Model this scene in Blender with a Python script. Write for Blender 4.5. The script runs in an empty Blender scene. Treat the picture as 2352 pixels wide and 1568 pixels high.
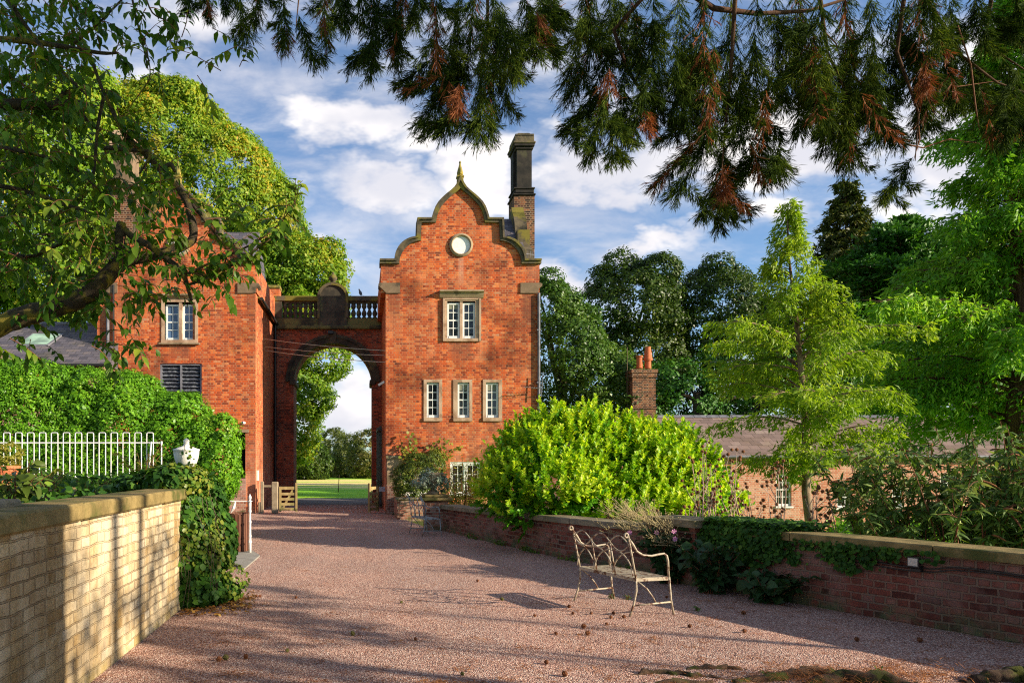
import bpy, math, random
import numpy as np
from mathutils import Vector, Matrix, Euler

# ------------------------------------------------------------------ frame
# survey of the place: metres, x right, y away, z up; eye at 1.7 m
IW = 2352.0
CX, VH, F, EYE = 830.0, 1063.0, 1700.0, 1.7
D = 25.1          # distance of the tower fronts
def X(u, y): return (u - CX) * y / F
def Z(v, y): return EYE - (v - VH) * y / F
def P(u, v, y): return (X(u, y), y, Z(v, y))

S = bpy.context.scene
COL = S.collection
rng = np.random.default_rng(11)
random.seed(5)
R = math.radians

# ------------------------------------------------------------------ objects
def tag(o, label=None, cat=None, group=None, kind=None):
    if label: o['label'] = label
    if cat: o['category'] = cat
    if group: o['group'] = group
    if kind: o['kind'] = kind
    return o

def thing(name, loc, label, cat, group=None):
    o = bpy.data.objects.new(name, None)
    COL.objects.link(o); o.location = loc
    o.empty_display_size = 0.2
    return tag(o, label, cat, group)

def wloc(o):
    v = Vector((0, 0, 0))
    while o is not None:
        v += o.location; o = o.parent
    return v

def box_uv(me):
    n = len(me.loops)
    if n == 0: return
    co = np.empty(len(me.vertices) * 3, dtype=np.float32); me.vertices.foreach_get('co', co); co = co.reshape(-1, 3)
    vi = np.empty(n, dtype=np.int32); me.loops.foreach_get('vertex_index', vi)
    pn = np.empty(len(me.polygons) * 3, dtype=np.float32); me.polygons.foreach_get('normal', pn); pn = pn.reshape(-1, 3)
    lt = np.empty(len(me.polygons), dtype=np.int32); me.polygons.foreach_get('loop_total', lt)
    ln = np.repeat(pn, lt, axis=0)
    a = np.abs(ln)
    c = co[vi]
    u = np.where(a[:, 0] > np.maximum(a[:, 1], a[:, 2]), c[:, 1], c[:, 0])
    horiz = a[:, 2] > np.maximum(a[:, 0], a[:, 1])
    v = np.where(horiz, c[:, 1], c[:, 2])
    uv = np.stack([u, v], axis=1).astype(np.float32)
    l = me.uv_layers.new(name='UVMap')
    l.data.foreach_set('uv', uv.ravel())

def place(me, name, parent, origin, mat, smooth):
    if mat is not None:
        for m in (mat if isinstance(mat, (list, tuple)) else [mat]): me.materials.append(m)
    if smooth:
        me.polygons.foreach_set('use_smooth', [True] * len(me.polygons))
    off = wloc(parent) if parent is not None else Vector(origin or (0, 0, 0))
    me.transform(Matrix.Translation(-off))
    me.update()
    o = bpy.data.objects.new(name, me)
    COL.objects.link(o)
    if parent is not None: o.parent = parent
    else: o.location = off
    return o

class MB:
    def __init__(s): s.v = []; s.f = []; s.uv = None
    def add(s, vs, fs):
        b = len(s.v)
        s.v.extend([tuple(v) for v in vs]); s.f.extend([tuple(b + i for i in f) for f in fs])
        return s
    def box(s, x0, x1, y0, y1, z0, z1):
        return s.add([(x0,y0,z0),(x1,y0,z0),(x1,y1,z0),(x0,y1,z0),(x0,y0,z1),(x1,y0,z1),(x1,y1,z1),(x0,y1,z1)],
                     [(0,3,2,1),(4,5,6,7),(0,1,5,4),(1,2,6,5),(2,3,7,6),(3,0,4,7)])
    def bev(s, x0, x1, y0, y1, z0, z1, b=0.01):
        # box with chamfered edges
        xs, ys, zs = (x0, x1), (y0, y1), (z0, z1)
        v = []; idx = {}
        for i in (0,1):
            for j in (0,1):
                for k in (0,1):
                    sx, sy, sz = (1,-1)[i]*b, (1,-1)[j]*b, (1,-1)[k]*b
                    idx[i,j,k,0] = len(v); v.append((xs[i], ys[j]+sy, zs[k]+sz))
                    idx[i,j,k,1] = len(v); v.append((xs[i]+sx, ys[j], zs[k]+sz))
                    idx[i,j,k,2] = len(v); v.append((xs[i]+sx, ys[j]+sy, zs[k]))
        f = []
        I = lambda *a: idx[a]
        f += [(I(0,0,0,0),I(0,0,1,0),I(0,1,1,0),I(0,1,0,0)), (I(1,0,0,0),I(1,1,0,0),I(1,1,1,0),I(1,0,1,0))]
        f += [(I(0,0,0,1),I(1,0,0,1),I(1,0,1,1),I(0,0,1,1)), (I(0,1,0,1),I(0,1,1,1),I(1,1,1,1),I(1,1,0,1))]
        f += [(I(0,0,0,2),I(0,1,0,2),I(1,1,0,2),I(1,0,0,2)), (I(0,0,1,2),I(1,0,1,2),I(1,1,1,2),I(0,1,1,2))]
        for a in (0,1):
            for c in (0,1):
                f.append((I(a,c,0,0),I(a,c,1,0),I(a,c,1,1),I(a,c,0,1)))
                f.append((I(a,0,c,0),I(a,1,c,0),I(a,1,c,2),I(a,0,c,2)))
                f.append((I(0,a,c,1),I(1,a,c,1),I(1,a,c,2),I(0,a,c,2)))
        for i in (0,1):
            for j in (0,1):
                for k in (0,1): f.append((I(i,j,k,0),I(i,j,k,1),I(i,j,k,2)))
        return s.add(v, f)
    def obox(s, c, ax, ay, az):
        # box about centre c with half-axis vectors
        c, ax, ay, az = map(Vector, (c, ax, ay, az)); v = []
        for k in (-1, 1):
            for (i, j) in ((-1,-1),(1,-1),(1,1),(-1,1)): v.append(c + i*ax + j*ay + k*az)
        return s.add(v, [(0,3,2,1),(4,5,6,7),(0,1,5,4),(1,2,6,5),(2,3,7,6),(3,0,4,7)])
    def tube(s, pts, rad, n=8, cap=True):
        pts = [Vector(p) for p in pts]
        if not isinstance(rad, (list, tuple)): rad = [rad]*len(pts)
        m = len(pts); rings = []
        t0 = (pts[1]-pts[0]).normalized()
        ref = Vector((0,0,1)) if abs(t0.z) < .9 else Vector((1,0,0))
        nrm = t0.cross(ref).normalized()
        for i in range(m):
            t = (pts[min(i+1,m-1)] - pts[max(i-1,0)])
            if t.length < 1e-9: t = t0
            t.normalize()
            nrm = (nrm - t*nrm.dot(t))
            if nrm.length < 1e-6: nrm = t.orthogonal()
            nrm.normalize(); bi = t.cross(nrm)
            rings.append([pts[i] + (nrm*math.cos(2*math.pi*k/n) + bi*math.sin(2*math.pi*k/n))*rad[i] for k in range(n)])
        vs = [p for r in rings for p in r]; fs = []
        for i in range(m-1):
            for k in range(n):
                a = i*n+k; b = i*n+(k+1)%n
                fs.append((a, b, b+n, a+n))
        if cap:
            fs.append(tuple(range(n-1,-1,-1))); fs.append(tuple((m-1)*n+k for k in range(n)))
        return s.add(vs, fs)
    def lathe(s, prof, c, n=16, sx=1, sy=1, rot=0):
        vs = []; fs = []
        for (r, z) in prof:
            for k in range(n):
                a = 2*math.pi*k/n + rot
                vs.append((c[0]+r*math.cos(a)*sx, c[1]+r*math.sin(a)*sy, c[2]+z))
        m = len(prof)
        for i in range(m-1):
            for k in range(n):
                a = i*n+k; b = i*n+(k+1)%n
                fs.append((a, b, b+n, a+n))
        fs.append(tuple(range(n-1,-1,-1))); fs.append(tuple((m-1)*n+k for k in range(n)))
        return s.add(vs, fs)
    def prism(s, poly, a0, a1, axis='y'):
        # poly: 2-D outline; 'y' -> (x,z), 'x' -> (y,z), 'z' -> (x,y)
        n = len(poly)
        def q(p, a):
            return {'y': (p[0], a, p[1]), 'x': (a, p[0], p[1]), 'z': (p[0], p[1], a)}[axis]
        vs = [q(p, a0) for p in poly] + [q(p, a1) for p in poly]
        fs = [tuple(range(n)), tuple(range(2*n-1, n-1, -1))]
        fs += [((i+1)%n, i, i+n, (i+1)%n+n) for i in range(n)]
        return s.add(vs, fs)
    def strip(s, inner, outer, y0, y1):
        # closed band between two open outlines (same count) in xz, extruded along y
        n = len(inner)
        vs = [(p[0],y0,p[1]) for p in inner]+[(p[0],y0,p[1]) for p in outer]+[(p[0],y1,p[1]) for p in inner]+[(p[0],y1,p[1]) for p in outer]
        fs = []
        for i in range(n-1):
            a,b = i,i+1
            fs += [(a,b,n+b,n+a), (2*n+b,2*n+a,3*n+a,3*n+b), (n+a,n+b,3*n+b,3*n+a), (b,a,2*n+a,2*n+b)]
        fs += [(0,n,3*n,2*n), (2*n-1,n-1,3*n-1,4*n-1)]
        return s.add(vs, fs)
    def rot(s, M, start=0):
        for i in range(start, len(s.v)): s.v[i] = tuple(M @ Vector(s.v[i]))
        return s
    def build(s, name, mat, parent=None, origin=None, smooth=False, fix=True):
        me = bpy.data.meshes.new(name)
        me.from_pydata(s.v, [], s.f)
        if fix:
            import bmesh
            bm = bmesh.new(); bm.from_mesh(me)
            bmesh.ops.recalc_face_normals(bm, faces=bm.faces); bm.to_mesh(me); bm.free()
        if s.uv is not None:
            l = me.uv_layers.new(name='UVMap')
            uvs = [s.uv[me.loops[i].vertex_index] for i in range(len(me.loops))]
            l.data.foreach_set('uv', np.array(uvs, dtype=np.float32).ravel())
        else: box_uv(me)
        return place(me, name, parent, origin, mat, smooth)

def quads(name, V, mat, parent=None, origin=None):
    """V: (n,k,3) array of n separate k-gons -> one mesh"""
    V = np.asarray(V, dtype=np.float32); n, k, _ = V.shape
    me = bpy.data.meshes.new(name)
    me.vertices.add(n*k); me.vertices.foreach_set('co', V.ravel())
    me.loops.add(n*k); me.loops.foreach_set('vertex_index', np.arange(n*k, dtype=np.int32))
    me.polygons.add(n); me.polygons.foreach_set('loop_start', np.arange(0, n*k, k, dtype=np.int32))
    try: me.polygons.foreach_set('loop_total', np.full(n, k, dtype=np.int32))
    except Exception: pass
    me.update(calc_edges=True)
    return place(me, name, parent, origin, mat, False)

def rotm(axis, ang): return Matrix.Rotation(ang, 4, axis)

# ------------------------------------------------------------------ vector helpers
def unit(a): return a / np.maximum(np.linalg.norm(a, axis=-1, keepdims=True), 1e-9)
def rdir(n, g=None):
    return unit((g or rng).normal(size=(n, 3)))

def leafquads(Pos, Dir, Nrm, L, Wd, bend=0.15):
    """leaves: base at Pos, growing along Dir, facing Nrm; two rhombs folded on the midrib"""
    Dir = unit(Dir); side = unit(np.cross(Dir, Nrm)); up = np.cross(side, Dir)
    L = np.asarray(L).reshape(-1, 1); Wd = np.asarray(Wd).reshape(-1, 1)
    b = Pos; t = Pos + Dir*L - up*L*bend
    m = Pos + Dir*L*.45
    l = m + side*Wd*.5 + up*Wd*.12; r = m - side*Wd*.5 + up*Wd*.12
    return np.stack([b, r, t, l], axis=1)

def leaf6(Pos, Dir, Nrm, L, Wd, bend=0.2, fold=.18):
    """bigger near leaves: two 4-gons per leaf, sharing the midrib -> (n,4,3) for each half"""
    Dir = unit(Dir); side = unit(np.cross(Dir, Nrm)); up = np.cross(side, Dir)
    L = np.asarray(L).reshape(-1, 1); Wd = np.asarray(Wd).reshape(-1, 1)
    b = Pos; m1 = Pos + Dir*L*.35; m2 = Pos+Dir*L*.72 - up*L*bend*.45; t = Pos + Dir*L - up*L*bend
    def s(k, f, w): return k + f*side*Wd*w + up*Wd*fold
    l1, l2 = s(m1, 1, .5), s(m2, 1, .36); r1, r2 = s(m1, -1, .5), s(m2, -1, .36)
    return np.stack([b, m1, m2, t, l2, l1, r1, r2], axis=1)   # 8 verts

def leafmesh(name, A, mat, parent=None, origin=None):
    """A: (n,8,3) from leaf6 -> connected leaf islands (4 quads-ish faces)"""
    A = np.asarray(A, dtype=np.float32); n = A.shape[0]
    fq = np.array([[0,6,7,1],[1,7,3,2],[0,1,4,5],[1,2,3,4]])
    fq = np.array([[0,6,1,5],[6,7,2,1],[5,1,2,4],[7,3,4,2]])
    faces = (np.arange(n)[:, None, None]*8 + fq[None]).reshape(-1)
    me = bpy.data.meshes.new(name)
    me.vertices.add(n*8); me.vertices.foreach_set('co', A.ravel())
    me.loops.add(n*16); me.loops.foreach_set('vertex_index', faces.astype(np.int32))
    me.polygons.add(n*4); me.polygons.foreach_set('loop_start', np.arange(0, n*16, 4, dtype=np.int32))
    try: me.polygons.foreach_set('loop_total', np.full(n*4, 4, dtype=np.int32))
    except Exception: pass
    me.update(calc_edges=True)
    return place(me, name, parent, origin, mat, False)

# ------------------------------------------------------------------ materials
class NT:
    def __init__(s, m):
        s.t = m.node_tree; s.n = s.t.nodes; s.l = s.t.links
    def new(s, typ, **kw):
        n = s.n.new(typ)
        for k, v in kw.items():
            if k == 'op': n.operation = v
            elif isinstance(k, str) and hasattr(n, k): setattr(n, k, v)
        return n
    def inp(s, n, i, v):
        if hasattr(v, 'is_output') or isinstance(v, bpy.types.NodeSocket): s.l.new(v, n.inputs[i])
        else: n.inputs[i].default_value = v
    def math(s, op, a, b=None, c=None, clamp=False):
        n = s.n.new('ShaderNodeMath'); n.operation = op; n.use_clamp = clamp
        s.inp(n, 0, a)
        if b is not None: s.inp(n, 1, b)
        if c is not None: s.inp(n, 2, c)
        return n.outputs[0]
    def vmath(s, op, a, b=None, sc=None):
        n = s.n.new('ShaderNodeVectorMath'); n.operation = op
        s.inp(n, 0, a)
        if b is not None: s.inp(n, 1, b)
        if sc is not None: s.inp(n, 3, sc)
        return n.outputs['Value'] if op in ('LENGTH', 'DOT_PRODUCT', 'DISTANCE') else n.outputs[0]
    def noise(s, vec, scale, detail=4, rough=.6, dist=0, out='Fac'):
        n = s.n.new('ShaderNodeTexNoise'); s.l.new(vec, n.inputs['Vector'])
        n.inputs['Scale'].default_value = scale; n.inputs['Detail'].default_value = detail
        n.inputs['Roughness'].default_value = rough; n.inputs['Distortion'].default_value = dist
        return n.outputs[out]
    def ramp(s, fac, stops, interp='LINEAR'):
        n = s.n.new('ShaderNodeValToRGB'); n.color_ramp.interpolation = interp
        e = n.color_ramp.elements
        while len(e) < len(stops): e.new(0.5)
        for i, (p, c) in enumerate(stops):
            e[i].position = p; e[i].color = (*c, 1) if len(c) == 3 else c
        s.inp(n, 0, fac); return n.outputs['Color']
    def step(s, fac, lo, hi):
        n = s.n.new('ShaderNodeMapRange'); n.clamp = True; n.interpolation_type = 'SMOOTHSTEP'
        s.inp(n, 0, fac); n.inputs[1].default_value = lo; n.inputs[2].default_value = hi
        return n.outputs[0]
    def mix(s, fac, a, b, mode='MIX'):
        n = s.n.new('ShaderNodeMix'); n.data_type = 'RGBA'; n.blend_type = mode
        s.inp(n, 0, fac)
        for k, v in ((6, a), (7, b)):
            if isinstance(v, (tuple, list)): n.inputs[k].default_value = (*v[:3], 1)
            else: s.l.new(v, n.inputs[k])
        return n.outputs[2]
    def bump(s, h, strength=.4, dist=.01):
        n = s.n.new('ShaderNodeBump'); n.inputs['Strength'].default_value = strength
        n.inputs['Distance'].default_value = dist; s.l.new(h, n.inputs['Height']); return n.outputs[0]
    def pos(s): return s.n.new('ShaderNodeNewGeometry').outputs['Position']

def newmat(name):
    m = bpy.data.materials.new(name); m.use_nodes = True
    t = NT(m); b = t.n['Principled BSDF']
    return m, t, b

def setp(t, b, col=None, rough=None, spec=None, metal=None, normal=None):
    if col is not None: t.inp(b, 'Base Color', (*col[:3], 1) if isinstance(col, (tuple, list)) else col)
    if rough is not None: t.inp(b, 'Roughness', rough)
    if spec is not None: t.inp(b, 'Specular IOR Level', spec)
    if metal is not None: t.inp(b, 'Metallic', metal)
    if normal is not None: t.l.new(normal, b.inputs['Normal'])

def mottled(name, c1, c2, scale=3, rough=.8, spec=.25, bump=.3, bdist=.01, c3=None, s3=1.2, t3=(.5,.62), metal=0, stretch=None):
    m, t, b = newmat(name)
    p = t.pos()
    if stretch: p = t.vmath('MULTIPLY', p, stretch)
    n = t.noise(p, scale, 6, .65)
    col = t.mix(t.step(n, .36, .64), c1, c2)
    if c3 is not None:
        col = t.mix(t.step(t.noise(p, s3, 4, .6), *t3), col, c3)
    fine = t.noise(p, scale*12, 4, .7)
    col = t.mix(.35, col, t.ramp(fine, [(.3, (.45,.45,.45)), (.7, (1,1,1))]), 'MULTIPLY')
    setp(t, b, col, rough, spec, metal, t.bump(t.math('ADD', fine, n), bump, bdist))
    return m

def brick_mat(name, ramp, mortar=(.42,.34,.26), bw=.225, bh=.075, ms=.011, bump=.5, squash=.5,
              stain=None, pale=None, stain_amt=.55, moss=None, rough=.85, mort_fade=.5, offset=.5, wob_amt=.022, low_pale=None, streak=None, runs=(), fine_amt=.45):
    m, t, b = newmat(name)
    uv = t.n.new('ShaderNodeUVMap').outputs[0]
    p = t.pos()
    wob = t.vmath('SCALE', t.vmath('SUBTRACT', t.noise(p, 3.5, 3, .6, out='Color'), (.5,.5,.5)), sc=wob_amt)
    uvw = t.vmath('ADD', uv, wob)
    k = t.n.new('ShaderNodeTexBrick'); k.offset = offset; k.squash = squash; k.squash_frequency = 2
    t.l.new(uvw, k.inputs['Vector'])
    for i, v in (('Scale', 1), ('Mortar Size', ms), ('Mortar Smooth', .35), ('Bias', 0), ('Brick Width', bw), ('Row Height', bh)):
        k.inputs[i].default_value = v
    k.inputs['Color1'].default_value = (0,0,0,1); k.inputs['Color2'].default_value = (1,1,1,1); k.inputs['Mortar'].default_value = (.5,.5,.5,1)
    # per-brick value, jittered by noise so neighbouring bricks weather differently
    nz = t.noise(p, 5, 5, .7)
    val = t.math('ADD', t.math('MULTIPLY', k.outputs['Color'], .75), t.math('MULTIPLY', t.math('SUBTRACT', nz, .12), .5), clamp=True)
    col = t.ramp(val, ramp)
    fine = t.noise(p, 45, 4, .7)
    col = t.mix(fine_amt, col, t.ramp(fine, [(.3,(.5,.5,.5)),(.7,(1.2,1.2,1.2))]), 'MULTIPLY')
    big = t.noise(p, .55, 5, .6)
    if pale is not None:
        col = t.mix(t.math('MULTIPLY', t.step(t.noise(p, .9, 6, .7), .52, .66), .65), col, pale)
    if low_pale is not None:
        zs_ = t.n.new('ShaderNodeSeparateXYZ'); t.l.new(p, zs_.inputs[0])
        zlow = t.math('SUBTRACT', 1, t.step(t.math('ADD', zs_.outputs[2], t.math('MULTIPLY', big, 3.0)), low_pale[1], low_pale[2]))
        col = t.mix(t.math('MULTIPLY', zlow, t.step(t.noise(p, 1.6, 6, .75), .36, .58)), col, low_pale[0])
    if streak is not None:
        sv = t.noise(t.vmath('MULTIPLY', p, (2.2,2.2,.5)), 1.6, 5, .6)
        col = t.mix(t.math('MULTIPLY', t.step(sv, .42, .62), streak[1]), col, streak[0])
    # mortar, partly gone in places
    mf = t.math('MULTIPLY', k.outputs['Fac'], t.math('ADD', t.math('MULTIPLY', t.step(t.noise(p, 2.2, 4, .6), .35, .6), mort_fade), 1-mort_fade), clamp=True)
    col = t.mix(mf, col, mortar)
    if stain is not None:
        col = t.mix(t.math('MULTIPLY', t.step(big, .5, .68), stain_amt), col, stain, 'MULTIPLY')
    if moss is not None:
        zz = t.n.new('ShaderNodeSeparateXYZ'); t.l.new(p, zz.inputs[0])
        low = t.math('SUBTRACT', 1, t.step(zz.outputs[2], moss[1], moss[2]))
        col = t.mix(t.math('MULTIPLY', low, t.step(t.noise(p, 3, 4, .6), .42, .6)), col, moss[0])
    # rain marks: each a ragged streak of its own below a sill, stone or spout
    if runs:
        sr = t.n.new('ShaderNodeSeparateXYZ'); t.l.new(p, sr.inputs[0])
        rag = t.noise(t.vmath('MULTIPLY', p, (5,5,.7)), 1.5, 4, .6)
        for (xc_, wd_, zt_, zb_, cc_, am_) in runs:
            fx = t.math('SUBTRACT', 1, t.math('DIVIDE', t.math('ABSOLUTE', t.math('SUBTRACT', sr.outputs[0], xc_)), wd_), clamp=True)
            fz = t.math('MULTIPLY', t.step(sr.outputs[2], zb_, zb_+(zt_-zb_)*.7), t.math('SUBTRACT', 1, t.step(sr.outputs[2], zt_-.02, zt_+.05)))
            f_ = t.math('MULTIPLY', t.math('MULTIPLY', t.step(t.math('MULTIPLY', fx, t.math('ADD', rag, .35)), .12, .55), fz), am_)
            col = t.mix(f_, col, cc_)
    h = t.math('SUBTRACT', t.math('MULTIPLY', fine, .35), k.outputs['Fac'])
    h = t.math('ADD', h, t.math('MULTIPLY', t.noise(p, 9, 3, .6), .6))
    setp(t, b, col, rough, .2, None, t.bump(h, bump, .012))
    return m

def leaf_mat(name, stops, trans=.35, rough=.5, nscale=.35, spec=.22, tint=(1.25,1.3,.55), patch=None):
    """leaf colour differs leaf by leaf (random per island) and limb by limb (broad noise)"""
    m, t, b = newmat(name)
    g = t.n.new('ShaderNodeNewGeometry')
    n = t.noise(g.outputs['Position'], nscale, 3, .6)
    v = t.math('ADD', t.math('MULTIPLY', g.outputs['Random Per Island'], .62), t.math('MULTIPLY', t.step(n, .3, .7), .38))
    col = t.ramp(v, stops)
    if patch:
        col = t.mix(t.math('MULTIPLY', t.step(t.noise(g.outputs['Position'], patch[1], 4, .6), patch[2], patch[2]+.1), .8), col, patch[0])
    setp(t, b, col, rough, spec)
    tr = t.n.new('ShaderNodeBsdfTranslucent')
    t.l.new(t.mix(1.0, col, tint, 'MULTIPLY'), tr.inputs['Color'])
    ms = t.n.new('ShaderNodeMixShader'); ms.inputs[0].default_value = trans
    t.l.new(b.outputs[0], ms.inputs[1]); t.l.new(tr.outputs[0], ms.inputs[2])
    t.l.new(ms.outputs[0], t.n['Material Output'].inputs[0])
    return m

def plain(name, col, rough=.5, spec=.4, metal=0, wear=None):
    m, t, b = newmat(name)
    p = t.pos(); n = t.noise(p, 14, 5, .65)
    c = t.mix(t.step(n, .35, .7), col, tuple(x*.82 for x in col))
    if wear: c = t.mix(t.step(t.noise(p, wear[1], 5, .7), wear[2], wear[2]+.08), c, wear[0])
    setp(t, b, c, rough, spec, metal, t.bump(n, .12, .003))
    return m

# brick and stone
M = {}
ORANGE = [(0,(.05,.018,.013)), (.16,(.16,.036,.017)), (.32,(.34,.052,.014)), (.5,(.50,.080,.017)), (.72,(.59,.118,.025)), (.88,(.66,.20,.055)), (1,(.44,.24,.15))]
M['brick'] = brick_mat('red_brick', ORANGE, mortar=(.38,.20,.11), pale=(.58,.19,.08), stain=(.38,.33,.32), stain_amt=.9, ms=.010, wob_amt=.03, low_pale=((.60,.29,.18), 1.6, 4.6), streak=((.20,.055,.028), .38),
    runs=[(X(1059,D), .16, Z(592,D), Z(668,D), (.62,.33,.22), .38), (X(1059,D), .55, Z(785,D), Z(850,D), (.16,.06,.035), .6), (X(995,D), .28, Z(968,D), Z(1010,D), (.18,.07,.04), .5),
          (X(1131,D), .28, Z(968,D), Z(1005,D), (.18,.07,.04), .5), (X(905,D), .32, Z(673,D), Z(760,D), (.13,.05,.03), .55), (X(1212,D), .34, Z(673,D), Z(790,D), (.13,.05,.03), .6), (X(1225,D), .30, Z(607,D), Z(660,D), (.30,.13,.08), .5),
          (X(890,D), .30, Z(606,D), Z(655,D), (.14,.05,.03), .5), (X(575,D), .3, Z(677,D), Z(770,D), (.15,.055,.03), .55), (X(413,D), .6, Z(790,D), Z(840,D), (.17,.06,.035), .6), (X(545,D), .25, Z(1000,D), Z(940,D), (.3,.1,.06), .0), (X(1240,D), .5, Z(1000,D), Z(1180,D), (.12,.06,.035), .0)])
M['brick_low'] = brick_mat('weathered_brick', [(0,(.05,.02,.018)),(.3,(.20,.07,.045)),(.6,(.36,.15,.10)),(1,(.42,.26,.2))], mortar=(.38,.30,.22), pale=(.45,.30,.25), stain=(.45,.4,.4), ms=.012, bh=.078, bump=.8, moss=((.07,.075,.025), .02, .22))
M['brick_dark'] = brick_mat('sooty_brick', [(0,(.014,.010,.009)),(.3,(.04,.022,.018)),(.6,(.12,.045,.024)),(1,(.28,.11,.05))], mortar=(.30,.22,.14), stain=(.4,.35,.35), stain_amt=.6)
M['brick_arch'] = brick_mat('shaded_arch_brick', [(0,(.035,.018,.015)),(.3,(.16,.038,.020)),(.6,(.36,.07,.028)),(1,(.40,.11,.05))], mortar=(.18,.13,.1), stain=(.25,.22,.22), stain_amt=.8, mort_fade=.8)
M['brick_cottage'] = brick_mat('cottage_brick', [(0,(.10,.035,.022)),(.3,(.42,.12,.06)),(.6,(.58,.2,.11)),(1,(.55,.3,.2))], mortar=(.5,.38,.3), pale=(.6,.36,.28), ms=.014)
M['buff'] = brick_mat('buff_brick', [(0,(.17,.10,.04)),(.25,(.35,.225,.09)),(.55,(.46,.325,.155)),(.8,(.53,.41,.235)),(1,(.60,.50,.35))],
                      streak=((.64,.53,.36), .5), wob_amt=.05, mortar=(.30,.22,.13), bw=.26, bh=.088, ms=.008, bump=1.3, fine_amt=.75, pale=(.60,.50,.35), stain=(.5,.42,.30), stain_amt=.7, mort_fade=.9, squash=.62, moss=((.36,.27,.11), .02, .16))
M['right_brick'] = brick_mat('old_wall_brick', [(0,(.022,.010,.009)),(.3,(.11,.032,.022)),(.6,(.23,.065,.042)),(.85,(.27,.10,.07)),(1,(.32,.18,.14))],
                      wob_amt=.05, mortar=(.24,.16,.11), bw=.24, bh=.082, ms=.013, bump=1.0, pale=(.30,.17,.13), stain=(.35,.3,.3), stain_amt=.6, moss=((.10,.11,.05), .0, .3))
M['stone'] = mottled('yellow_grey_stone', (.27,.19,.115), (.36,.27,.17), 3, c3=(.13,.10,.06), s3=2, t3=(.52,.66))
M['stone_pink'] = mottled('pink_sandstone', (.40,.255,.165), (.50,.35,.24), 3, c3=(.3,.18,.11), s3=2)
M['stone_dark'] = mottled('sooty_stone', (.035,.030,.022), (.085,.07,.045), 2.5, c3=(.13,.12,.05), s3=1.7, t3=(.55,.66))
M['coping'] = mottled('mossy_coping', (.05,.042,.028), (.13,.10,.06), 4, c3=(.17,.14,.022), s3=1.4, t3=(.47,.6))
M['lichen'] = mottled('lichened_finial', (.13,.12,.03), (.24,.20,.05), 6, c3=(.34,.25,.04), s3=3)
M['cap'] = mottled('mossy_cap_stone', (.17,.125,.045), (.29,.21,.08), 5, c3=(.085,.09,.02), s3=2.2, t3=(.46,.62), bump=.6)
M['cap_grey'] = mottled('grey_cap_stone', (.20,.16,.11), (.31,.24,.15), 5, c3=(.15,.13,.06), s3=2, t3=(.46,.62), bump=.6)
M['white'] = plain('white_paint', (.80,.78,.74), .45)
M['whitebar'] = plain('worn_white_iron', (.78,.76,.74), .45, wear=((.30,.17,.10), 30, .66))
M['black'] = plain('black_iron', (.018,.017,.016), .45)
M['dark'] = plain('dark_opening', (.006,.005,.005), .9, .05)
M['lead'] = mottled('lead_grey', (.12,.12,.14), (.2,.2,.23), 4, .6)
M['terracotta'] = mottled('terracotta', (.52,.13,.05), (.62,.19,.08), 5, .75, bump=.2)
M['wood'] = mottled('weathered_gate_wood', (.30,.21,.085), (.42,.31,.14), 6, .75, c3=(.18,.17,.05), s3=3, t3=(.5,.7), stretch=(1,1,.4))
M['wood_grey'] = mottled('grey_timber', (.26,.20,.13), (.34,.27,.18), 6, .8)
M['slat'] = mottled('brown_slats', (.12,.045,.025), (.17,.07,.04), 8, .6, stretch=(2,2,.2))
M['bench'] = mottled('flaking_cream_iron', (.36,.30,.21), (.46,.39,.28), 18, .5, spec=.4, c3=(.13,.055,.025), s3=14, t3=(.50,.60), bump=.3, bdist=.003)
M['bench_grey'] = mottled('grey_green_iron', (.30,.33,.33), (.36,.38,.38), 18, .5, c3=(.15,.14,.13), s3=12)
M['urn'] = mottled('white_urn_stone', (.74,.71,.64), (.80,.78,.74), 6, .6, bump=.35, c3=(.62,.58,.48), s3=8, t3=(.55,.75))
M['bark'] = mottled('cherry_bark', (.045,.032,.022), (.085,.065,.03), 7, .8, c3=(.21,.17,.02), s3=3.5, t3=(.5,.62), bump=.9, bdist=.02, stretch=(1.6,1.6,1.6))
M['bark_red'] = mottled('conifer_bark', (.085,.04,.022), (.16,.085,.05), 5, .9, bump=.9, bdist=.03, stretch=(4,4,.5))
M['bark_far'] = mottled('grey_brown_bark', (.07,.05,.032), (.12,.09,.06), 4, .9)
M['twig'] = mottled('russet_twig', (.16,.055,.025), (.22,.10,.05), 10, .8)
M['drystem'] = mottled('dry_stem', (.44,.29,.22), (.52,.37,.29), 10, .8)
M['seed'] = mottled('brown_seedhead', (.14,.05,.02), (.24,.10,.04), 30, .9)
M['tawny'] = mottled('tawny_seedhead', (.38,.30,.14), (.46,.38,.2), 20, .9)
M['concrete'] = mottled('grey_concrete', (.25,.23,.20), (.32,.30,.26), 4)
M['cone'] = mottled('brown_cone', (.14,.045,.018), (.27,.10,.035), 60, .85, bump=1, bdist=.01)
M['cone_green'] = mottled('green_cone', (.09,.09,.022), (.16,.14,.04), 60, .85, bump=1, bdist=.01)
def glass(name, c=(.012,.014,.016), rough=.04):
    m, t, b = newmat(name)
    n = t.noise(t.pos(), 2.2, 2, .5)
    setp(t, b, t.mix(t.step(n, .4, .7), c, tuple(x*2.2 for x in c)), rough, .6, 0, t.bump(n, .25, .03)); return m
M['glass'] = glass('dark_window_glass')
M['glass_blue'] = glass('sky_tinted_glass', (.05,.085,.15), .08)  # bluish sky reflection is put into the glass colour
M['glass_sky'] = glass('skylight_glass', (.16,.24,.17), .1)
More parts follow.
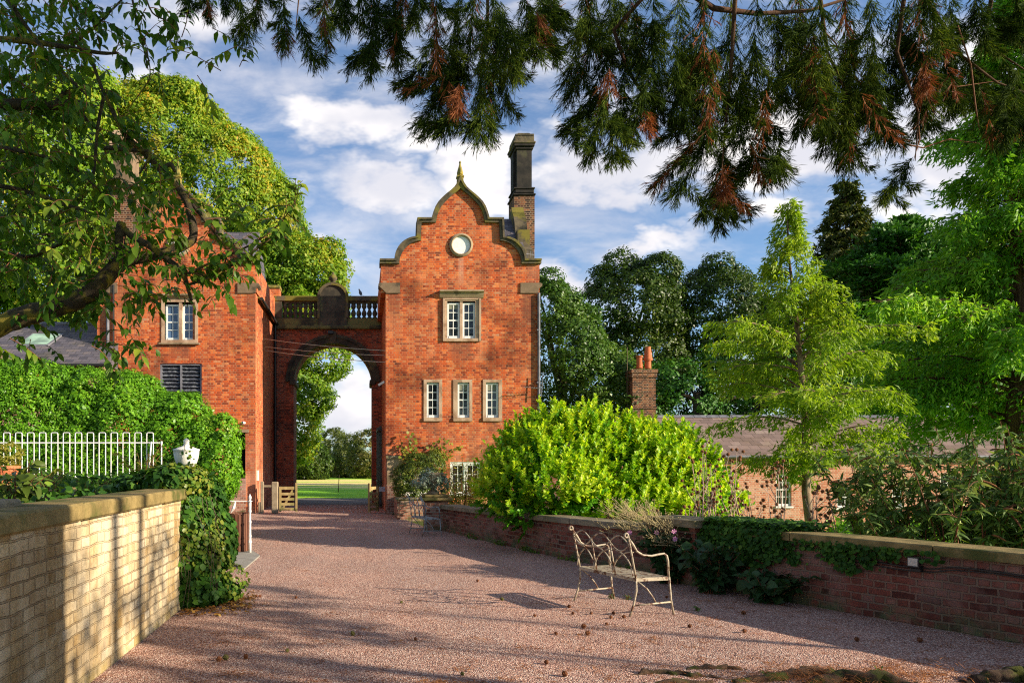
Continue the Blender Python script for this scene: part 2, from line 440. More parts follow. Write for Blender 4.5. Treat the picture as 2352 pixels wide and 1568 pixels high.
# ------------------------------------------------------------------ light, sky, camera
SUN_TRAVEL = Vector((-1.0, 0.42, -0.39)).normalized()
sun_el = math.asin(-SUN_TRAVEL.z)
sd = -SUN_TRAVEL
sl = bpy.data.lights.new('sun', 'SUN'); sl.energy = 5.0; sl.angle = R(0.55); sl.color = (1.0, .86, .66)
so = bpy.data.objects.new('sun', sl); COL.objects.link(so); so.location = (30, -10, 20)
so.rotation_euler = SUN_TRAVEL.to_track_quat('-Z', 'Y').to_euler()

w = bpy.data.worlds.new('World'); S.world = w; w.use_nodes = True
t = NT(w); bg = t.n['Background']
sky = t.n.new('ShaderNodeTexSky'); sky.sky_type = 'NISHITA'; sky.sun_disc = False
sky.sun_elevation = sun_el; sky.sun_rotation = math.atan2(sd.x, sd.y)
sky.air_density = 1.0; sky.dust_density = .4; sky.ozone_density = 2.5
tc = t.n.new('ShaderNodeTexCoord'); g = tc.outputs['Generated']
sx = t.n.new('ShaderNodeSeparateXYZ'); t.l.new(g, sx.inputs[0])
# clouds sit at bearings (x/y, z/y); cloud banks are broken up by layered noise
yy = t.math('MAXIMUM', sx.outputs[1], .05)
cb = t.n.new('ShaderNodeCombineXYZ')
t.l.new(t.math('DIVIDE', sx.outputs[0], yy), cb.inputs[0]); t.l.new(t.math('DIVIDE', sx.outputs[2], yy), cb.inputs[1])
q = cb.outputs[0]
# wind shear: stretch the noise along a shallow diagonal
mp = t.n.new('ShaderNodeMapping'); t.l.new(q, mp.inputs[0]); mp.inputs['Rotation'].default_value = (0, 0, R(28)); mp.inputs['Scale'].default_value = (1.0, 2.6, 1)
mp2 = t.n.new('ShaderNodeMapping'); t.l.new(q, mp2.inputs[0]); mp2.inputs['Rotation'].default_value = (0, 0, R(-8)); mp2.inputs['Scale'].default_value = (1.0, 1.7, 1)
warp = t.vmath('SCALE', t.vmath('SUBTRACT', t.noise(mp2.outputs[0], 5, 5, .6, out='Color'), (.5,.5,.5)), sc=.20)
qw = t.vmath('ADD', q, warp)
BL = [(800,300,170,62,1.0),(700,270,120,40,.7),(930,330,110,60,.8),(1110,370,130,95,1.1),(900,420,170,50,.75),(1020,440,90,40,.6),(560,190,230,110,.45),(450,60,200,90,.55),(300,180,160,90,.4),
      (1350,400,110,75,1.0),(1480,370,130,75,.9),(1440,450,120,45,.7),(1720,330,210,100,.95),(1880,330,170,90,.9),(1700,420,220,50,.6),(2180,330,200,170,.95),(2300,140,200,110,.7),
      (1280,630,130,55,.85),(1480,560,150,32,.7),(1600,520,120,25,.5),(1780,510,120,50,.75),(2060,480,160,50,.7),(780,930,130,75,1.0),(790,840,60,50,.6),(700,560,160,40,.45),(840,620,120,40,.3),(2060,560,90,30,.6),
      (1300,300,60,30,.5),(-300,500,400,200,.8),(3000,500,400,200,.8),(1250,120,220,60,.3),(650,430,140,40,.45)]
cloud = None
for (u, v, ru, rv, a) in BL:
    d = t.vmath('SUBTRACT', qw, ((u-CX)/F, (VH-v)/F, 0))
    d = t.vmath('MULTIPLY', d, (F/ru/1.35, F/rv/1.35, 0))
    r = t.vmath('LENGTH', d)
    b = t.math('MULTIPLY', t.math('SUBTRACT', 1.0, r, clamp=True), a)
    cloud = b if cloud is None else t.math('MAXIMUM', cloud, b)
n1 = t.noise(mp2.outputs[0], 9, 8, .58)
n2 = t.noise(mp.outputs[0], 4.5, 7, .6, .3)
den = t.math('ADD', t.math('MULTIPLY', cloud, 1.5), t.math('MULTIPLY', t.math('SUBTRACT', n1, .5), 1.1))
cum = t.step(den, .08, 1.0)
wisp = t.math('MULTIPLY', t.step(n2, .38, .72), .62)
mask = t.math('MAXIMUM', cum, wisp)
shade = t.step(t.noise(mp2.outputs[0], 6, 4, .5), .38, .68)
ccol = t.mix(shade, (6.4, 6.4, 7.0), (10.4, 9.8, 9.3))
skyc = t.mix(1.0, sky.outputs[0], (.98, 1.24, 1.48), 'MULTIPLY')
skyc = t.mix(.10, skyc, (5, 5.5, 6.5))
fin = t.mix(mask, skyc, ccol)
t.l.new(fin, bg.inputs['Color']); bg.inputs['Strength'].default_value = .062

cam = bpy.data.cameras.new('camera'); co = bpy.data.objects.new('camera', cam); COL.objects.link(co)
co.location = (0, 0, EYE); co.rotation_euler = (R(90), 0, 0)
cam.sensor_width = 36; cam.lens = F/IW*36
cam.shift_x = (IW/2-CX)/IW; cam.shift_y = (VH-IW/2*1787/2680)/IW
cam.clip_end = 3000; cam.clip_start = .05
S.camera = co
S.view_settings.view_transform = 'Standard'; S.view_settings.look = 'None'
S.view_settings.exposure = 1.05; S.view_settings.gamma = 1
S.cycles.max_bounces = 6; S.cycles.transparent_max_bounces = 4; S.cycles.diffuse_bounces = 3; S.cycles.glossy_bounces = 3; S.cycles.transmission_bounces = 3
S.cycles.use_denoising = False
S.cycles.filter_width = 1.15

# ------------------------------------------------------------------ ground
WALL = [(8.9,1.0),(7.5,4.2),(6.22,6.93),(5.2,9.12),(4.35,11.2),(3.62,13.1),(2.9,15.5),(2.2,18.0),(2.05,18.58)]
def smooth(pts, k=6):
    out = []
    for i in range(len(pts)-1):
        p0 = pts[max(i-1,0)]; p1 = pts[i]; p2 = pts[i+1]; p3 = pts[min(i+2,len(pts)-1)]
        for j in range(k):
            s = j/k
            out.append(tuple(.5*((2*b)+(-a+c)*s+(2*a-5*b+4*c-d)*s*s+(-a+3*b-3*c+d)*s**3) for a,b,c,d in zip(p0,p1,p2,p3)))
    out.append(tuple(pts[-1])); return out
WALLS = smooth(WALL)
_wy = [p[1] for p in WALLS]; _wx = [p[0] for p in WALLS]
def wallx(y): return float(np.interp(y, _wy, _wx))
EDGE_Y = [-60, 0.9, 18.0, 19.6, 22.0, 24.5, 33, 40, 80, 400]
def edge(y):
    if y < 1: return 9.0
    if y <= 18: return wallx(y)+.18
    return float(np.interp(y, [18,19.6,24,25,33,42,90,600], [2.35,1.6,1.2,1.6,4,7,20,90]))
# one terrain sheet out to the horizon; the garden east of the wall lies about a metre lower
xs = np.unique(np.concatenate([np.arange(-400,-30,20), np.arange(-30,-2,1.0), np.arange(-2,14,.22), np.arange(14,50,1.5), np.arange(50,401,20)]))
ys = np.unique(np.concatenate([np.arange(-60,0,4), np.arange(0,36,.3), np.arange(36,120,3), np.arange(120,900,30)]))
gx, gy = np.meshgrid(xs, ys)
e = np.array([edge(y) for y in ys])[:, None]
k = np.clip((gx-e)/.35, 0, 1); hz = -.03 - 1.0*k*k*(3-2*k)
hz = hz + .012*np.sin(gx*.7+gy*.3)*k
far = np.clip((gy-90)/100, 0, 1); hz = hz*(1-far) - .03*far
V = np.stack([gx, gy, hz], -1).reshape(-1, 3); nx, ny = len(xs), len(ys)
ii = (np.arange(ny-1)[:, None]*nx + np.arange(nx-1)[None]).ravel()
me = bpy.data.meshes.new('ground'); me.from_pydata(V.tolist(), [], np.stack([ii, ii+1, ii+nx+1, ii+nx], 1).tolist())
m, t, b = newmat('meadow_grass'); p = t.pos()
n = t.noise(p, .25, 5, .6); f = t.noise(p, 8, 5, .7)
c = t.ramp(t.math('ADD', t.math('MULTIPLY', n, .7), t.math('MULTIPLY', f, .3)), [(.3,(.14,.36,.02)),(.5,(.24,.52,.025)),(.65,(.38,.58,.04))])
zz = t.n.new('ShaderNodeSeparateXYZ'); t.l.new(p, zz.inputs[0])
# a mown dry strip of pale hay further out in the field
strip = t.math('MULTIPLY', t.step(zz.outputs[1], 47, 54), t.math('SUBTRACT', 1, t.step(zz.outputs[1], 74, 82)))
c = t.mix(t.math('MULTIPLY', strip, t.step(t.noise(t.vmath('MULTIPLY', p, (.35,1,1)), .35, 5, .6), .34, .54)), c, (.80,.62,.24))
setp(t, b, c, .9, .1, None, t.bump(f, .8, .06))
tag(place(me, 'ground', None, None, m, True), kind='structure')

# gravel drive
m, t, b = newmat('pink_gravel'); p = t.pos()
vo = t.n.new('ShaderNodeTexVoronoi'); t.l.new(p, vo.inputs[0]); vo.inputs['Scale'].default_value = 82
vo2 = t.n.new('ShaderNodeTexVoronoi'); t.l.new(p, vo2.inputs[0]); vo2.inputs['Scale'].default_value = 110
sp = t.n.new('ShaderNodeSeparateColor'); t.l.new(vo.outputs['Color'], sp.inputs[0])
c = t.ramp(sp.outputs[0], [(0,(.20,.10,.085)),(.25,(.48,.27,.225)),(.5,(.70,.44,.345)),(.75,(.80,.55,.43)),(.93,(.88,.72,.60)),(1,(.92,.88,.80))])
d = t.step(vo.outputs['Distance'], .25, .8)
c = t.mix(d, c, (.20,.105,.08), 'MIX')
big = t.noise(t.vmath('MULTIPLY', p, (1,.5,1)), .7, 5, .6)
c = t.mix(t.math('MULTIPLY', t.step(big, .42, .62), .8), c, (1.22,1.14,1.08), 'MULTIPLY')
litter_tint = t.step(t.noise(p, 2.6, 6, .7), .55, .75)  # random patches tinted orange by needle dust
trk = t.noise(t.vmath('MULTIPLY', p, (1.5,.10,1)), 1.0, 3, .5)
c = t.mix(t.math('MULTIPLY', t.step(trk, .42, .62), .40), c, (.80,.76,.74), 'MULTIPLY')
c = t.mix(t.math('MULTIPLY', litter_tint, .7), c, (.88,.62,.42), 'MULTIPLY')
h = t.math('ADD', t.math('MULTIPLY', t.math('SUBTRACT', 1, vo.outputs['Distance']), .8), t.math('MULTIPLY', vo2.outputs['Distance'], .3))
setp(t, b, c, .8, .25, None, t.bump(h, 1.0, .02))
M['gravel'] = m
left = [(-9, y) for y in (33.2, -8)]
rt = [(9.2,-8), (9.1,0.9)] + [(x+.12, y) for x, y in WALLS] + [(1.75,19.4),(1.35,22),(1.1,24.6),(.86,25.2),(.86,33.2)]
poly = left + rt
me = bpy.data.meshes.new('gravel_drive')
me.from_pydata([(x, y, 0.0) for x, y in poly], [], [tuple(range(len(poly)))])
tag(place(me, 'gravel_drive', None, None, m, False), kind='structure')
# tarmac lane beyond the arch
m, t, b = newmat('lane_tarmac'); p = t.pos()
c = t.mix(t.noise(p, 3, 5, .7), (.085,.07,.07), (.18,.15,.15))
setp(t, b, c, .85, .2, None, t.bump(t.noise(p, 60, 3, .7), .5, .01))
mb = MB(); mb.add([(-12,29.5,.004),(12,30.6,.004),(12,36.2,.004),(-12,35.4,.004)], [(0,1,2,3)])
tag(mb.build('lane', m, fix=False), kind='structure')

# raised garden bed behind the left wall
mb = MB(); mb.prism([(-30,-3),(-2.45,-3),(-2.45,9.9),(-3.35,11.4),(-3.35,18.5),(-30,18.5)], 0, 1.22, 'z')
M['soil'] = mottled('garden_soil', (.05,.035,.02), (.10,.075,.04), 5, .95, c3=(.05,.09,.02), s3=1.5, t3=(.42,.6))
tag(mb.build('raised_bed', M['soil']), kind='structure')
# ------------------------------------------------------------------ the gatehouse
M['soot'] = mottled('soot_black_stone', (.012,.011,.010), (.035,.028,.022), 2.5, c3=(.06,.055,.03), s3=1.7, t3=(.6,.72))
M['blind'] = mottled('grey_green_blind', (.16,.17,.13), (.22,.22,.16), 3)
M['coping_dark'] = mottled('sooty_mossy_stone', (.04,.036,.022), (.09,.08,.035), 2.5, c3=(.16,.15,.05), s3=2, t3=(.45,.6))
M['wire'] = plain('pale_wire', (.42,.36,.28))
M['stone_corner'] = mottled('brown_corner_stone', (.17,.115,.07), (.24,.16,.10), 3, c3=(.07,.055,.035), s3=1.5, t3=(.48,.6))
M['slate'] = brick_mat('blue_grey_slates', [(0,(.05,.045,.055)),(.4,(.085,.08,.10)),(.8,(.13,.115,.13)),(1,(.17,.14,.13))], mortar=(.02,.018,.018), bw=.26, bh=.17, ms=.008, bump=.6, squash=1, stain=(.75,.75,.35), stain_amt=.6, rough=.55)
M['slate_brown'] = brick_mat('brown_slates', [(0,(.13,.095,.085)),(.4,(.19,.135,.12)),(.8,(.24,.17,.15)),(1,(.29,.23,.20))], mortar=(.05,.04,.03), bw=.42, bh=.30, ms=.012, bump=.5, squash=1, stain=(.8,.75,.5), stain_amt=.5, rough=.7, wob=0) if False else brick_mat('brown_slates', [(0,(.13,.095,.085)),(.4,(.19,.135,.12)),(.8,(.24,.17,.15)),(1,(.29,.23,.20))], mortar=(.05,.04,.03), bw=.42, bh=.30, ms=.012, bump=.5, squash=1, stain=(.8,.75,.5), stain_amt=.5, rough=.7)
M['louvre'] = mottled('dark_louvre', (.035,.038,.05), (.06,.065,.085), 4, .6, c3=(.14,.15,.17), s3=9, t3=(.5,.6))
def arc(cx, cz, r, a0, a1, n): return [(cx+r*math.cos(R(a0+(a1-a0)*i/n)), cz+r*math.sin(R(a0+(a1-a0)*i/n))) for i in range(n+1)]
PX = D/F
def gable_outline(off=0.0):
    """right half of the shaped gable in metres from its centre line: (dx, z); off = outer edge of the coping"""
    zz = lambda v: Z(v, D)
    if off == 0:
        pts = [(140*PX, zz(607))]
        c = (89*PX, zz(607))
        pts += [(89*PX+51*PX*math.cos(R(a)), zz(607)+53*PX*math.sin(R(a))) for a in range(8, 91, 8)]
        pts += [(89*PX, zz(513)), (56*PX, zz(512))]
        for du, v in ((53.5,499),(49,485),(43,474),(35,465),(27,457),(18.5,449),(10,443),(5,439),(0,434)): pts.append((du*PX, zz(v)))
    else:
        pts = [(151*PX, zz(596))]
        pts += [(99*PX+52*PX*math.cos(R(a)), zz(596)+51*PX*math.sin(R(a))) for a in range(8, 91, 8)]
        pts += [(99*PX, zz(502)), (66*PX, zz(502))]
        for du, v in ((62.5,489),(57.5,476),(51,465.5),(42,456),(32.5,447.5),(23,440),(14.5,432),(8.5,423),(5,411)): pts.append((du*PX, zz(v)))
    return pts
GI, GO = gable_outline(), gable_outline(1)

def holes_wall(mb, x0, x1, z0, z1, y, holes, depth=.16):
    """front wall face with openings and their reveals"""
    xs = sorted({x0, x1, *[h[0] for h in holes], *[h[1] for h in holes]})
    zs = sorted({z0, z1, *[h[2] for h in holes], *[h[3] for h in holes]})
    for i in range(len(xs)-1):
        for j in range(len(zs)-1):
            cx, cz = (xs[i]+xs[i+1])/2, (zs[j]+zs[j+1])/2
            if any(h[0] < cx < h[1] and h[2] < cz < h[3] for h in holes): continue
            mb.add([(xs[i],y,zs[j]),(xs[i+1],y,zs[j]),(xs[i+1],y,zs[j+1]),(xs[i],y,zs[j+1])], [(0,1,2,3)])
    for (a, b, c, d) in holes:
        Y2 = y+depth
        mb.add([(a,y,c),(a,Y2,c),(a,Y2,d),(a,y,d)], [(0,3,2,1)])
        mb.add([(b,y,c),(b,Y2,c),(b,Y2,d),(b,y,d)], [(0,1,2,3)])
        mb.add([(a,y,d),(b,y,d),(b,Y2,d),(a,Y2,d)], [(0,1,2,3)])
        mb.add([(a,y,c),(b,y,c),(b,Y2,c),(a,Y2,c)], [(0,3,2,1)])

def sash(parent, u0, u1, v0, v1, y, cols, rows, depth=.12, mat='white', gl='glass', yb=.05, fw=.062, bar=.026, wide_mid=True, blind=0):
    """a glazed white frame standing y+depth back from the wall face, drawn from its outer corners"""
    Dp = y
    x0, x1 = X(u0, Dp), X(u1, Dp); z1, z0 = Z(v0, Dp), Z(v1, Dp)
    yf = y+depth
    f = MB()
    f.box(x0, x0+fw, yf, yf+.05, z0, z1); f.box(x1-fw, x1, yf, yf+.05, z0, z1)
    f.box(x0+fw, x1-fw, yf, yf+.05, z1-fw, z1); f.box(x0+fw, x1-fw, yf-.01, yf+.05, z0, z0+fw*1.4)
    for i in range(1, cols):
        xx = x0+fw+(x1-x0-2*fw)*i/cols; f.box(xx-bar/2, xx+bar/2, yf+.012, yf+.04, z0+fw*1.4, z1-fw)
    for j in range(1, rows):
        zz = z0+fw*1.4+(z1-z0-2.4*fw)*j/rows; bb = bar*(1.7 if (j == rows//2 and wide_mid) else 1)
        f.box(x0+fw, x1-fw, yf+.009, yf+.043, zz-bb/2, zz+bb/2)
    fo = f.build('window_frame', M[mat], parent)
    g = MB(); g.add([(x0+fw,yf+.03,z0+fw),(x1-fw,yf+.03,z0+fw),(x1-fw,yf+.03,z1-fw),(x0+fw,yf+.03,z1-fw)], [(0,1,2,3)])
    g.build('pane', M[gl], fo, fix=False)
    if blind:
        b_ = MB(); b_.add([(x0+fw,yf+.026,z1-fw-(z1-z0)*blind),(x1-fw,yf+.026,z1-fw-(z1-z0)*blind),(x1-fw,yf+.026,z1-fw),(x0+fw,yf+.026,z1-fw)], [(0,1,2,3)])
        b_.build('blind', M['blind'], fo, fix=False)
    return fo

def tower(uc, name, label, wins_holes, shaft_l, shaft_r, zbase=-1.15, depth=5.4, label_cat='tower'):
    xc = X(uc, D)
    T = thing(name, (xc, D+depth/2, 0), label, label_cat, 'brick gatehouse towers')
    L, Rr = xc+shaft_l*PX, xc+shaft_r*PX
    zc = Z(672, D); zt = Z(607, D)
    mb = MB()
    hs = [(X(a,D), X(b,D), Z(d,D), Z(c,D)) for (a,b,c,d) in wins_holes]
    holes_wall(mb, L, Rr, zbase, zc, D, hs)
    mb.add([(L,D,zbase),(L,D+depth,zbase),(L,D+depth,zc),(L,D,zc)], [(0,3,2,1)])
    mb.add([(Rr,D,zbase),(Rr,D+depth,zbase),(Rr,D+depth,zc),(Rr,D,zc)], [(0,1,2,3)])
    mb.add([(L,D+depth,zbase),(Rr,D+depth,zbase),(Rr,D+depth,zc),(L,D+depth,zc)], [(0,3,2,1)])
    mb.build('wall', M['brick'], T, fix=False)
    # upper stage, corbelled out, with the shaped gable
    HW = 182*PX
    up = MB(); ct = .42
    out = [(xc-HW, zc), (xc+HW, zc), (xc+HW, zt)] + [(xc+a, b) for a, b in GI] + [(xc-a, b) for a, b in GI[::-1][1:]] + [(xc-HW, zt)]
    up.prism(out, D-.004, D+ct)
    up.box(xc-HW, xc+HW, D+ct, D+depth+.05, zc, zt)
    up.build('gable_wall', M['brick'], T)
    # coping: flat shoulder, quarter curve, step, ogee
    inn = [(HW, zt)] + GI; o2 = [(HW+3*PX, Z(596,D))] + GO
    inn[0] = (HW+3*PX, Z(606.5, D))
    cp = MB()
    full_i = [(xc+a, b) for a, b in inn] + [(xc-a, b) for a, b in inn[::-1][1:]]
    full_o = [(xc+a, b) for a, b in o2[:-1]] + [(xc, Z(405,D))] + [(xc-a, b) for a, b in o2[:-1][::-1]]
    n = min(len(full_i), len(full_o))
    cp.strip(full_i[:n], full_o[:n], D-.10, D+ct+.12)
    c_o = cp.build('gable_coping', M['coping'], T)
    # thin moulding proud of the coping face
    mo = MB()
    mid = [((a[0]*.42+b[0]*.58), (a[1]*.42+b[1]*.58)) for a, b in zip(full_i[:n], full_o[:n])]
    mo.strip(mid, [((a[0]*.02+b[0]*.98), (a[1]*.02+b[1]*.98)) for a, b in zip(full_i[:n], full_o[:n])], D-.15, D-.10)
    mo.build('coping_moulding', M['coping'], c_o)
    # finial
    fz = lambda v: Z(v, D)
    f = MB()
    f.prism([(xc-7.5*PX,fz(423)),(xc+7.5*PX,fz(423)),(xc+6.6*PX,fz(408)),(xc-6.6*PX,fz(408))], D-.06, D+.14)
    f.box(xc-8.3*PX, xc+8.3*PX, D-.08, D+.16, fz(408), fz(404.5))
    f.lathe([(4.6*PX,0),(4.6*PX,2.2*PX),(7*PX,4*PX),(7.2*PX,8*PX),(5.8*PX,14*PX),(3.4*PX,22*PX),(1.9*PX,28*PX),(1.9*PX,29*PX),(2.6*PX,31*PX),(1.9*PX,34*PX),(.3*PX,36*PX)], (xc, D+.04, fz(404.5)), 8)
    f.build('finial', M['lichen'], T)
    # corner stones
    for sgn in (-1, 1):
        a, b = (xc-HW, L) if sgn < 0 else (xc+HW, Rr)
        inner = xc+sgn*(HW-44*PX)
        s = MB()
        z0, z1 = Z(673.5, D), Z(650, D)
        pl = [(inner, z0), (b, z0), (b, z0+.02), (xc+sgn*(HW-.02), z0+.16), (xc+sgn*(HW+.085), z1-.1), (xc+sgn*(HW+.085), z1-.03), (xc+sgn*(HW+.02), z1), (inner, z1)]
        s.prism(pl, D-.045, D+.5)
        s.build('corner_stone', M['stone'] if False else M['stone_corner'], T)
    # round window
    z = Z(563.5, D); xr = xc+2*PX
    r = MB()
    n = 40
    i_, o_ = 20.5*PX, 27*PX
    vs = []; 
    for (rad, yv) in ((i_, D+.02), (i_, D-.06), (i_+.03, D-.09), (o_-.03, D-.07), (o_, D-.05), (o_, D+.02)):
        vs += [(xr+rad*math.cos(2*math.pi*k/n), yv, z+rad*math.sin(2*math.pi*k/n)) for k in range(n)]
    fs = [(a*n+k, a*n+(k+1)%n, (a+1)*n+(k+1)%n, (a+1)*n+k) for a in range(5) for k in range(n)]
    r.add(vs, fs); ro = r.build('round_window', M['stone'], T, smooth=False)
    d_ = MB(); d_.add([(xr+i_*math.cos(2*math.pi*k/n), D-.015, z+i_*math.sin(2*math.pi*k/n)) for k in range(n)], [tuple(range(n))])
    d_.build('pane', M['white'], ro, fix=False)
    return T, xc


def stone_frame(parent, u0, u1, v0, v1, hu0, hu1, hv0, hv1, mat, y=D, proud=.03, back=.14, sill=True, name='stone_surround'):
    """stone surround round an opening: four butted pieces"""
    x0,x1,z1,z0 = X(u0,y),X(u1,y),Z(v0,y),Z(v1,y); a,b,d,c = X(hu0,y),X(hu1,y),Z(hv0,y),Z(hv1,y)
    s = MB()
    s.box(x0, a, y-proud, y+back, c, d); s.box(b, x1, y-proud, y+back, c, d)
    s.box(x0, x1, y-proud, y+back, d, z1)
    s.box(x0-.0, x1+.0, y-proud-.03, y+back, z0, c)
    return s.build(name, M[mat], parent)

def upper_window(T, uc):
    """the mullioned window with its moulded hood; uc = tower centre u"""
    o = uc-1060
    fr = stone_frame(T, 1018+o, 1103+o, 690-14, 784, 1027+o, 1092+o, 692, 777.5, 'stone_pink')
    s = MB(); z = lambda v: Z(v, D); x = lambda u: X(u+o, D)
    s.box(x(1056.4), x(1062.6), D+.0, D+.15, z(777.5), z(692))
    s.build('mullion', M['stone_pink'], fr)
    h = MB()
    h.prism([(0,z(668)),(0,z(668))][:0] + [(D, z(667.5)), (D-.19, z(668.5)), (D-.20, z(671.5)), (D-.13, z(674)), (D-.10, z(678)), (D-.05, z(684)), (D, z(686))], x(1009.5), x(1110), 'x')
    h.build('hood_stone', M['stone'], T)
    m2 = MB(); m2.box(x(1017), x(1021.5), D-.075, D-.031, z(784), z(686)); m2.box(x(1100), x(1104.5), D-.075, D-.031, z(784), z(686)); m2.box(x(1021.5), x(1100), D-.06, D-.031, z(689), z(686))
    m2.build('moulding', M['stone_pink'], fr)
    return fr

# right tower -----------------------------------------------------
RT, rxc = tower(1057, 'gatehouse_tower', 'red brick tower right of the arch, with tall dark chimney and curved gable',
                [(1027,1092,692,777.5), (980,1008,878,959), (1051,1078,878,959), (1116,1145,878,959), (1034,1103.5,1060,1134), (925,990,1064,1134)], -171, 179)
upper_window(RT, 1060)
sash(RT, 1027.2, 1056.2, 695, 777, D, 2, 4, .05, blind=.12); sash(RT, 1062.8, 1091.8, 695, 777, D, 2, 4, .05)
for (a, b, c, d) in ((973,1015.5,980,1008), (1041,1084.5,1051,1078), (1109,1153,1116,1145)):
    fr = stone_frame(RT, a, b, 871.5, 967, c, d, 878, 959, 'stone_pink')
    sash(RT, c+.2, d-.2, 879, 958.7, D, 2, 4, .045, blind=(0 if a < 1000 else .17))
for (a, b) in ((1034,1103.5), (925,990)):
    m_ = (a+b)/2
    f = MB(); f.box(X(a,D), X(b,D), D+.02, D+.10, Z(1066,D), Z(1060,D)); f.box(X(a,D), X(a,D)+.05, D+.02, D+.1, Z(1134,D), Z(1066,D)); f.box(X(b,D)-.05, X(b,D), D+.02, D+.1, Z(1134,D), Z(1066,D)); f.box(X(m_,D)-.04, X(m_,D)+.04, D+.02, D+.1, Z(1134,D), Z(1066,D))
    fo = f.build('casement_frame', M['white'], RT)
    for (p0, p1) in ((a+3.4, m_-2.8), (m_+2.8, b-3.4)): sash(fo, p0, p1, 1066.2, 1133.5, D, 2, 3, .035, wide_mid=False, fw=.045)
    sl_ = MB(); sl_.box(X(a,D)-.06, X(b,D)+.06, D-.07, D+.12, Z(1138,D), Z(1134,D)); sl_.build('window_sill', M['white'], RT)
# stone foot at the arch corner
b_ = MB(); b_.prism([(X(889,D),Z(1138,D)+.0),(X(925,D),Z(1138,D)),(X(925,D),Z(1052,D)),(X(888.5,D),Z(1052,D))], D-.05, D+.2)
b_.add([], [])
b_.build('corner_plinth', M['stone'], RT)
b_ = MB(); b_.box(X(886.5,D), X(928,D), D-.10, D+.2, Z(1052,D)+.002, Z(1046,D)); b_.build('plinth_cap', M['cap_grey'], RT)
# roof behind the gable, running to the side gable
zr, ze = Z(503, 27.8), Z(600, D)
r_ = MB(); y0, y1 = D+.45, D+5.3; ym = 27.8
r_.add([(rxc,y0,ze),(rxc+2.45,y0,ze),(rxc+2.45,ym,zr),(rxc,ym,zr),(rxc,y1,ze),(rxc+2.45,y1,ze)], [(0,1,2,3),(3,2,5,4),(0,3,4),(1,5,2)])
r_.build('roof', M['slate'], RT)
# side gable seen edge on, at the east side
s_ = MB(); xe = rxc+182*PX
def side_gable(x0, x1, yc, sc=.8):
    k = sc
    pts = [(yc+a*k, Z(600,D)+(b-Z(607,D))*1.0) for a, b in GO[:-1]] + [(yc, Z(430,D))] + [(yc-a*k, Z(600,D)+(b-Z(607,D))*1.0) for a, b in GO[:-1][::-1]]
    return pts
s_.prism(side_gable(0,0,27.8), xe-.42, xe+.02, 'x'); s_.build('side_gable', M['coping'], RT)
# chimney
ch = MB(); yc = 28.5
def cx_(u): return X(u, yc)
def cz_(v): return Z(v, yc)
c0 = MB(); c0.box(cx_(1181), cx_(1228), yc, yc+1.05, cz_(610), cz_(449)); chim = c0.build('chimney', M['brick_dark'], RT)
c1 = MB()
c1.bev(cx_(1178), cx_(1230), yc-.06, yc+1.1, cz_(449), cz_(445), .015)
c1.bev(cx_(1181.5), cx_(1227.5), yc-.01, yc+1.05, cz_(445), cz_(434), .05)
c1.bev(cx_(1180), cx_(1228.5), yc-.03, yc+1.06, cz_(434), cz_(430.5), .01)
# paired octagonal shafts
n = 8
for k, (dx) in enumerate((0,)):
    c1.box(cx_(1188), cx_(1222), yc+.04, yc+.98, cz_(430.5), cz_(343))
    c1.box(cx_(1182.5), cx_(1188), yc+.30, yc+.80, cz_(430.5), cz_(343))
c1.bev(cx_(1184), cx_(1225), yc-.01, yc+1.03, cz_(343), cz_(337), .02)
c1.bev(cx_(1180), cx_(1227.5), yc-.07, yc+1.09, cz_(337), cz_(331), .02)
c1.build('shaft', M['soot'], chim)
c2 = MB(); c2.bev(cx_(1178), cx_(1229.5), yc-.10, yc+1.12, cz_(331), cz_(326), .02)
c2.bev(cx_(1182), cx_(1226.5), yc-.05, yc+1.07, cz_(326), cz_(313), .015)
c2.bev(cx_(1183), cx_(1226), yc-.07, yc+1.09, cz_(313), cz_(309), .01)
c2.prism([(cx_(1184.5),cz_(309)),(cx_(1224),cz_(309)),(cx_(1216),cz_(304.5)),(cx_(1191),cz_(304.5))], yc+.05, yc+1.0)
c2.build('chimney_cap', M['coping'], chim)
# rainwater pipe
dp = MB(); xp = X(1237.5, D-.05); dp.tube([(xp,D-.06,Z(674,D)),(xp,D-.06,-1.0)], .045, 10)
for v in (760, 880, 1000): dp.box(xp-.07, xp+.07, D-.10, D-.015, Z(v,D), Z(v-3,D))
dp.build('downpipe', M['lead'], RT)

# left tower ------------------------------------------------------
LT, lxc = tower(408, 'gatehouse_tower', 'red brick tower left of the arch, its curved gable half hidden by the cherry branches',
                [(378,443,692+2,781), (367,463.5,835,930), (532,563.5,993,1098), (240,262,0+1000,1001)], -185, 179, zbase=-.1)
o_ = 411-1060
fr = stone_frame(LT, 371, 455, 686, 788, 378, 448, 694, 781, 'stone_pink')
s = MB(); s.box(X(411,D), X(418,D), D, D+.15, Z(781,D), Z(694,D)); s.build('mullion', M['stone_pink'], fr)
sash(LT, 379, 411, 698, 781, D, 2, 4, .10, gl='glass_blue'); sash(LT, 418, 447.5, 698, 781, D, 2, 4, .10, gl='glass_blue')
sl_ = MB(); sl_.box(X(366,D), X(459,D), D-.10, D+.02, Z(791,D), Z(788,D)+.0); sl_.build('window_sill', M['stone'], LT)
hd = MB(); hd.prism([(D, Z(676,D)), (D-.17, Z(677,D)), (D-.17, Z(680,D)), (D-.05, Z(686,D)), (D, Z(686,D))], X(362,D), X(463,D), 'x'); hd.build('hood_stone', M['stone'], LT)
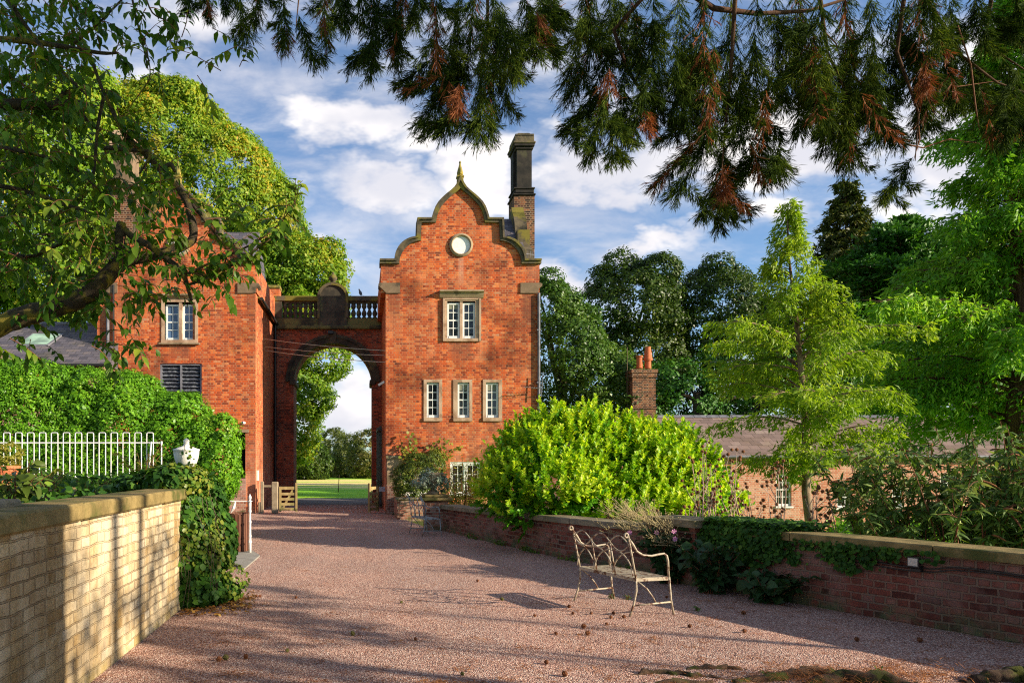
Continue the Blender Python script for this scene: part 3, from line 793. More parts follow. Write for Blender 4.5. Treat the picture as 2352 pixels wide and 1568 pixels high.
# louvred opening
lv = MB()
x0, x1, z0, z1 = X(367.3,D), X(463.2,D), Z(929.5,D), Z(835.5,D)
f = MB(); f.box(x0, x0+.06, D+.03, D+.1, z0, z1); f.box(x1-.06, x1, D+.03, D+.1, z0, z1); f.box(x0+.06, x1-.06, D+.03, D+.1, z1-.05, z1); f.box((x0+x1)/2-.03, (x0+x1)/2+.03, D+.03, D+.1, z0, z1-.05)
lo = f.build('louvre_frame', M['lead'], LT)
for i in range(11):
    z = z1-.07-i*.125
    lv.add([(x0+.06,D+.05,z-.10),(x1-.06,D+.05,z-.10),(x1-.06,D+.12,z),(x0+.06,D+.12,z)], [(0,1,2,3)])
lv.build('louvre', M['louvre'], lo, fix=False)
# doorway with stone lintel; a black sheet stands for the shade inside
x0, x1, z0, z1 = X(532,D), X(563.5,D), Z(1098,D), Z(993,D)
d_ = MB(); d_.add([(x0-.02,D+.158,z0-.02),(x1+.02,D+.158,z0-.02),(x1+.02,D+.158,z1+.02),(x0-.02,D+.158,z1+.02)], [(0,1,2,3)]); d_.build('dark_opening', M['dark'], LT, fix=False)
l_ = MB(); l_.box(X(523,D), X(572,D), D-.03, D+.12, Z(993,D), Z(986.5,D)); l_.build('lintel', M['stone'], LT)
l_ = MB(); l_.box(X(520,D), X(565,D), D-.035, D+.02, 0, Z(1098,D)); l_.build('infill_wall', M['brick_low'], LT)
# chimney on its roof
yc = 27.5
c0 = MB(); c0.box(X(247,yc), X(308,yc), yc, yc+1.1, Z(660,yc), Z(447,yc)); chim = c0.build('chimney', M['brick_dark'], LT)
c1 = MB(); c1.bev(X(245,yc), X(311,yc), yc-.05, yc+1.15, Z(447,yc), Z(430,yc), .03)
c1.box(X(259,yc), X(301,yc), yc+.06, yc+1.0, Z(430,yc), Z(345,yc))
c1.bev(X(256,yc), X(305,yc), yc-.0, yc+1.05, Z(345,yc), Z(338,yc), .02); c1.build('shaft', M['stone_corner'], chim)
c2 = MB(); c2.bev(X(252,yc), X(310,yc), yc-.08, yc+1.12, Z(338,yc), Z(326,yc), .02); c2.bev(X(256,yc), X(307,yc), yc-.03, yc+1.08, Z(326,yc), Z(304,yc), .02); c2.bev(X(260,yc), X(300,yc), yc+.02, yc+1.02, Z(304,yc), Z(298,yc), .02); c2.build('chimney_cap', M['stone_pink'], chim)
# roof, and finial of the far side gable
r_ = MB(); y0, y1 = D+.45, D+5.3; ym = 27.8
r_.add([(lxc-2.4,y0,ze),(lxc+2.4,y0,ze),(lxc+2.4,ym,zr-.5),(lxc-2.4,ym,zr-.5),(lxc-2.4,y1,ze),(lxc+2.4,y1,ze)], [(0,1,2,3),(3,2,5,4),(0,3,4),(1,5,2)])
r_.build('roof', M['slate'], LT)
f = MB(); yq = 29.5
f.box(X(475,yq), X(484,yq), yq-.08, yq+.08, Z(520,yq), Z(490,yq))
f.lathe([(.06,0),(.12,.06),(.13,.14),(.09,.26),(.04,.42),(.01,.5)], (X(479.5,yq), yq, Z(490,yq)), 8); f.build('finial', M['lichen'], LT)
# low mono-pitch roof over the return wall, with gutter
f = MB(); xw = X(587, D)
f.add([(xw-.7,D+.5,Z(650,D)),(xw+.10,D+.5,Z(676,D)),(xw+.10,D+5.4,Z(676,D)),(xw-.7,D+5.4,Z(650,D)),
       (xw-.7,D+.5,Z(650,D)-.07),(xw+.10,D+.5,Z(676,D)-.07),(xw+.10,D+5.4,Z(676,D)-.07),(xw-.7,D+5.4,Z(650,D)-.07)],
      [(0,1,2,3),(7,6,5,4),(0,4,5,1),(1,5,6,2),(2,6,7,3),(3,7,4,0)])
f.build('eave_roof', M['coping'], LT)
f = MB(); f.tube([(xw+.14,D+.45,Z(679,D)),(xw+.14,D+5.3,Z(679,D))], .06, 8); f.build('gutter', M['black'], LT)
f = MB(); f.tube([(xw+.08,D+5.05,Z(682,D)),(xw+.08,D+5.05,.02)], .055, 8); f.build('downpipe', M['black'], LT)
f = MB(); f.box(xw+.0, xw+.06, D+.25, D+.42, 1.35-.25, 1.35-.0+.1); f.build('meter_box', M['white'], LT)
# two pipes down its left edge
f = MB()
for u, mt in ((249,'lead'),):
    xx = X(u, D); f.tube([(xx,D-.07,Z(700,D)),(xx,D-.07,Z(842,D))], .055, 8)
f.build('downpipe', M['lead'], LT)
f = MB(); xx = X(262, D); f.tube([(xx,D-.06,Z(655,D)),(xx,D-.06,Z(885,D))], .035, 8); f.build('downpipe', M['black'], LT)

# the arch --------------------------------------------------------
A = 30.35
def ax(u): return X(u, A)
def az(v): return Z(v, A)
AR = thing('arch_wall', (ax(764), A+.6, 0), 'tall brick archway spanning the two towers with a sooty stone balustrade above', 'archway')
x0, x1 = X(587, D), X(886, D)      # flush with the two towers' inner sides
x0 += .002; x1 -= .002
cu, rr = 764.2, 89.8
al, ar, zs = ax(cu-rr), ax(cu+rr), az(877)
rad = rr*A/F; n = 32; dep = 1.35
mb = MB()
pts = [(ax(cu)+rad*math.cos(math.pi-math.pi*i/n), zs+rad*math.sin(math.pi*i/n)) for i in range(n+1)]
zt = az(749)
for i in range(n):
    (a, c), (b, d) = pts[i], pts[i+1]
    for y, fl in ((A,0),(A+dep,1)):
        f = [(0,1,2,3)] if not fl else [(3,2,1,0)]
        mb.add([(a,y,c),(b,y,d),(b,y,zt),(a,y,zt)], f)
    mb.add([(a,A,c),(a,A+dep,c),(b,A+dep,d),(b,A,d)], [(0,1,2,3)])
mb.box(x0, al, A, A+dep, 0, zs); mb.box(ar, x1, A, A+dep, 0, zs)
mb.box(x0, al, A, A+dep, zs, zt); mb.box(ar, x1, A, A+dep, zs, zt)
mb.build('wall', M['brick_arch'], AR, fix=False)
# archivolt
o = MB()
inn = [(ax(cu)+rad*math.cos(math.pi-math.pi*i/n), zs+rad*math.sin(math.pi*i/n)) for i in range(n+1)]
def ring(r): return [(ax(cu)+r*math.cos(math.pi-math.pi*i/n), zs+r*math.sin(math.pi*i/n)) for i in range(n+1)]
o.strip(ring(rad-.02), ring(rad+.20), A-.06, A+.3); o.strip(ring(rad+.20), ring(rad+.33), A-.11, A+.1)
o.prism([(ax(758),az(790)),(ax(771),az(790)),(ax(773),az(763)),(ax(756),az(763))], A-.17, A+.1)
o.build('arch_ring', M['stone_dark'], AR)
o = MB(); 
for (a, b) in ((ax(665), al+.09), (ar-.09, ax(863))): o.bev(a, b, A-.1, A+dep+.05, az(884), az(872), .03)
o.build('impost', M['stone_dark'], AR)
o = MB(); o.box(x0, x1, A-.03, A+dep, az(749), az(732)-.0); o.bev(x0, x1, A-.16, A+dep+.1, az(757), az(748.5), .03); o.build('cornice', M['coping_dark'] if 'coping_dark' in M else M['stone_dark'], AR)
# balustrade
bz0, bz1 = az(732), az(692)
rl = MB()
for (a, b) in ((x0, ax(735)), (ax(795), x1)):
    rl.bev(a, b, A-.02, A+.34, az(692), az(679.5), .03); rl.bev(a, b, A+.02, A+.3, az(735), az(730), .01)
ro = rl.build('handrail', M['coping'], AR)
pr = MB()
for (a, b) in ((ax(631), ax(647)), (ax(874), x1)): pr.box(a, b, A+.01, A+.31, az(730), az(692))
pr.build('end_pier', M['stone_dark'], AR)
prof = [(.10,0),(.10,.05),(.055,.07),(.10,.16),(.105,.23),(.05,.36),(.05,.38),(.10,.46),(.10,.56),(.06,.60),(.10,.62),(.10,bz1-az(730))]
us = [654.5+i*11.7 for i in range(7)] + [799.5+i*12.3 for i in range(7)]
for u in us:
    b = MB(); b.lathe(prof, (ax(u), A+.16, az(730)), 10); bb = b.build('baluster', M['stone_dark'], AR, smooth=True)
for i, sec in enumerate((us[:7], us[7:])):
    br = MB()
    for k in range(len(sec)-1):   # small arched heads between balusters
        xa, xb = ax(sec[k]), ax(sec[k+1])
        m_ = 6; ri = (xb-xa)/2-.07; cxx = (xa+xb)/2; zz_ = az(697.5)
        inn = [(cxx+ri*math.cos(math.pi-math.pi*j/m_), zz_+ri*math.sin(math.pi*j/m_)) for j in range(m_+1)]
        out = [(xa+(xb-xa)*j/m_, az(691.5)) for j in range(m_+1)]
        br.strip(inn, out, A+.06, A+.26)
    br.build('arched_head', M['stone_dark'], AR)
tb = MB(); hw = 30*A/F; tc_ = ax(764.5)
tp = [(tc_-hw, az(732)), (tc_+hw, az(732)), (tc_+hw, az(683))] + [(tc_+hw*math.cos(math.pi*i/12), az(683)+hw*.93*math.sin(math.pi*i/12)) for i in range(1, 12)] + [(tc_-hw, az(683))]
tb.prism(tp, A-.03, A+.37); tab = tb.build('tablet', M['stone_dark'], AR)
def halo(h, k): return [(tc_-h, az(731))] + [(tc_-h*math.cos(math.pi*i/14), az(683)+h*k*math.sin(math.pi*i/14)) for i in range(15)] + [(tc_+h, az(731))]
ho = MB(); ho.strip(halo(hw-.01,.93), halo(hw+.10,.95), A-.1, A+.42); ho.build('tablet_moulding', M['coping'], tab)
bf = MB(); bf.lathe([(.16,0),(.16,.06),(.08,.1),(.10,.15),(.17,.24),(.17,.32),(.09,.42),(.04,.46),(.02,.56)], (tc_, A+.17, az(653)), 12); bf.build('ball_finial', M['coping'], tab, smooth=True)
bs = MB(); bs.box(tc_-hw-.05, tc_+hw+.05, A-.09, A+.4, az(749)+.003, az(732)+.02); bs.build('tablet_base', M['stone_dark'], AR)
# brick stub beside the left end
st = MB(); yy0 = A+.4; st.box(X(606,yy0), X(642,yy0), yy0, yy0+.6, Z(760,yy0), Z(663,yy0)); so_ = st.build('brick_stub', M['brick'], AR)
st = MB(); st.bev(X(604,yy0), X(644,yy0), yy0-.05, yy0+.65, Z(663,yy0), Z(655,yy0), .03); st.build('stub_cap', M['lichen'], so_)

# iron yard gate leaf standing open on the right pier
ig = thing('iron_gate', (ax(856), 29.6, 0), 'tall black iron gate leaf folded back against the right arch pier', 'gate')
o = MB()
xg = X(858, 28.5)
for k in range(12):
    y = 27.6+k*.2; o.tube([(X(884,27.5)-.12-k*.012, y, .05), (X(884,27.5)-.12-k*.012, y, 3.1)], .011, 5)
for z in (.15, 1.0, 2.9): o.box(X(884,27.5)-.28, X(884,27.5)-.10, 27.55, 29.85, z, z+.05)
o.build('bars', M['black'], ig)
# ------------------------------------------------------------------ outbuildings, walls, furniture
# slate-roofed outbuilding left of the left tower
Yo = 24.0
OB = thing('outbuilding', (X(120,Yo), Yo+2, 0), 'low brick outbuilding with slate roof and skylight left of the tower', 'building')
zE, zR = Z(836, Yo), Z(745, Yo+2.6)
o = MB(); o.box(-14, X(240, Yo), Yo, Yo+5, 0, zE-.02); o.build('wall', M['brick_low'], OB)
o = MB()
xa, xb = -15, X(246, Yo)
o.add([(xa,Yo-.12,zE),(xb,Yo-.12,zE),(xb,Yo+2.6,zR),(xa,Yo+2.6,zR),(xb,Yo+5.3,zE),(xa,Yo+5.3,zE),
       (xa,Yo-.12,zE-.06),(xb,Yo-.12,zE-.06)], [(0,1,2,3),(3,2,4,5),(0,6,7,1),(1,7,4,2)])
rf = o.build('roof', M['slate'], OB)
o = MB(); o.tube([(xa,Yo+2.6,zR+.02),(xb,Yo+2.6,zR+.02)], .07, 8); o.build('ridge', M['lead'], rf)
def onroof(u, v, lift=.05):
    # point on the outbuilding roof plane seen at u,v
    s = (zR-zE)/2.72
    y = (EYE - zE + s*(Yo-.12)) / (s + (v-VH)/F)
    return Vector((X(u,y), y, Z(v,y)+lift))
q_ = [onroof(36,796), onroof(110,796), onroof(147,769), onroof(74,769)]
o = MB(); 
q2 = [p+Vector((0,0,-.1)) for p in q_]
o.add([*q_, *q2], [(0,1,2,3),(0,4,5,1),(1,5,6,2),(2,6,7,3),(3,7,4,0)]); sk = o.build('skylight', M['lead'], OB)
ctr = sum(q_, Vector())/4
o = MB(); o.add([ctr+(p-ctr)*.88+Vector((0,0,.012)) for p in q_], [(0,1,2,3)]); o.build('pane', M['glass_sky'], sk, fix=False)
o = MB(); o.tube([(-14,Yo-.18,zE-.06),(X(258,Yo),Yo-.18,zE-.06)], .06, 8); o.build('gutter', M['black'], OB)
o = MB(); o.tube([(X(100,Yo),Yo-.08,zE-.35),(X(262,Yo),Yo-.08,zE-.35)], .03, 6); o.build('pipe', M['black'], OB)
o = MB(); # small projecting gable at far left
yg = Yo-1.2
o.prism([(X(-260,yg),Z(905,yg)),(X(50,yg),Z(905,yg)),(X(50,yg),Z(850,yg)),(X(-105,yg),Z(760,yg)),(X(-260,yg),Z(850,yg))], yg, Yo); o.build('porch_wall', M['brick'], OB)
o = MB(); o.obox(((X(-105,yg)+X(50,yg))/2+.05, yg-.02, (Z(760,yg)+Z(850,yg))/2+.05), tuple(Vector((X(50,yg)-X(-105,yg), 0, Z(850,yg)-Z(760,yg)))*.53), (0,.12,0), (.03,0,.05)); o.build('bargeboard', M['stone'], OB)

# cottage in the sunken garden -------------------------------------
Yc = 30.0
CT = thing('cottage', (X(1800,Yc), Yc+2, -1), 'long low brick cottage with brown slate roof behind the garden trees', 'cottage')
zE, zR = Z(1046, Yc), Z(956, Yc+3)
cxl, cxr = 6.6, 40.0
hs = [(X(a,Yc), X(b,Yc), Z(d,Yc), Z(c,Yc)) for (a,b,c,d) in ((1782,1818,1088,1162),(1922,1956,1118,1166),(2049,2074,1118,1162),(2160,2200,1090,1160),(1640,1680,1088,1162))]
o = MB(); holes_wall(o, cxl, cxr, -1.2, zE-.03, Yc, hs, .14); o.build('wall', M['brick_cottage'], CT, fix=False)
for (a,b,c,d,cc,rr2) in ((1782,1818,1088,1162,2,4),(1922,1956,1118,1166,3,2),(2049,2074,1118,1162,2,2),(2160,2200,1090,1160,2,4),(1640,1680,1088,1162,2,4)):
    sash(CT, a+.3, b-.3, c+.3, d-.3, Yc, cc, rr2, .06, fw=.06)
    o = MB(); o.box(X(a-3,Yc), X(b+3,Yc), Yc-.06, Yc+.1, Z(d+4,Yc), Z(d,Yc)); o.build('window_sill', M['white'], CT)
    o = MB(); o.box(X(a-5,Yc), X(b+5,Yc), Yc-.02, Yc+.1, Z(c,Yc), Z(c-5,Yc)); o.build('lintel', M['stone_pink'], CT)
o = MB(); o.add([(cxl-.2,Yc-.2,zE-.02),(cxr,Yc-.2,zE-.02),(cxr,Yc+3,zR),(cxl-.2,Yc+3,zR),(cxl-.2,Yc+6.2,zE),(cxr,Yc+6.2,zE)], [(0,1,2,3),(3,2,5,4)])
# slate courses need uv down the slope
rf = o.build('roof', M['slate_brown'], CT)
o = MB()
for i in range(60):
    xx = cxl-.2+i*.56
    o.prism([(Yc+2.84,zR-.06),(Yc+3,zR+.06),(Yc+3.16,zR-.06),(Yc+3,zR+.035)], xx, xx+.54, 'x')
o.build('ridge_tiles', M['lead'], rf)
o = MB(); o.tube([(cxl-.2,Yc-.25,zE-.05),(cxr,Yc-.25,zE-.05)], .06, 8); o.build('gutter', M['lead'], CT)
yk = Yc+2.6
o = MB(); o.box(X(1453,yk), X(1506,yk), yk, yk+.8, Z(1010,yk), Z(851,yk)); chm = o.build('chimney', M['brick_dark'], CT)
o = MB(); o.box(X(1451,yk), X(1508.5,yk), yk-.04, yk+.84, Z(866,yk), Z(856,yk)); o.build('brick_collar', M['brick_dark'], chm); o = MB(); o.box(X(1449.5,yk), X(1510,yk), yk-.07, yk+.87, Z(856,yk), Z(848,yk)); o.build('brick_collar', M['brick_dark'], chm); o = MB(); o.box(X(1450.5,yk), X(1508.5,yk), yk-.04, yk+.84, Z(938,yk), Z(933,yk)); o.build('brick_collar', M['brick_dark'], chm)
o = MB(); o.lathe([(.15,0),(.16,.02),(.13,.03),(.125,.48),(.15,.50),(.15,.56),(.125,.56),(.12,.3)], (X(1468.5,yk+.4), yk+.4, Z(846,yk+.4)), 16); o.build('chimney_pot', M['terracotta'], chm, smooth=False)
o = MB(); o.lathe([(.14,0),(.135,.32),(.19,.34),(.20,.42),(.18,.46),(.12,.92),(.13,.96),(.10,.96),(.09,.6)], (X(1488,yk+.4), yk+.4, Z(846,yk+.4)), 16); o.build('chimney_pot', M['terracotta'], chm, smooth=False)
o = MB(); o.tube([(X(1446,yk),yk+.3,Z(960,yk)),(X(1446,yk),yk+.3,Z(795,yk))], .02, 6); tag(o.build('aerial_pole', M['bark_far'], None, (X(1446,yk),yk+.3,2)), 'thin brown pole standing left of the cottage chimney', 'pole')

# left garden wall --------------------------------------------------
LW = thing('garden_wall', (-2.25, 4, 0), 'buff brick wall at the left with mossy stone cap, dappled by sun', 'wall')
zc = 1.40
o = MB(); o.box(-2.44, -2.10, -1.5, 8.62, -.02, zc-.125)
bm_ = o.build('brickwork', M['buff'], LW)
seams = [-1.5, -.3, .9, 2.1, 3.25, 4.35, 5.5, 6.75, 7.75, 8.7]
rs = random.Random(3)
for i in range(len(seams)-1):
    o = MB(); dz = rs.uniform(-.006, .006); dx = rs.uniform(-.01, .01)
    o.bev(-2.50+dx, -2.045+dx, seams[i]+.004, seams[i+1]-.004, zc-.125, zc+dz, .018)
    ob = o.build('cap_stone', M['cap'], LW)
# ivy-clad pillar with urn
pil = thing('garden_pillar', (-2.26, 9.0, 0), 'brick pillar at the end of the left wall smothered in ivy', 'pillar')
o = MB(); o.box(-2.50, -2.06, 8.72, 9.2, 0, 1.50); o.build('shaft', M['buff'], pil)
o = MB(); o.bev(-2.56, -2.0, 8.68, 9.24, 1.50, 1.57, .015); o.build('cap_stone', M['cap'], pil)
yu = 9.0; k = yu/F; zb = 1.571
o = MB()
zu = lambda v: Z(v, yu)-zb
prof = [(.09,0),(.10,.01),(.05,.05),(.05,.08),(.09,zu(1071)),(.122,zu(1064)),(.142,zu(1053)),(.152,zu(1042)),(.154,zu(1035)),(.160,zu(1034.5)),(.160,zu(1031.5)),(.13,zu(1030)),(.085,zu(1026.5)),(.045,zu(1024)),(.028,zu(1020)),(.040,zu(1018.5)),(.026,zu(1016.5)),(.040,zu(1013)),(.030,zu(1009.5)),(.006,zu(1006))]
prof = [(r, max(z, .0)) for r, z in prof]
o.lathe(prof, (X(428,yu), yu, zb), 28)
U = thing('stone_urn', (X(428,yu), yu, zb), 'white lidded stone urn on top of the ivy-covered pillar', 'urn')
o.build('bowl', M['urn'], U, smooth=True)

# hooped white railing ----------------------------------------------
Yr = 16.5
RL = thing('iron_railing', (X(180,Yr), Yr, 1.22), 'white hoop-topped iron railing in front of the clipped hedge', 'railing')
for i in range(17):
    u0 = -74+i*27.4+.2*0; u1 = u0+15.0
    if u0 > 352: break
    a, b = X(u0,Yr), X(u1,Yr); zb_, zt_ = Z(1096,Yr), Z(993.5,Yr); r = .03
    pts = [(a,Yr,zb_),(a,Yr,zt_-r*1.2)]+[(a+r-r*math.cos(R(x)),Yr,zt_-r+r*math.sin(R(x))) for x in (20,45,70,90)]+[(b-r+r*math.sin(R(x)),Yr,zt_-r+r*math.cos(R(x))) for x in (0,20,45,70)]+[(b,Yr,zt_-r*1.2),(b,Yr,zb_)]
    o = MB(); o.tube(pts, .0115, 6); o.build('hoop', M['whitebar'], RL)
for v in (1016.5, 1096):
    o = MB(); o.box(X(-80,Yr), X(371,Yr), Yr-.008, Yr+.008, Z(v,Yr)-.013, Z(v,Yr)+.013); o.build('rail', M['whitebar'], RL)
o = MB(); o.tube([(X(371,Yr),Yr,1.2),(X(371,Yr),Yr,Z(1015,Yr))], .014, 6); o.tube([(X(371,Yr),Yr,Z(1020,Yr)),(X(371,Yr),Yr,Z(1013,Yr))], .022, 6); o.build('end_post', M['whitebar'], RL)
o = MB(); o.tube([(X(341,Yr),Yr-.05,1.2),(X(349,Yr),Yr-.05,Z(1014,Yr))], .018, 6); o.build('brace', M['whitebar'], RL)
for u in (176, -20): o = MB(); o.tube([(X(u,Yr),Yr,1.2),(X(u,Yr),Yr,Z(1096,Yr))], .014, 6); o.build('foot', M['whitebar'], RL)
# timber edge of the bed and a grey block
ye = 13.6
o = MB(); o.bev(X(-60,ye), X(247,ye), ye, ye+.12, 1.18, Z(1112,ye), .01); tag(o.build('timber_sleeper', M['wood'], None, (X(90,ye),ye,1.2)), 'long weathered timber edging board below the white railing', 'sleeper')
ye = 4.9
o = MB(); o.bev(X(-40,ye), X(13,ye), ye, ye+.25, 1.2, Z(1149,ye), .02); tag(o.build('stone_block', M['cap_grey'], None, (X(0,ye),ye+.1,1.2)), 'squared grey stone block behind the left wall cap', 'stone block')

# slatted bin, white post, pad ----------------------------------------
yb = 13.9
BN = thing('litter_bin', (X(546,yb), yb+.2, 0), 'brown vertical-slatted litter bin half behind the ivy', 'litter bin')
cxb, rb = X(543,yb), .21
z1 = Z(1179,yb)
for i in range(20):
    a = 2*math.pi*i/20
    o = MB(); c = Vector((cxb+rb*math.cos(a), yb+.2+rb*math.sin(a), z1/2+.02)); tx = Vector((-math.sin(a), math.cos(a), 0))*.026; nx_ = Vector((math.cos(a), math.sin(a), 0))*.01
    o.obox(c, tx, nx_, Vector((0,0,z1/2-.02))); o.build('slat', M['slat'], BN)
o = MB(); o.lathe([(rb-.02,.05),(rb-.02,z1-.05),(rb-.04,z1-.05),(rb-.04,.07)], (cxb, yb+.2, 0), 20); o.build('liner', M['dark'], BN)
yp = 13.85
WP = thing('rope_post', (X(574,yp), yp, 0), 'slim white post with acorn top beside the litter bin', 'post')
o = MB(); H_ = Z(1134,yp)
pr = [(.028,0),(.028,.2),(.035,.21),(.035,.23),(.026,.25),(.024,.30),(.030,.33),(.024,.36),(.022,.55),(.028,.58),(.028,.60),(.020,.62),(.020,.75),(.030,.78),(.024,.82),(.027,.93),(.027,.96),(.045,.965),(.045,.975),(.02,.98),(.018,.99),(.028,1.02),(.028,1.05),(.012,1.08),(.004,1.10)]
s_ = H_/1.10; o.lathe([(r,z*s_) for r,z in pr], (X(574,yp),yp,0), 12); o.build('shaft', M['white'], WP, smooth=True)
o = MB(); o.tube([(X(577,yp),yp,Z(1151,yp)),(X(528,yp),yp,Z(1150,yp))], .010, 6); o.tube([(X(530,yp),yp,Z(1151,yp)),(X(541,yp),yp-.02,Z(1152,yp)),(X(537,yp),yp-.02,Z(1166,yp)),(X(530,yp),yp,Z(1178,yp))], [.004,.012,.03,.006], 6); o.build('cross_rail', M['white'], WP)
mb = MB(); mb.prism([(X(512,13),13.0),(X(560,11.7),11.75),(X(598,13.5),13.45),(X(575,14.3),14.35),(X(500,14.3),14.3)], .004, .03, 'z'); tag(mb.build('paving_slab', M['concrete']), kind='structure')

# curved brick wall on the right --------------------------------------
def wall_run(pts, th, z0, ztops, mat, name, parent, over=0, cap=None, capmat=None):
    """pts: line of the visible face; wall thickness th to the east"""
    n = len(pts); vs = []; uv = []; s = 0
    mb = MB(); mb.uv = []
    P_ = [Vector((x, y, 0)) for x, y in pts]
    for i in range(n):
        tdir = (P_[min(i+1,n-1)]-P_[max(i-1,0)]).normalized(); nr = Vector((tdir.y, -tdir.x, 0))
        if nr.x < 0: nr = -nr
        if i: s += (P_[i]-P_[i-1]).length
        a = P_[i]-nr*over; b = P_[i]+nr*(th+over)
        z0_ = z0 if not callable(z0) else z0(i)
        for q, zz, uu in ((a, z0_, s), (a, ztops[i], s), (b, ztops[i], s), (b, z0_, s)):
            mb.v.append((q.x, q.y, zz)); mb.uv.append((uu, zz))
    for i in range(n-1):
        for k in range(4):
            a = i*4+k; b = i*4+(k+1)%4; mb.f.append((a, a+4, b+4, b))
    mb.f.append((0,1,2,3)); mb.f.append(tuple((n-1)*4+k for k in (3,2,1,0)))
    return mb.build(name, M[mat], parent)
def topz(y): return float(np.interp(y, [1,5,6.9,9.1,9.7,11.5,13,15.5,18], [.86,.86,.855,.86,.86,.76,.74,.70,.66]))
RW = thing('garden_wall', (4.5, 9, 0), 'curving low red brick wall on the right with broad stone cap', 'wall')
tz = [topz(y)-.1 for x, y in WALLS]
wall_run(WALLS, .36, -1.1, tz, 'right_brick', 'brickwork', RW)
# cap stones along it, each its own stone
segs = [(1.0,2.6),(2.6,4.3),(4.3,6.0),(6.0,7.6),(7.6,9.0),(9.0,10.1),(11.3,12.9),(12.9,14.4),(14.4,16.2),(16.2,18.58)]
for (a, b) in segs:
    yy = np.linspace(a+.006, b-.006, 5)
    pts = [(wallx(y), y) for y in yy]
    zt_ = [topz(y) for y in yy]
    wall_run(pts, .36, 0, zt_, 'cap' if b < 12 else 'cap_grey', 'cap_stone', RW, over=.07) if False else None
    mb = MB(); vs = []
    n = len(pts); P_ = [Vector((x, y, 0)) for x, y in pts]
    for i in range(n):
        td = (P_[min(i+1,n-1)]-P_[max(i-1,0)]).normalized(); nr = Vector((td.y, -td.x, 0)); nr = nr if nr.x > 0 else -nr
        a_ = P_[i]-nr*.07; b_ = P_[i]+nr*.43; zl = zt_[i]-.10
        for q_, z_ in ((a_, zl), (a_, zt_[i]-.012), (a_+nr*.015, zt_[i]), (b_, zt_[i]), (b_, zl)): mb.v.append((q_.x, q_.y, z_))
    for i in range(n-1):
        for k in range(5):
            p0 = i*5+k; p1 = i*5+(k+1)%5; mb.f.append((p0, p0+5, p1+5, p1))
    mb.f.append((0,1,2,3,4)); mb.f.append(tuple((n-1)*5+k for k in (4,3,2,1,0)))
    mb.build('cap_stone', M['cap' if b < 12 else 'cap_grey'], RW)
# pier in the run
pc = Vector((wallx(10.7)+.15, 10.7, 0)); td = (Vector((wallx(11.2),11.2,0))-Vector((wallx(10.2),10.2,0))).normalized(); nr = Vector((td.y,-td.x,0)); nr = nr if nr.x > 0 else -nr
o = MB(); o.obox((pc.x,pc.y,-.1), td*.42, nr*.27, Vector((0,0,.91))); pm = o.build('pier', M['right_brick'], RW)
o = MB(); o.obox((pc.x,pc.y,.86), td*.50, nr*.36, Vector((0,0,.05))); o.build('pier_cap', M['cap_grey'], pm)
# flood light and cable on its face
yl = 7.75; px_ = wallx(yl)
FL = thing('flood_light', (px_, yl, .7), 'small square floodlight fixed to the right wall under its cap', 'floodlight')
td = (Vector((wallx(8.2),8.2,0))-Vector((wallx(7.3),7.3,0))).normalized(); nr = Vector((-td.y,td.x,0)); nr = nr if nr.x < 0 else -nr
c = Vector((px_,yl,.66))+nr*.075
o = MB(); o.obox(c, td*.055, (nr*.022+Vector((0,0,.01))), Vector((0,0,.055))-nr*.0); o.obox(c-nr*.045-Vector((0,0,.06)), td*.05, nr*.03, Vector((0,0,.03))); o.build('housing', M['black'], FL)
o = MB(); o.obox(c+nr*.026+Vector((0,0,.01)), td*.045, nr*.004, Vector((0,0,.04))); M['lamp'] = plain('lamp_glass', (.55,.5,.42), .3); o.build('lens', M['lamp'], FL)
o = MB(); pts = []
for i in range(40):
    y = 2.5+i*.16; pts.append((wallx(y)-.018, y, .645+.012*math.sin(i*.9)+(-.03 if y > 7.5 else 0)))
o.tube(pts, .009, 5); o.tube([(x-.004,y,z-.03+.01*math.sin(i*.5)) for i,(x,y,z) in enumerate(pts)], .007, 5)
tag(o.build('electric_cable', M['black'], None, (px_,5,.6)), 'black cable running along the right brick wall under its cap', 'cable')

# planter pier and low brick return beside the far bench ----------------
yy_ = 18.6
PP = thing('planter_pier', (1.72, yy_, 0), 'short brick pier with stepped stone cap beside the small grey bench', 'pier')
o = MB(); o.box(X(979,yy_)-.02, X(1030,yy_), yy_, yy_+.6, -1, Z(1150,yy_)); o.build('shaft', M['brick_low'], PP)
o = MB(); o.bev(X(966,yy_), X(1040,yy_), yy_-.08, yy_+.7, Z(1150,yy_), Z(1143,yy_), .02); o.bev(X(974,yy_), X(1030,yy_), yy_-.0, yy_+.62, Z(1143,yy_), Z(1136,yy_), .02); o.build('pier_cap', M['cap'], PP)
o = MB(); o.lathe([(.16,0),(.16,.05),(.08,.10),(.07,.16),(.16,.26),(.22,.42),(.24,.52),(.24,.55),(.20,.55),(.18,.45)], (X(995,yy_+.3), yy_+.3, Z(1136,yy_)+.0), 20)
UR = tag(o.build('stone_planter', M['stone'], None, (X(995,yy_+.3), yy_+.3, Z(1136,yy_)), smooth=True), 'stone urn planter on the pier holding silvery foliage', 'planter')
yy2 = 22.3
BW = thing('brick_return', (1.2, yy2, 0), 'stub of low red brick wall at the foot of the right tower', 'wall')
o = MB(); o.box(X(912,yy2), X(978,yy2), yy2, yy2+.35, -1, Z(1148,yy2)); o.box(X(912,yy2), X(912,yy2)+.3, yy2+.35, D-.06, -1, Z(1148,yy2)); o.build('brickwork', M['brick_low'], BW)
o = MB(); o.bev(X(908,yy2), X(980,yy2), yy2-.04, yy2+.39, Z(1148,yy2), Z(1142,yy2), .02); o.build('cap_stone', M['cap_grey'], BW)
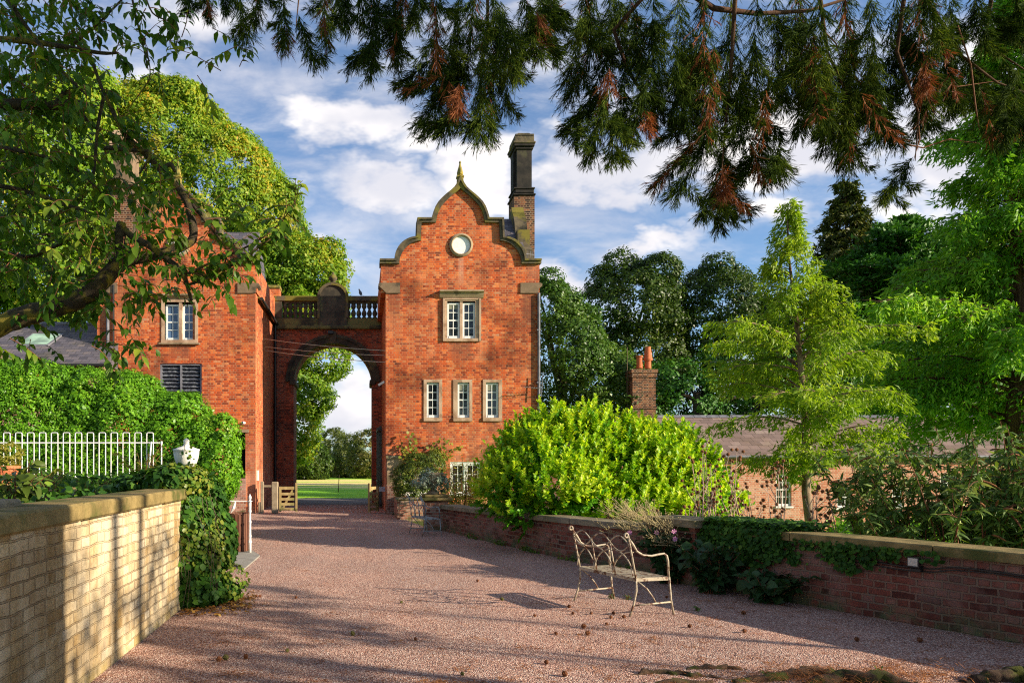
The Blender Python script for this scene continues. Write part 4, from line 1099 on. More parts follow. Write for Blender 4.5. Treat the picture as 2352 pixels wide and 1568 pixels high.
o = MB(); o.prism([(X(889,24.5),24.4),(X(925,24.4),24.3),(X(925,D),D-.06),(X(886,D),D-.06)], 0, .95, 'z'); o.build('footing', M['brick_low'], BW)

# wooden gates ----------------------------------------------------------
def gate(o_xy, d_xy, w_, h_, name, label):
    G = thing(name, (o_xy[0], o_xy[1], 0), label, 'gate', 'timber gates at the arch')
    d = Vector((d_xy[0], d_xy[1], 0)).normalized(); nn = Vector((-d.y, d.x, 0)); o0 = Vector((o_xy[0], o_xy[1], 0))
    Zv = Vector((0,0,1))
    a = MB(); a.obox(o0+d*.04+Zv*(.05+h_/2), d*.04, nn*.035, Zv*h_/2); a.build('hanging_stile', M['wood'], G)
    a = MB(); a.obox(o0+d*(w_-.035)+Zv*(.05+h_/2+.06), d*.035, nn*.035, Zv*(h_/2+.06)); a.build('closing_stile', M['wood'], G)
    for i in range(5):
        z = .14+(h_-.12)*[0,.23,.46,.70,.97][i]
        a = MB(); a.obox(o0+d*w_/2+Zv*z, d*(w_/2-.075), nn*.012, Zv*(.045 if i < 4 else .05)); a.build('bar', M['wood'], G)
    a = MB(); p0 = o0+d*.1+Zv*.12+nn*.022; p1 = o0+d*(w_-.12)+Zv*(h_-.0)+nn*.022; m_ = (p0+p1)/2; ax_ = (p1-p0)/2; up = ax_.normalized().cross(nn)
    a.obox(m_, ax_, nn*.009, up*.035); a.build('brace', M['wood'], G)
    return G
yg = D-.05
gate((X(641,yg), yg), (1, .12), X(683,yg)-X(641,yg), Z(1117,yg)-.05, 'timber_gate', 'five-bar timber gate leaf standing left in the archway')
gate((X(869,yg), yg+.3), (-.62, -1.0)[::1], .62, Z(1117,yg)-.05, 'timber_gate', 'five-bar timber gate leaf seen edge-on at the right tower foot')
gp = MB(); gp.bev(X(624,yg), X(639,yg), yg-.1, yg+.12, 0, Z(1106,yg), .025); tag(gp.build('gate_post', M['wood_grey'], None, (X(632,yg),yg,0)), 'thick timber gate post that the left gate leaf hangs from', 'post', 'timber posts by the left tower')
gp = MB(); gp.bev(X(599.5,yg), X(606.5,yg), yg-.15, yg-.05, 0, Z(1105,yg), .012); gp.box(X(606.5,yg), X(624,yg), yg-.10, yg-.06, Z(1118,yg), Z(1113.5,yg)); gp.bev(X(594.5,yg), X(599.3,yg), yg-.14, yg-.06, 0, Z(1152,yg), .012)
tag(gp.build('gate_post', M['wood_grey'], None, (X(603,yg),yg,0)), 'thin timber post with short rail against the left tower corner', 'post', 'timber posts by the left tower')
o = MB(); o.box(X(868,D+1), X(885,D+1)-.0, D+.75, D+.79, Z(1128,D+1), Z(1117,D+1)); tag(o.build('notice_plate', plain('dull_white_plate', (.45,.45,.47)), None, (X(876,D),D+.8,1)), 'blank pale plate beside the right gate leaf', 'sign')

# lamps, camera, wires, aerials, bird -------------------------------------
o = MB(); z_ = az(769); o.box(ax(754), ax(766), A-.32, A-.18, z_, z_+.12); o.tube([(ax(760),A-.18,z_+.1),(ax(760),A-.05,z_+.2)], .02, 6)
tag(o.build('flood_light', M['black'], None, (ax(760),A-.2,z_)), 'black floodlight on the keystone over the arch', 'floodlight')
o = MB(); q_ = P(881.5, 880, D); o.obox(Vector(q_)+Vector((-.08,.1,0)), (.10,.0,.06), (0,.08,0), (-.02,0,.03)); tag(o.build('flood_light', M['lead'], None, q_), 'grey floodlight tilted off the left edge of the right tower', 'floodlight')
CC = thing('security_camera', P(560,971,D), 'small white security camera above the dark opening', 'camera')
o = MB(); c = Vector(P(560,971,D)); o.tube([c+Vector((.02,0,.0)), c+Vector((-.02,-.17,-.0))], .045, 10); o.build('housing', M['white'], CC)
o = MB(); o.tube([c+Vector((-.02,-.172,0)), c+Vector((-.021,-.18,0))], .03, 10); o.build('lens', M['dark'], CC)
for i, (va, vb) in enumerate(((779,805),(795,815),(802,830))):
    a_ = Vector((X(587,D)+.02, D+1.9+.2*i, Z(va, D+2))); b_ = Vector((X(886,D)-.0, D+.02+.1*i, Z(vb, D)))
    o = MB(); o.tube([a_.lerp(b_, s/10)-Vector((0,0,.10*4*(s/10)*(1-s/10)*.5)) for s in range(11)], .010+.003*(i==2), 5)
    tag(o.build('overhead_wire', M['wire'] if 'wire' in M else M['concrete'], None, tuple(a_)), ['topmost of the three pale wires crossing before the arch','middle of the three pale wires crossing before the arch','lowest and thickest of the three pale wires before the arch'][i], 'wire', 'wires slung between the towers')
def yagi(base, dirv, L_, n_, elem, name, label, vert=False):
    T_ = thing(name, base, label, 'aerial', 'television aerials on the right tower')
    b = Vector(base); d = Vector(dirv).normalized(); e_ = Vector((0,0,1)) if vert else d.cross(Vector((0,0,1))).normalized()
    o = MB(); o.tube([b, b+d*L_], .012, 5); o.build('boom', M['lead'], T_)
    o = MB()
    for i in range(n_):
        p = b+d*L_*(i+.5)/n_; o.tube([p-e_*elem*(1-.3*i/n_), p+e_*elem*(1-.3*i/n_)], .007, 4)
    o.build('elements', M['lead'], T_)
    return T_
T1 = yagi(tuple(Vector(P(1240,893,D))+Vector((0,-.2,0))), (-1,-.2,.05), .62, 7, .16, 'tv_aerial', 'thin television aerial low on the right edge of the right tower')
o = MB(); c = Vector(P(1240,893,D))+Vector((0,-.2,0)); o.tube([c+Vector((.0,0,-.28)), c+Vector((.06,0,.55))], .014, 5); o.tube([c+Vector((.0,0,-.1)), c+Vector((-.05,.2,-.3))], .012, 5); o.build('mast', M['lead'], T1)
T2 = yagi(tuple(Vector(P(1236,574,D))+Vector((0,.6,0))), (-.85,-.5,-.05), .7, 6, .12, 'tv_aerial', 'small television aerial beside the mossy gable edge under the tall chimney', True)
o = MB(); c = Vector(P(1236,574,D))+Vector((0,.6,0)); o.tube([c+Vector((0,0,.2)), c+Vector((0,0,-.25)), c+Vector((-.1,0,-.45)), c+Vector((-.2,0,-.5))], .013, 5); o.build('mast', M['lead'], T2)
# pigeon on the rail
B_ = Vector((ax(830), A+.15, az(679.5)))
o = MB(); o.lathe([(.01,0),(.045,.03),(.062,.09),(.058,.15),(.035,.20),(.030,.22),(.034,.245),(.030,.27),(.01,.29)], (0,0,0), 10)
s0 = 0; o.rot(Matrix.Translation(B_+Vector((0,0,.05))) @ rotm('Y', -.35)); 
o.add([B_+Vector((.02,-.03,.1)), B_+Vector((.02,.03,.1)), B_+Vector((.14,.02,-.02)), B_+Vector((.14,-.02,-.02))], [(0,1,2,3)])
o.tube([B_+Vector((-.09,0,.31)), B_+Vector((-.125,0,.30))], [.01,.002], 5)
o.tube([B_+Vector((-.01,-.02,.06)), B_+Vector((-.01,-.02,0))], .006, 4); o.tube([B_+Vector((-.01,.02,.06)), B_+Vector((-.01,.02,0))], .006, 4)
tag(o.build('pigeon', plain('pigeon_grey', (.10,.11,.15), .7), None, tuple(B_), smooth=True), 'grey pigeon perched on the balustrade rail', 'bird')

# garden benches ----------------------------------------------------------
def bench(name, label, org, e1, e2, mat, sx=1.0, W_=1.0, De=.51):
    """org = back leg foot at the near end; e1 along the seat, e2 towards the front"""
    T_ = thing(name, (org[0], org[1], 0), label, 'bench', 'iron garden benches')
    e1 = Vector((*e1, 0)).normalized()*sx; e2 = Vector((*e2, 0)).normalized()*sx; o0 = Vector((org[0], org[1], 0)); K = Vector((0,0,1))
    def q(a, b, c): return o0+e1*a+e2*b+K*c
    SH, BH = .42, .90; r = .0105
    def curve(pts, rr_, nm, par=T_, n=6):
        o = MB(); o.tube(pts, rr_, n); return o.build(nm, M[mat], par, smooth=True)
    def bk(z): return .06-.10*(z-SH)/(BH-SH)   # backrest leans away
    for a in (0, W_):
        curve([q(a,-.02,0), q(a,.03,.13), q(a,.065,.28), q(a,.06,SH)], .012, 'leg')
        curve([q(a,De+.035,0), q(a,De+.0,.16), q(a,De-.025,SH)], .012, 'leg')
        # post with scroll, and the arm flowing to the front leg
        po = curve([q(a,bk(SH),SH), q(a,bk(.6),.6), q(a,bk(BH),BH)]+[q(a,bk(BH)-.022+.022*math.cos(R(t_)),BH+.024*math.sin(R(t_))) for t_ in range(40,330,40)], .011, 'back_post')
        curve([q(a,bk(BH-.02),BH-.03), q(a,.02,.80), q(a,.07,.72), q(a,.15,.675), q(a,.26,.665), q(a,.36,.68), q(a,.42,.685), q(a,.455,.66), q(a,.47,.60), q(a,De-.03,SH)], .0125, 'armrest')
        curve([q(a,.03,.12), q(a,De+.0,.14)], .010, 'stretcher')
        curve([q(a,.08,SH-.03), q(a,.20,.30), q(a,.28,.20), q(a,.32,.13)], .008, 'brace')
    for i in (1, 2):
        a = W_*i/3; curve([q(a,bk(SH)-.004,SH-.01), q(a,bk(BH-.09),BH-.09)], .009, 'back_post')
    # crossing waves along the top, gothic arches beneath
    for ph in (0, 1):
        pts = []
        for i in range(49):
            s = i/48; pts.append(q(W_*s, bk(.82)+(.006 if ph else -.006), BH-.105+(.085 if ph == 0 else -.085)*math.sin(s*3*math.pi)*(1 if True else 1)))
        curve(pts, .0075, 'back_scroll')
    for i in range(3):
        a0 = W_*i/3; a1 = W_*(i+1)/3; w3 = W_/3
        f1 = []; f2 = []
        for j in range(13):
            th = R(90*j/12)
            f1.append(q(min(a0+w3*1.0*math.sin(th), W_), bk(.6)+.004, SH+.02+.27*math.cos(th)))
            f2.append(q(max(a1-w3*1.0*math.sin(th), 0), bk(.6)-.004, SH+.02+.27*math.cos(th)))
        curve(f1, .0075, 'back_arch'); curve(f2, .0075, 'back_arch')
    # slatted seat
    o = MB()
    for (c_, axx, ayy) in ((q(W_/2,.055,SH-.015), e1*W_/2, e2.normalized()*.005), (q(W_/2,De-.03,SH-.015), e1*W_/2, e2.normalized()*.005), (q(0,De/2+.01,SH-.015), e2*(De/2-.05), e1.normalized()*.006), (q(W_,De/2+.01,SH-.015), e2*(De/2-.05), e1.normalized()*.006)):
        o.obox(c_, axx, ayy, K*.019)
    o.build('seat_frame', M[mat], T_)
    for i in range(9):
        o = MB(); o.obox(q(W_/2,.085+i*(De-.14)/8.6,SH), e1*(W_/2-.01), e2.normalized()*.0145, K*.003); o.build('seat_slat', M[mat], T_)
    return T_
bench('garden_bench', 'cream wrought-iron bench with looped back on the gravel in front', (2.99,8.2), (-.34,.92), (.5,.13), 'bench')
bench('garden_bench', 'small grey iron bench far off beside the planter pier', (1.43,17.2), (-.26,.80), (.42,-.12), 'bench_grey', sx=.82)
# ------------------------------------------------------------------ leaf materials
ML = {}
ML['lime'] = leaf_mat('lime_tree_leaf', [(0,(.05,.12,.010)),(.35,(.12,.23,.014)),(.62,(.22,.31,.018)),(.88,(.36,.34,.022)),(1,(.48,.24,.02))], nscale=.25, patch=((.25,.19,.018), .22, .58))
ML['lime2'] = leaf_mat('yellowing_leaf', [(0,(.06,.14,.010)),(.4,(.13,.25,.014)),(.75,(.26,.33,.02)),(1,(.42,.26,.025))], nscale=.3)
ML['dark'] = leaf_mat('dark_tree_leaf', [(0,(.014,.034,.004)),(.5,(.034,.072,.006)),(.85,(.075,.115,.010)),(1,(.14,.165,.018))], nscale=.3, rough=.4, trans=.25)
ML['mid'] = leaf_mat('mid_green_leaf', [(0,(.02,.06,.008)),(.5,(.055,.125,.012)),(1,(.13,.20,.025))], nscale=.3, rough=.4, trans=.25)
ML['woods'] = leaf_mat('far_wood_leaf', [(0,(.06,.09,.02)),(.5,(.12,.15,.03)),(1,(.22,.20,.06))], nscale=.08, patch=((.24,.17,.06), .08, .5))
ML['hedge'] = leaf_mat('hedge_leaf', [(0,(.05,.15,.008)),(.5,(.11,.28,.012)),(.85,(.19,.38,.02)),(.97,(.30,.42,.03)),(1,(.50,.30,.03))], nscale=.6, rough=.38, trans=.3)
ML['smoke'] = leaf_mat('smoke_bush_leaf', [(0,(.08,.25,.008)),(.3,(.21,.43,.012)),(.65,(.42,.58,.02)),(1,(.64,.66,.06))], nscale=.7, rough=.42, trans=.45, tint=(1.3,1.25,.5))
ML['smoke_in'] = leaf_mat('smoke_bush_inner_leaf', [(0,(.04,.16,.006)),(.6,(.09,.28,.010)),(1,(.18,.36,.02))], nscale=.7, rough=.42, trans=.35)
ML['meta'] = leaf_mat('dawn_redwood_needle', [(0,(.08,.17,.008)),(.5,(.19,.30,.014)),(1,(.38,.45,.035))], nscale=.8, rough=.5, trans=.45)
ML['meta_dark'] = leaf_mat('deep_green_needle', [(0,(.04,.15,.010)),(.5,(.14,.32,.016)),(1,(.34,.50,.035))], nscale=.6, rough=.5, trans=.4)
ML['spruce'] = leaf_mat('spruce_needle', [(0,(.014,.035,.008)),(.5,(.05,.07,.012)),(.9,(.13,.13,.018)),(1,(.18,.15,.02))], nscale=.4, trans=.15)
ML['cypress'] = leaf_mat('cypress_spray', [(0,(.016,.07,.010)),(.5,(.045,.15,.014)),(1,(.12,.25,.02))], nscale=.3, trans=.2, patch=((.09,.065,.015), .35, .6))
ML['sequoia'] = leaf_mat('sequoia_needle', [(0,(.006,.014,.004)),(.45,(.022,.044,.007)),(.8,(.085,.12,.014)),(1,(.19,.22,.025))], nscale=1.1, rough=.8, trans=.2, spec=.05)
ML['sequoia_dead'] = leaf_mat('dead_sequoia_needle', [(0,(.07,.022,.010)),(.5,(.17,.05,.016)),(1,(.34,.11,.03))], nscale=2, rough=.7, trans=.25, tint=(1.2,1,.8))
ML['cherry'] = leaf_mat('cherry_leaf', [(0,(.025,.07,.008)),(.45,(.06,.135,.012)),(.8,(.14,.22,.02)),(1,(.34,.38,.035))], nscale=1.5, rough=.42, trans=.45, spec=.2)
ML['ivy'] = leaf_mat('ivy_leaf', [(0,(.014,.045,.008)),(.5,(.035,.10,.012)),(.85,(.08,.17,.018)),(1,(.20,.27,.03))], nscale=2, rough=.5, trans=.2, spec=.12)
ML['ivy_young'] = leaf_mat('young_ivy_leaf', [(0,(.06,.12,.015)),(.5,(.13,.20,.02)),(1,(.28,.26,.04))], nscale=2, rough=.35, trans=.3)
ML['anemone'] = leaf_mat('anemone_leaf', [(0,(.012,.04,.012)),(.6,(.03,.075,.02)),(1,(.05,.10,.03))], nscale=2, rough=.5, trans=.2)
ML['budd'] = leaf_mat('buddleia_leaf', [(0,(.03,.07,.012)),(.5,(.075,.145,.02)),(.8,(.17,.24,.04)),(1,(.42,.44,.18))], nscale=1.5, rough=.6, trans=.2)
ML['silver'] = leaf_mat('silver_leaf', [(0,(.12,.17,.10)),(.6,(.24,.30,.20)),(1,(.44,.48,.38))], nscale=3, rough=.7, trans=.1, tint=(1,1,1))
ML['shrub'] = leaf_mat('shrub_leaf', [(0,(.03,.06,.01)),(.5,(.08,.12,.018)),(1,(.20,.21,.03))], nscale=1.5, rough=.4, trans=.25)
ML['straw'] = leaf_mat('yellow_green_leaf', [(0,(.08,.11,.015)),(.5,(.20,.21,.025)),(1,(.34,.28,.05))], nscale=1.5, rough=.5, trans=.35)
ML['climb'] = leaf_mat('climber_leaf', [(0,(.08,.11,.015)),(.6,(.18,.20,.02)),(.9,(.30,.24,.03)),(1,(.40,.10,.04))], nscale=1.5, rough=.5, trans=.3)
ML['litter'] = leaf_mat('orange_needle_litter', [(0,(.16,.055,.02)),(.5,(.34,.12,.035)),(1,(.55,.24,.07))], nscale=2, rough=.8, trans=.1)
ML['dryleaf'] = leaf_mat('fallen_leaf', [(0,(.16,.06,.02)),(.5,(.34,.15,.03)),(1,(.45,.30,.06))], nscale=2, rough=.7, trans=.15)
ML['grass'] = leaf_mat('grass_blade', [(0,(.05,.11,.012)),(.6,(.10,.19,.02)),(1,(.20,.24,.04))], nscale=1, rough=.5, trans=.3)

# ------------------------------------------------------------------ generators
def ell(y, u, v, ru, rv, rd=None, dy=0):
    """ellipsoid in metres from its surveyed bearing and size; rd = radius in depth"""
    yy = y+dy; k = yy/F
    return (X(u,yy), yy, Z(v,yy), ru*k, (rd if rd is not None else ru*k*.8), rv*k)

def shell_points(E, n, inner=.72, back=.35, rg=rng, skin=1.0, low=-1.0):
    """points near the surface of a union of ellipsoids; most on the camera side"""
    E = np.array(E); area = (E[:,3]*E[:,5]); pr = area/area.sum()
    out = []; od = []
    got = 0
    while got < n:
        m = n*2
        k = rg.choice(len(E), m, p=pr); d = rdir(m, rg)
        keep = (d[:,1] < .25) | (rg.random(m) < back)
        keep &= d[:,2] > low
        k, d = k[keep], d[keep]
        r = (inner + (skin-inner)*rg.random(len(k))**.6)[:, None]
        p = E[k,:3] + d*r*E[k,3:]
        q = np.ones(len(k), bool)
        for j in range(len(E)):       # drop those deep inside a neighbour
            dd = (((p-E[j,:3])/E[j,3:])**2).sum(1)
            q &= ~((dd < inner**2*.8) & (k != j))
        p, d = p[q], d[q]
        out.append(p); od.append(unit(d/E[k[q],3:])); got += len(p)
    return np.concatenate(out)[:n], np.concatenate(od)[:n]

def clumpy(E, nclump, per, cr, leaf, rg=rng, inner=.8, back=.35, flat=.75, droop=.25, wr=.6, aspect=1.0, gap=0.0, low=-1.0):
    """crown: small clumps of leaves scattered over the ellipsoids. returns (n,4,3)"""
    c, d = shell_points(E, nclump, inner, back, rg, low=low)
    rr = cr*(.55+.9*rg.random(nclump))
    k = np.repeat(np.arange(nclump), per)
    if gap > 0: k = k[rg.random(len(k)) > gap*rg.random(nclump)[k]]
    m = len(k); q = rdir(m, rg)
    dk = d[k]
    flip = (q*dk).sum(1) < -.25; q[flip] *= -1
    p = c[k] + q*(rr[k]*(.35+.65*rg.random(m)**.5))[:, None]*np.array([1,1,flat])
    nrm = unit(q*.8 + dk*.7 + np.array([0,0,.35]) + rg.normal(size=(m,3))*.45)
    dr = rg.normal(size=(m,3)); dr[:,2] -= droop; dr = dr - nrm*(dr*nrm).sum(1, keepdims=True)*.8
    L = leaf*(.6+.8*rg.random(m))
    return leafquads(p, dr, nrm, L, L*wr*aspect)

def bumps(E, n, r, rg):
    """extra boughs standing proud of the main masses, so the outline is uneven"""
    E = list(E); out = []
    for i in range(n):
        e = E[rg.integers(0, len(E))]; d = rdir(1, rg)[0]; d[1] = -abs(d[1])*.6; d = d/np.linalg.norm(d)
        if d[2] < -.3: d[2] *= -1
        rr = r*rg.uniform(.5, 1.3)
        out.append((e[0]+d[0]*e[3]*.93, e[1]+d[1]*e[4]*.93, e[2]+d[2]*e[5]*.93, rr, rr, rr*.8))
    return E+out
def tree(name, label, group, base, trunk_top, r0, E, mat, nclump, per, cr, leaf, limbs=7, barkm='bark_far', cat='tree', nb=0, br_=1.2, **kw):
    if nb: E = bumps(E, nb, br_, np.random.default_rng(nb+len(label)))
    T_ = thing(name, base, label, cat, group)
    b = Vector(base); tt = Vector(trunk_top)
    o = MB(); o.tube([b, b.lerp(tt,.4)+Vector((r0*.3,0,0)), tt], [r0*1.3, r0*.85, r0*.45], 10)
    rs = random.Random(hash(label) % 1000 if False else len(label))
    Ea = list(E)
    for i in range(limbs):
        e = Ea[i % len(Ea)]
        st = b.lerp(tt, .45+.5*rs.random()); en = Vector((e[0]+rs.uniform(-.6,.6)*e[3], e[1]+rs.uniform(-.5,.5)*e[4], e[2]+rs.uniform(-.3,.7)*e[5]))
        mid = st.lerp(en, .5)+Vector((0,0,.08*(en-st).length))
        o.tube([st, mid, en], [r0*.35, r0*.22, r0*.06], 6)
    o.build('trunk', M[barkm], T_, smooth=True)
    quads('crown', clumpy(E, nclump, per, cr, leaf, **kw), mat, T_)
    return T_

G = 'broadleaf trees behind the gatehouse'
# big limes behind the left tower
tree('lime_tree', 'huge round-topped lime tree turning yellow behind the left tower', G, (X(470,46),46,-.03), (X(450,46),46,Z(500,46)), .6,
     [ell(46,395,430,165,215,6), ell(46,490,500,168,200,6), ell(46,575,590,135,185,5), ell(46,300,430,110,185,5,-.5), ell(46,470,760,160,190,5)], ML['lime'], 4600, 50, .48, .18, inner=.86, back=.12, nb=34, br_=.95, gap=.12)
tree('lime_tree', 'shorter lime tree seen through the cherry branches at far left', G, (X(120,42),42,-.03), (X(120,42),42,Z(600,42)), .5,
     [ell(42,170,400,130,210,5), ell(42,60,520,150,200,5), ell(42,-40,640,140,160,5), ell(42,230,290,60,110,3), ell(42,150,680,120,130,4)], ML['lime2'], 2200, 44, .62, .24, inner=.7, back=.1, gap=.2)
tree('lime_tree', 'yellow-green lime whose boughs hang down behind the arch opening', G, (X(640,44),44,-.03), (X(650,44),44,Z(700,44)), .5,
     [ell(44,640,640,120,92,4), ell(44,705,640,82,78,4), ell(44,690,740,110,95,4), ell(44,720,820,80,62,3.5), ell(44,690,900,66,72,3), ell(44,680,985,52,80,3), ell(44,590,600,90,90,4)], ML['lime2'], 2200, 46, .45, .18, inner=.7, back=.15, gap=.25, nb=26, br_=.8)
# woods beyond the meadow
for (u, v, ru, rv, y, mt, lab, nc) in ((705,1058,52,48,78,'dark','dark rounded thicket left at the far meadow edge',150), (640,1050,60,60,80,'dark','dark thicket hidden behind the left arch pier',80),
        (768,1040,34,58,92,'woods','tall brownish tree group at the middle of the far meadow edge',150), (800,1055,45,56,88,'woods','round tree between the brownish group and the dark tree at the meadow edge',150), (850,1045,50,62,84,'woods','dark green tree at the right of the far meadow edge',170),
        (735,1040,22,50,98,'woods','slender bare-looking far tree behind the dark thicket',60), (920,1050,60,60,84,'mid','far tree hidden behind the right arch pier',60)):
    tree('far_tree', lab, 'trees at the edge of the meadow', (X(u,y),y,-.03), (X(u,y),y,Z(v,y)), .25, [ell(y,u,v,ru,rv,2.5), ell(y,u+ru*.3,v+rv*.3,ru*.8,rv*.7,2.5), ell(y,u-ru*.4,v+rv*.35,ru*.7,rv*.6,2)], ML[mt], nc*2, 34, .42, .22, limbs=3, inner=.75, back=.1)
# dark trees right of the tower
tree('holly_tree', 'glossy dark green tree standing close behind the right tower', G, (X(1290,36),36,-1), (X(1290,36),36,Z(800,36)), .35,
     [ell(36,1285,830,92,140,3), ell(36,1248,740,45,100,2.4), ell(36,1330,900,75,110,3), ell(36,1395,930,60,130,3)], ML['mid'], 1500, 44, .34, .13, inner=.82, back=.1, nb=18, br_=.6, gap=.25)
tree('oak_tree', 'dark bushy tree with uneven top left of the cottage chimney', G, (X(1440,43),43,-1), (X(1440,43),43,Z(760,43)), .4,
     [ell(43,1440,730,82,112,4), ell(43,1375,735,62,72,3.5), ell(43,1500,760,52,90,3.5), ell(43,1440,850,130,120,4), ell(43,1415,650,34,42,2), ell(43,1475,650,30,38,2)], ML['dark'], 1700, 42, .40, .15, inner=.8, back=.12, gap=.4, nb=22, br_=.8)
tree('oak_tree', 'dark bushy tree with rounded top above the cottage roof', G, (X(1620,43),43,-1), (X(1620,43),43,Z(760,43)), .4,
     [ell(43,1625,730,88,108,4), ell(43,1570,770,56,90,3.5), ell(43,1690,770,54,80,3.5), ell(43,1640,860,130,120,4), ell(43,1730,800,60,100,3)], ML['dark'], 1700, 42, .40, .15, inner=.8, back=.12, gap=.4, nb=23, br_=.8)
tree('yew_tree', 'near-black yew filling the shade behind the cottage roof', G, (X(1600,38),38,-1), (X(1600,38),38,Z(900,38)), .4,
     [ell(38,1540,930,110,100,3), ell(38,1700,900,120,120,3), ell(38,1850,900,110,130,3), ell(38,1980,900,110,130,3), ell(38,1440,960,80,80,3), ell(38,2150,900,150,150,3), ell(38,2350,880,160,160,3)], ML['cypress'], 1500, 40, .45, .16, inner=.8, back=.05)

M['bark_pale'] = mottled('pale_brown_bark', (.22,.14,.09), (.34,.24,.16), 5, .9, c3=(.12,.06,.035), s3=3, bump=.8, bdist=.02, stretch=(3,3,.6))
# ------------------------------------------------------------------ conifers
def conifer(name, label, group, base, top, prof, mat, nb, sub, per, leafL, leafW, rise=.35, sag=.25, seed=1, hang=1.0, bark='bark_red', r0=.14, zmin=0, spray=.22, az=None, drape=.28, front=1.0):
    """prof: list of (z, radius); boughs run out from a tapering stem, carry side twigs and hanging sprays"""
    rg = np.random.default_rng(seed); rs = random.Random(seed)
    T_ = thing(name, base, label, 'tree', group)
    b, t_ = Vector(base), Vector(top); H_ = t_.z-b.z
    zs = [p[0] for p in prof]; rd = [p[1] for p in prof]
    wob = [Vector((rs.uniform(-1,1), rs.uniform(-1,1), 0))*r0*.5 for _ in range(9)]
    stem = [b.lerp(t_, i/8)+(wob[i] if 0 < i < 8 else Vector()) for i in range(9)]
    o = MB(); o.tube(stem, [r0*(1-.93*i/8)+(r0*.5 if i == 0 else 0) for i in range(9)], 9); o.build('trunk', M[bark], T_, smooth=True)
    br = MB(); Ps = []; Ds = []; Hs = []
    for i in range(nb):
        f = (i+rs.random())/nb; f = f**.85
        z = zmin+(t_.z-zmin)*f
        k = (z-b.z)/H_
        sp = stem[min(int(k*8),7)].lerp(stem[min(int(k*8),7)+1], k*8-min(int(k*8),7))
        a = rs.uniform(0, 2*math.pi) if az is None else rs.uniform(*az)
        Rr = float(np.interp(z, zs, rd))*rs.uniform(.72, 1.08)*(front if math.sin(a) < -.25 else 1)
        ri = rise*rs.uniform(.6, 1.3)
        d = Vector((math.cos(a), math.sin(a), 0))
        pts = []
        for j in range(7):
            s = j/6; pts.append(sp + d*Rr*s + Vector((0,0,Rr*(ri*s - sag*s*s*1.6))) + Vector((rs.uniform(-1,1),rs.uniform(-1,1),rs.uniform(-.6,.6)))*Rr*.035*s)
        rb = max(.006, r0*.26*(Rr/max(rd))**.6)
        br.tube(pts, [rb*(1-.85*j/6) for j in range(7)], 5, cap=False)
        ns = max(3, int(sub*(Rr/max(rd))**.9))
        for j in range(ns):
            s = .12+.9*((j+rs.random())/ns); s = min(s, 1.0)
            q = pts[min(int(s*6),5)].lerp(pts[min(int(s*6),5)+1], s*6-min(int(s*6),5))
            sd = 1 if j % 2 else -1
            side = (Vector((-d.y, d.x, 0))*sd*rs.uniform(.3,1) + d*rs.uniform(.2,.9)).normalized()
            ln = spray*(1.25-.55*s)*rs.uniform(.7,1.4)*(max(Rr,.5)/max(rd))**.35
            tip = q+side*ln+Vector((0,0,ln*rs.uniform(-.35,.3)))
            if j % 2 == 0: br.tube([q, q.lerp(tip,.5)+Vector((0,0,ln*.06)), tip], [rb*.3, rb*.2, .002], 3, cap=False)
            m = per
            u_ = rg.random(m)
            P0 = np.array(q)+ (np.array(tip)-np.array(q))*u_[:,None]*1.1 + rg.normal(size=(m,3))*ln*np.array([.15,.15,.09])
            dd = np.array(side)*(.5+.5*rg.random((m,1))) + rg.normal(size=(m,3))*.45; dd[:,2] -= hang*(.2+rg.random(m))
            P0[:,2] -= (rg.random(m)**1.3*drape*hang - .04)
            Ps.append(P0); Ds.append(dd)
    br.build('branch', M[bark], T_, smooth=True)
    Pp, Dd = np.concatenate(Ps), np.concatenate(Ds); m = len(Pp)
    L = leafL*(.6+.8*rg.random(m))
    quads('foliage', leafquads(Pp, Dd, rg.normal(size=(m,3))+np.array([0,-.4,.5]), L, leafW*(.7+.6*rg.random(m)), bend=.25), mat, T_)
    return T_
ym = 16.0; zz = lambda v: Z(v, ym)
conifer('dawn_redwood', 'young feathery yellow-green dawn redwood with slim leaning trunk before the cottage', 'feathery conifers in the sunken garden', (X(1872,ym),ym,-1.0), (X(1809,ym),ym,zz(466)),
        [(zz(1180),.6),(zz(1120),1.0),(zz(1040),1.6),(zz(940),2.1),(zz(830),2.5),(zz(790),1.5),(zz(740),1.0),(zz(660),.70),(zz(600),.50),(zz(560),.28),(zz(500),.14),(zz(466),.05)],
        ML['meta'], 80, 22, 36, .13, .032, seed=4, zmin=zz(1120), spray=.30, hang=1.0, r0=.12, rise=.75, sag=.32, drape=.30, bark='bark_pale')
yr = 22.0; zz = lambda v: Z(v, yr)
conifer('dawn_redwood', 'large deep green feathery conifer filling the right edge, boughs sweeping over the buddleia', 'feathery conifers in the sunken garden', (X(2345,yr),yr,-1.0), (X(2330,yr),yr,zz(-60)),
        [(zz(v_), p_*yr/F) for v_, p_ in ((1080,240),(1020,300),(920,350),(820,370),(720,335),(640,250),(560,190),(460,165),(330,150),(200,115),(120,80),(-60,8))],
        ML['meta_dark'], 165, 34, 44, .21, .055, seed=9, zmin=zz(1060), spray=.62, hang=1.0, r0=.28, rise=.6, sag=.30, drape=.62, front=.68)
ys_ = 46.0; zz = lambda v: Z(v, ys_)
conifer('spruce_tree', 'tall narrow dark spruce rising to a point behind the feathery conifers', 'dark conifers behind the cottage', (X(1943,ys_),ys_,-1.0), (X(1943,ys_),ys_,zz(418)),
        [(zz(1000),3.8),(zz(760),2.6),(zz(650),2.1),(zz(560),1.6),(zz(500),1.15),(zz(450),.55),(zz(418),.05)], ML['spruce'], 170, 18, 40, .26, .11, seed=5, zmin=zz(950), spray=.8, hang=.5, rise=-.05, sag=.0, r0=.25)
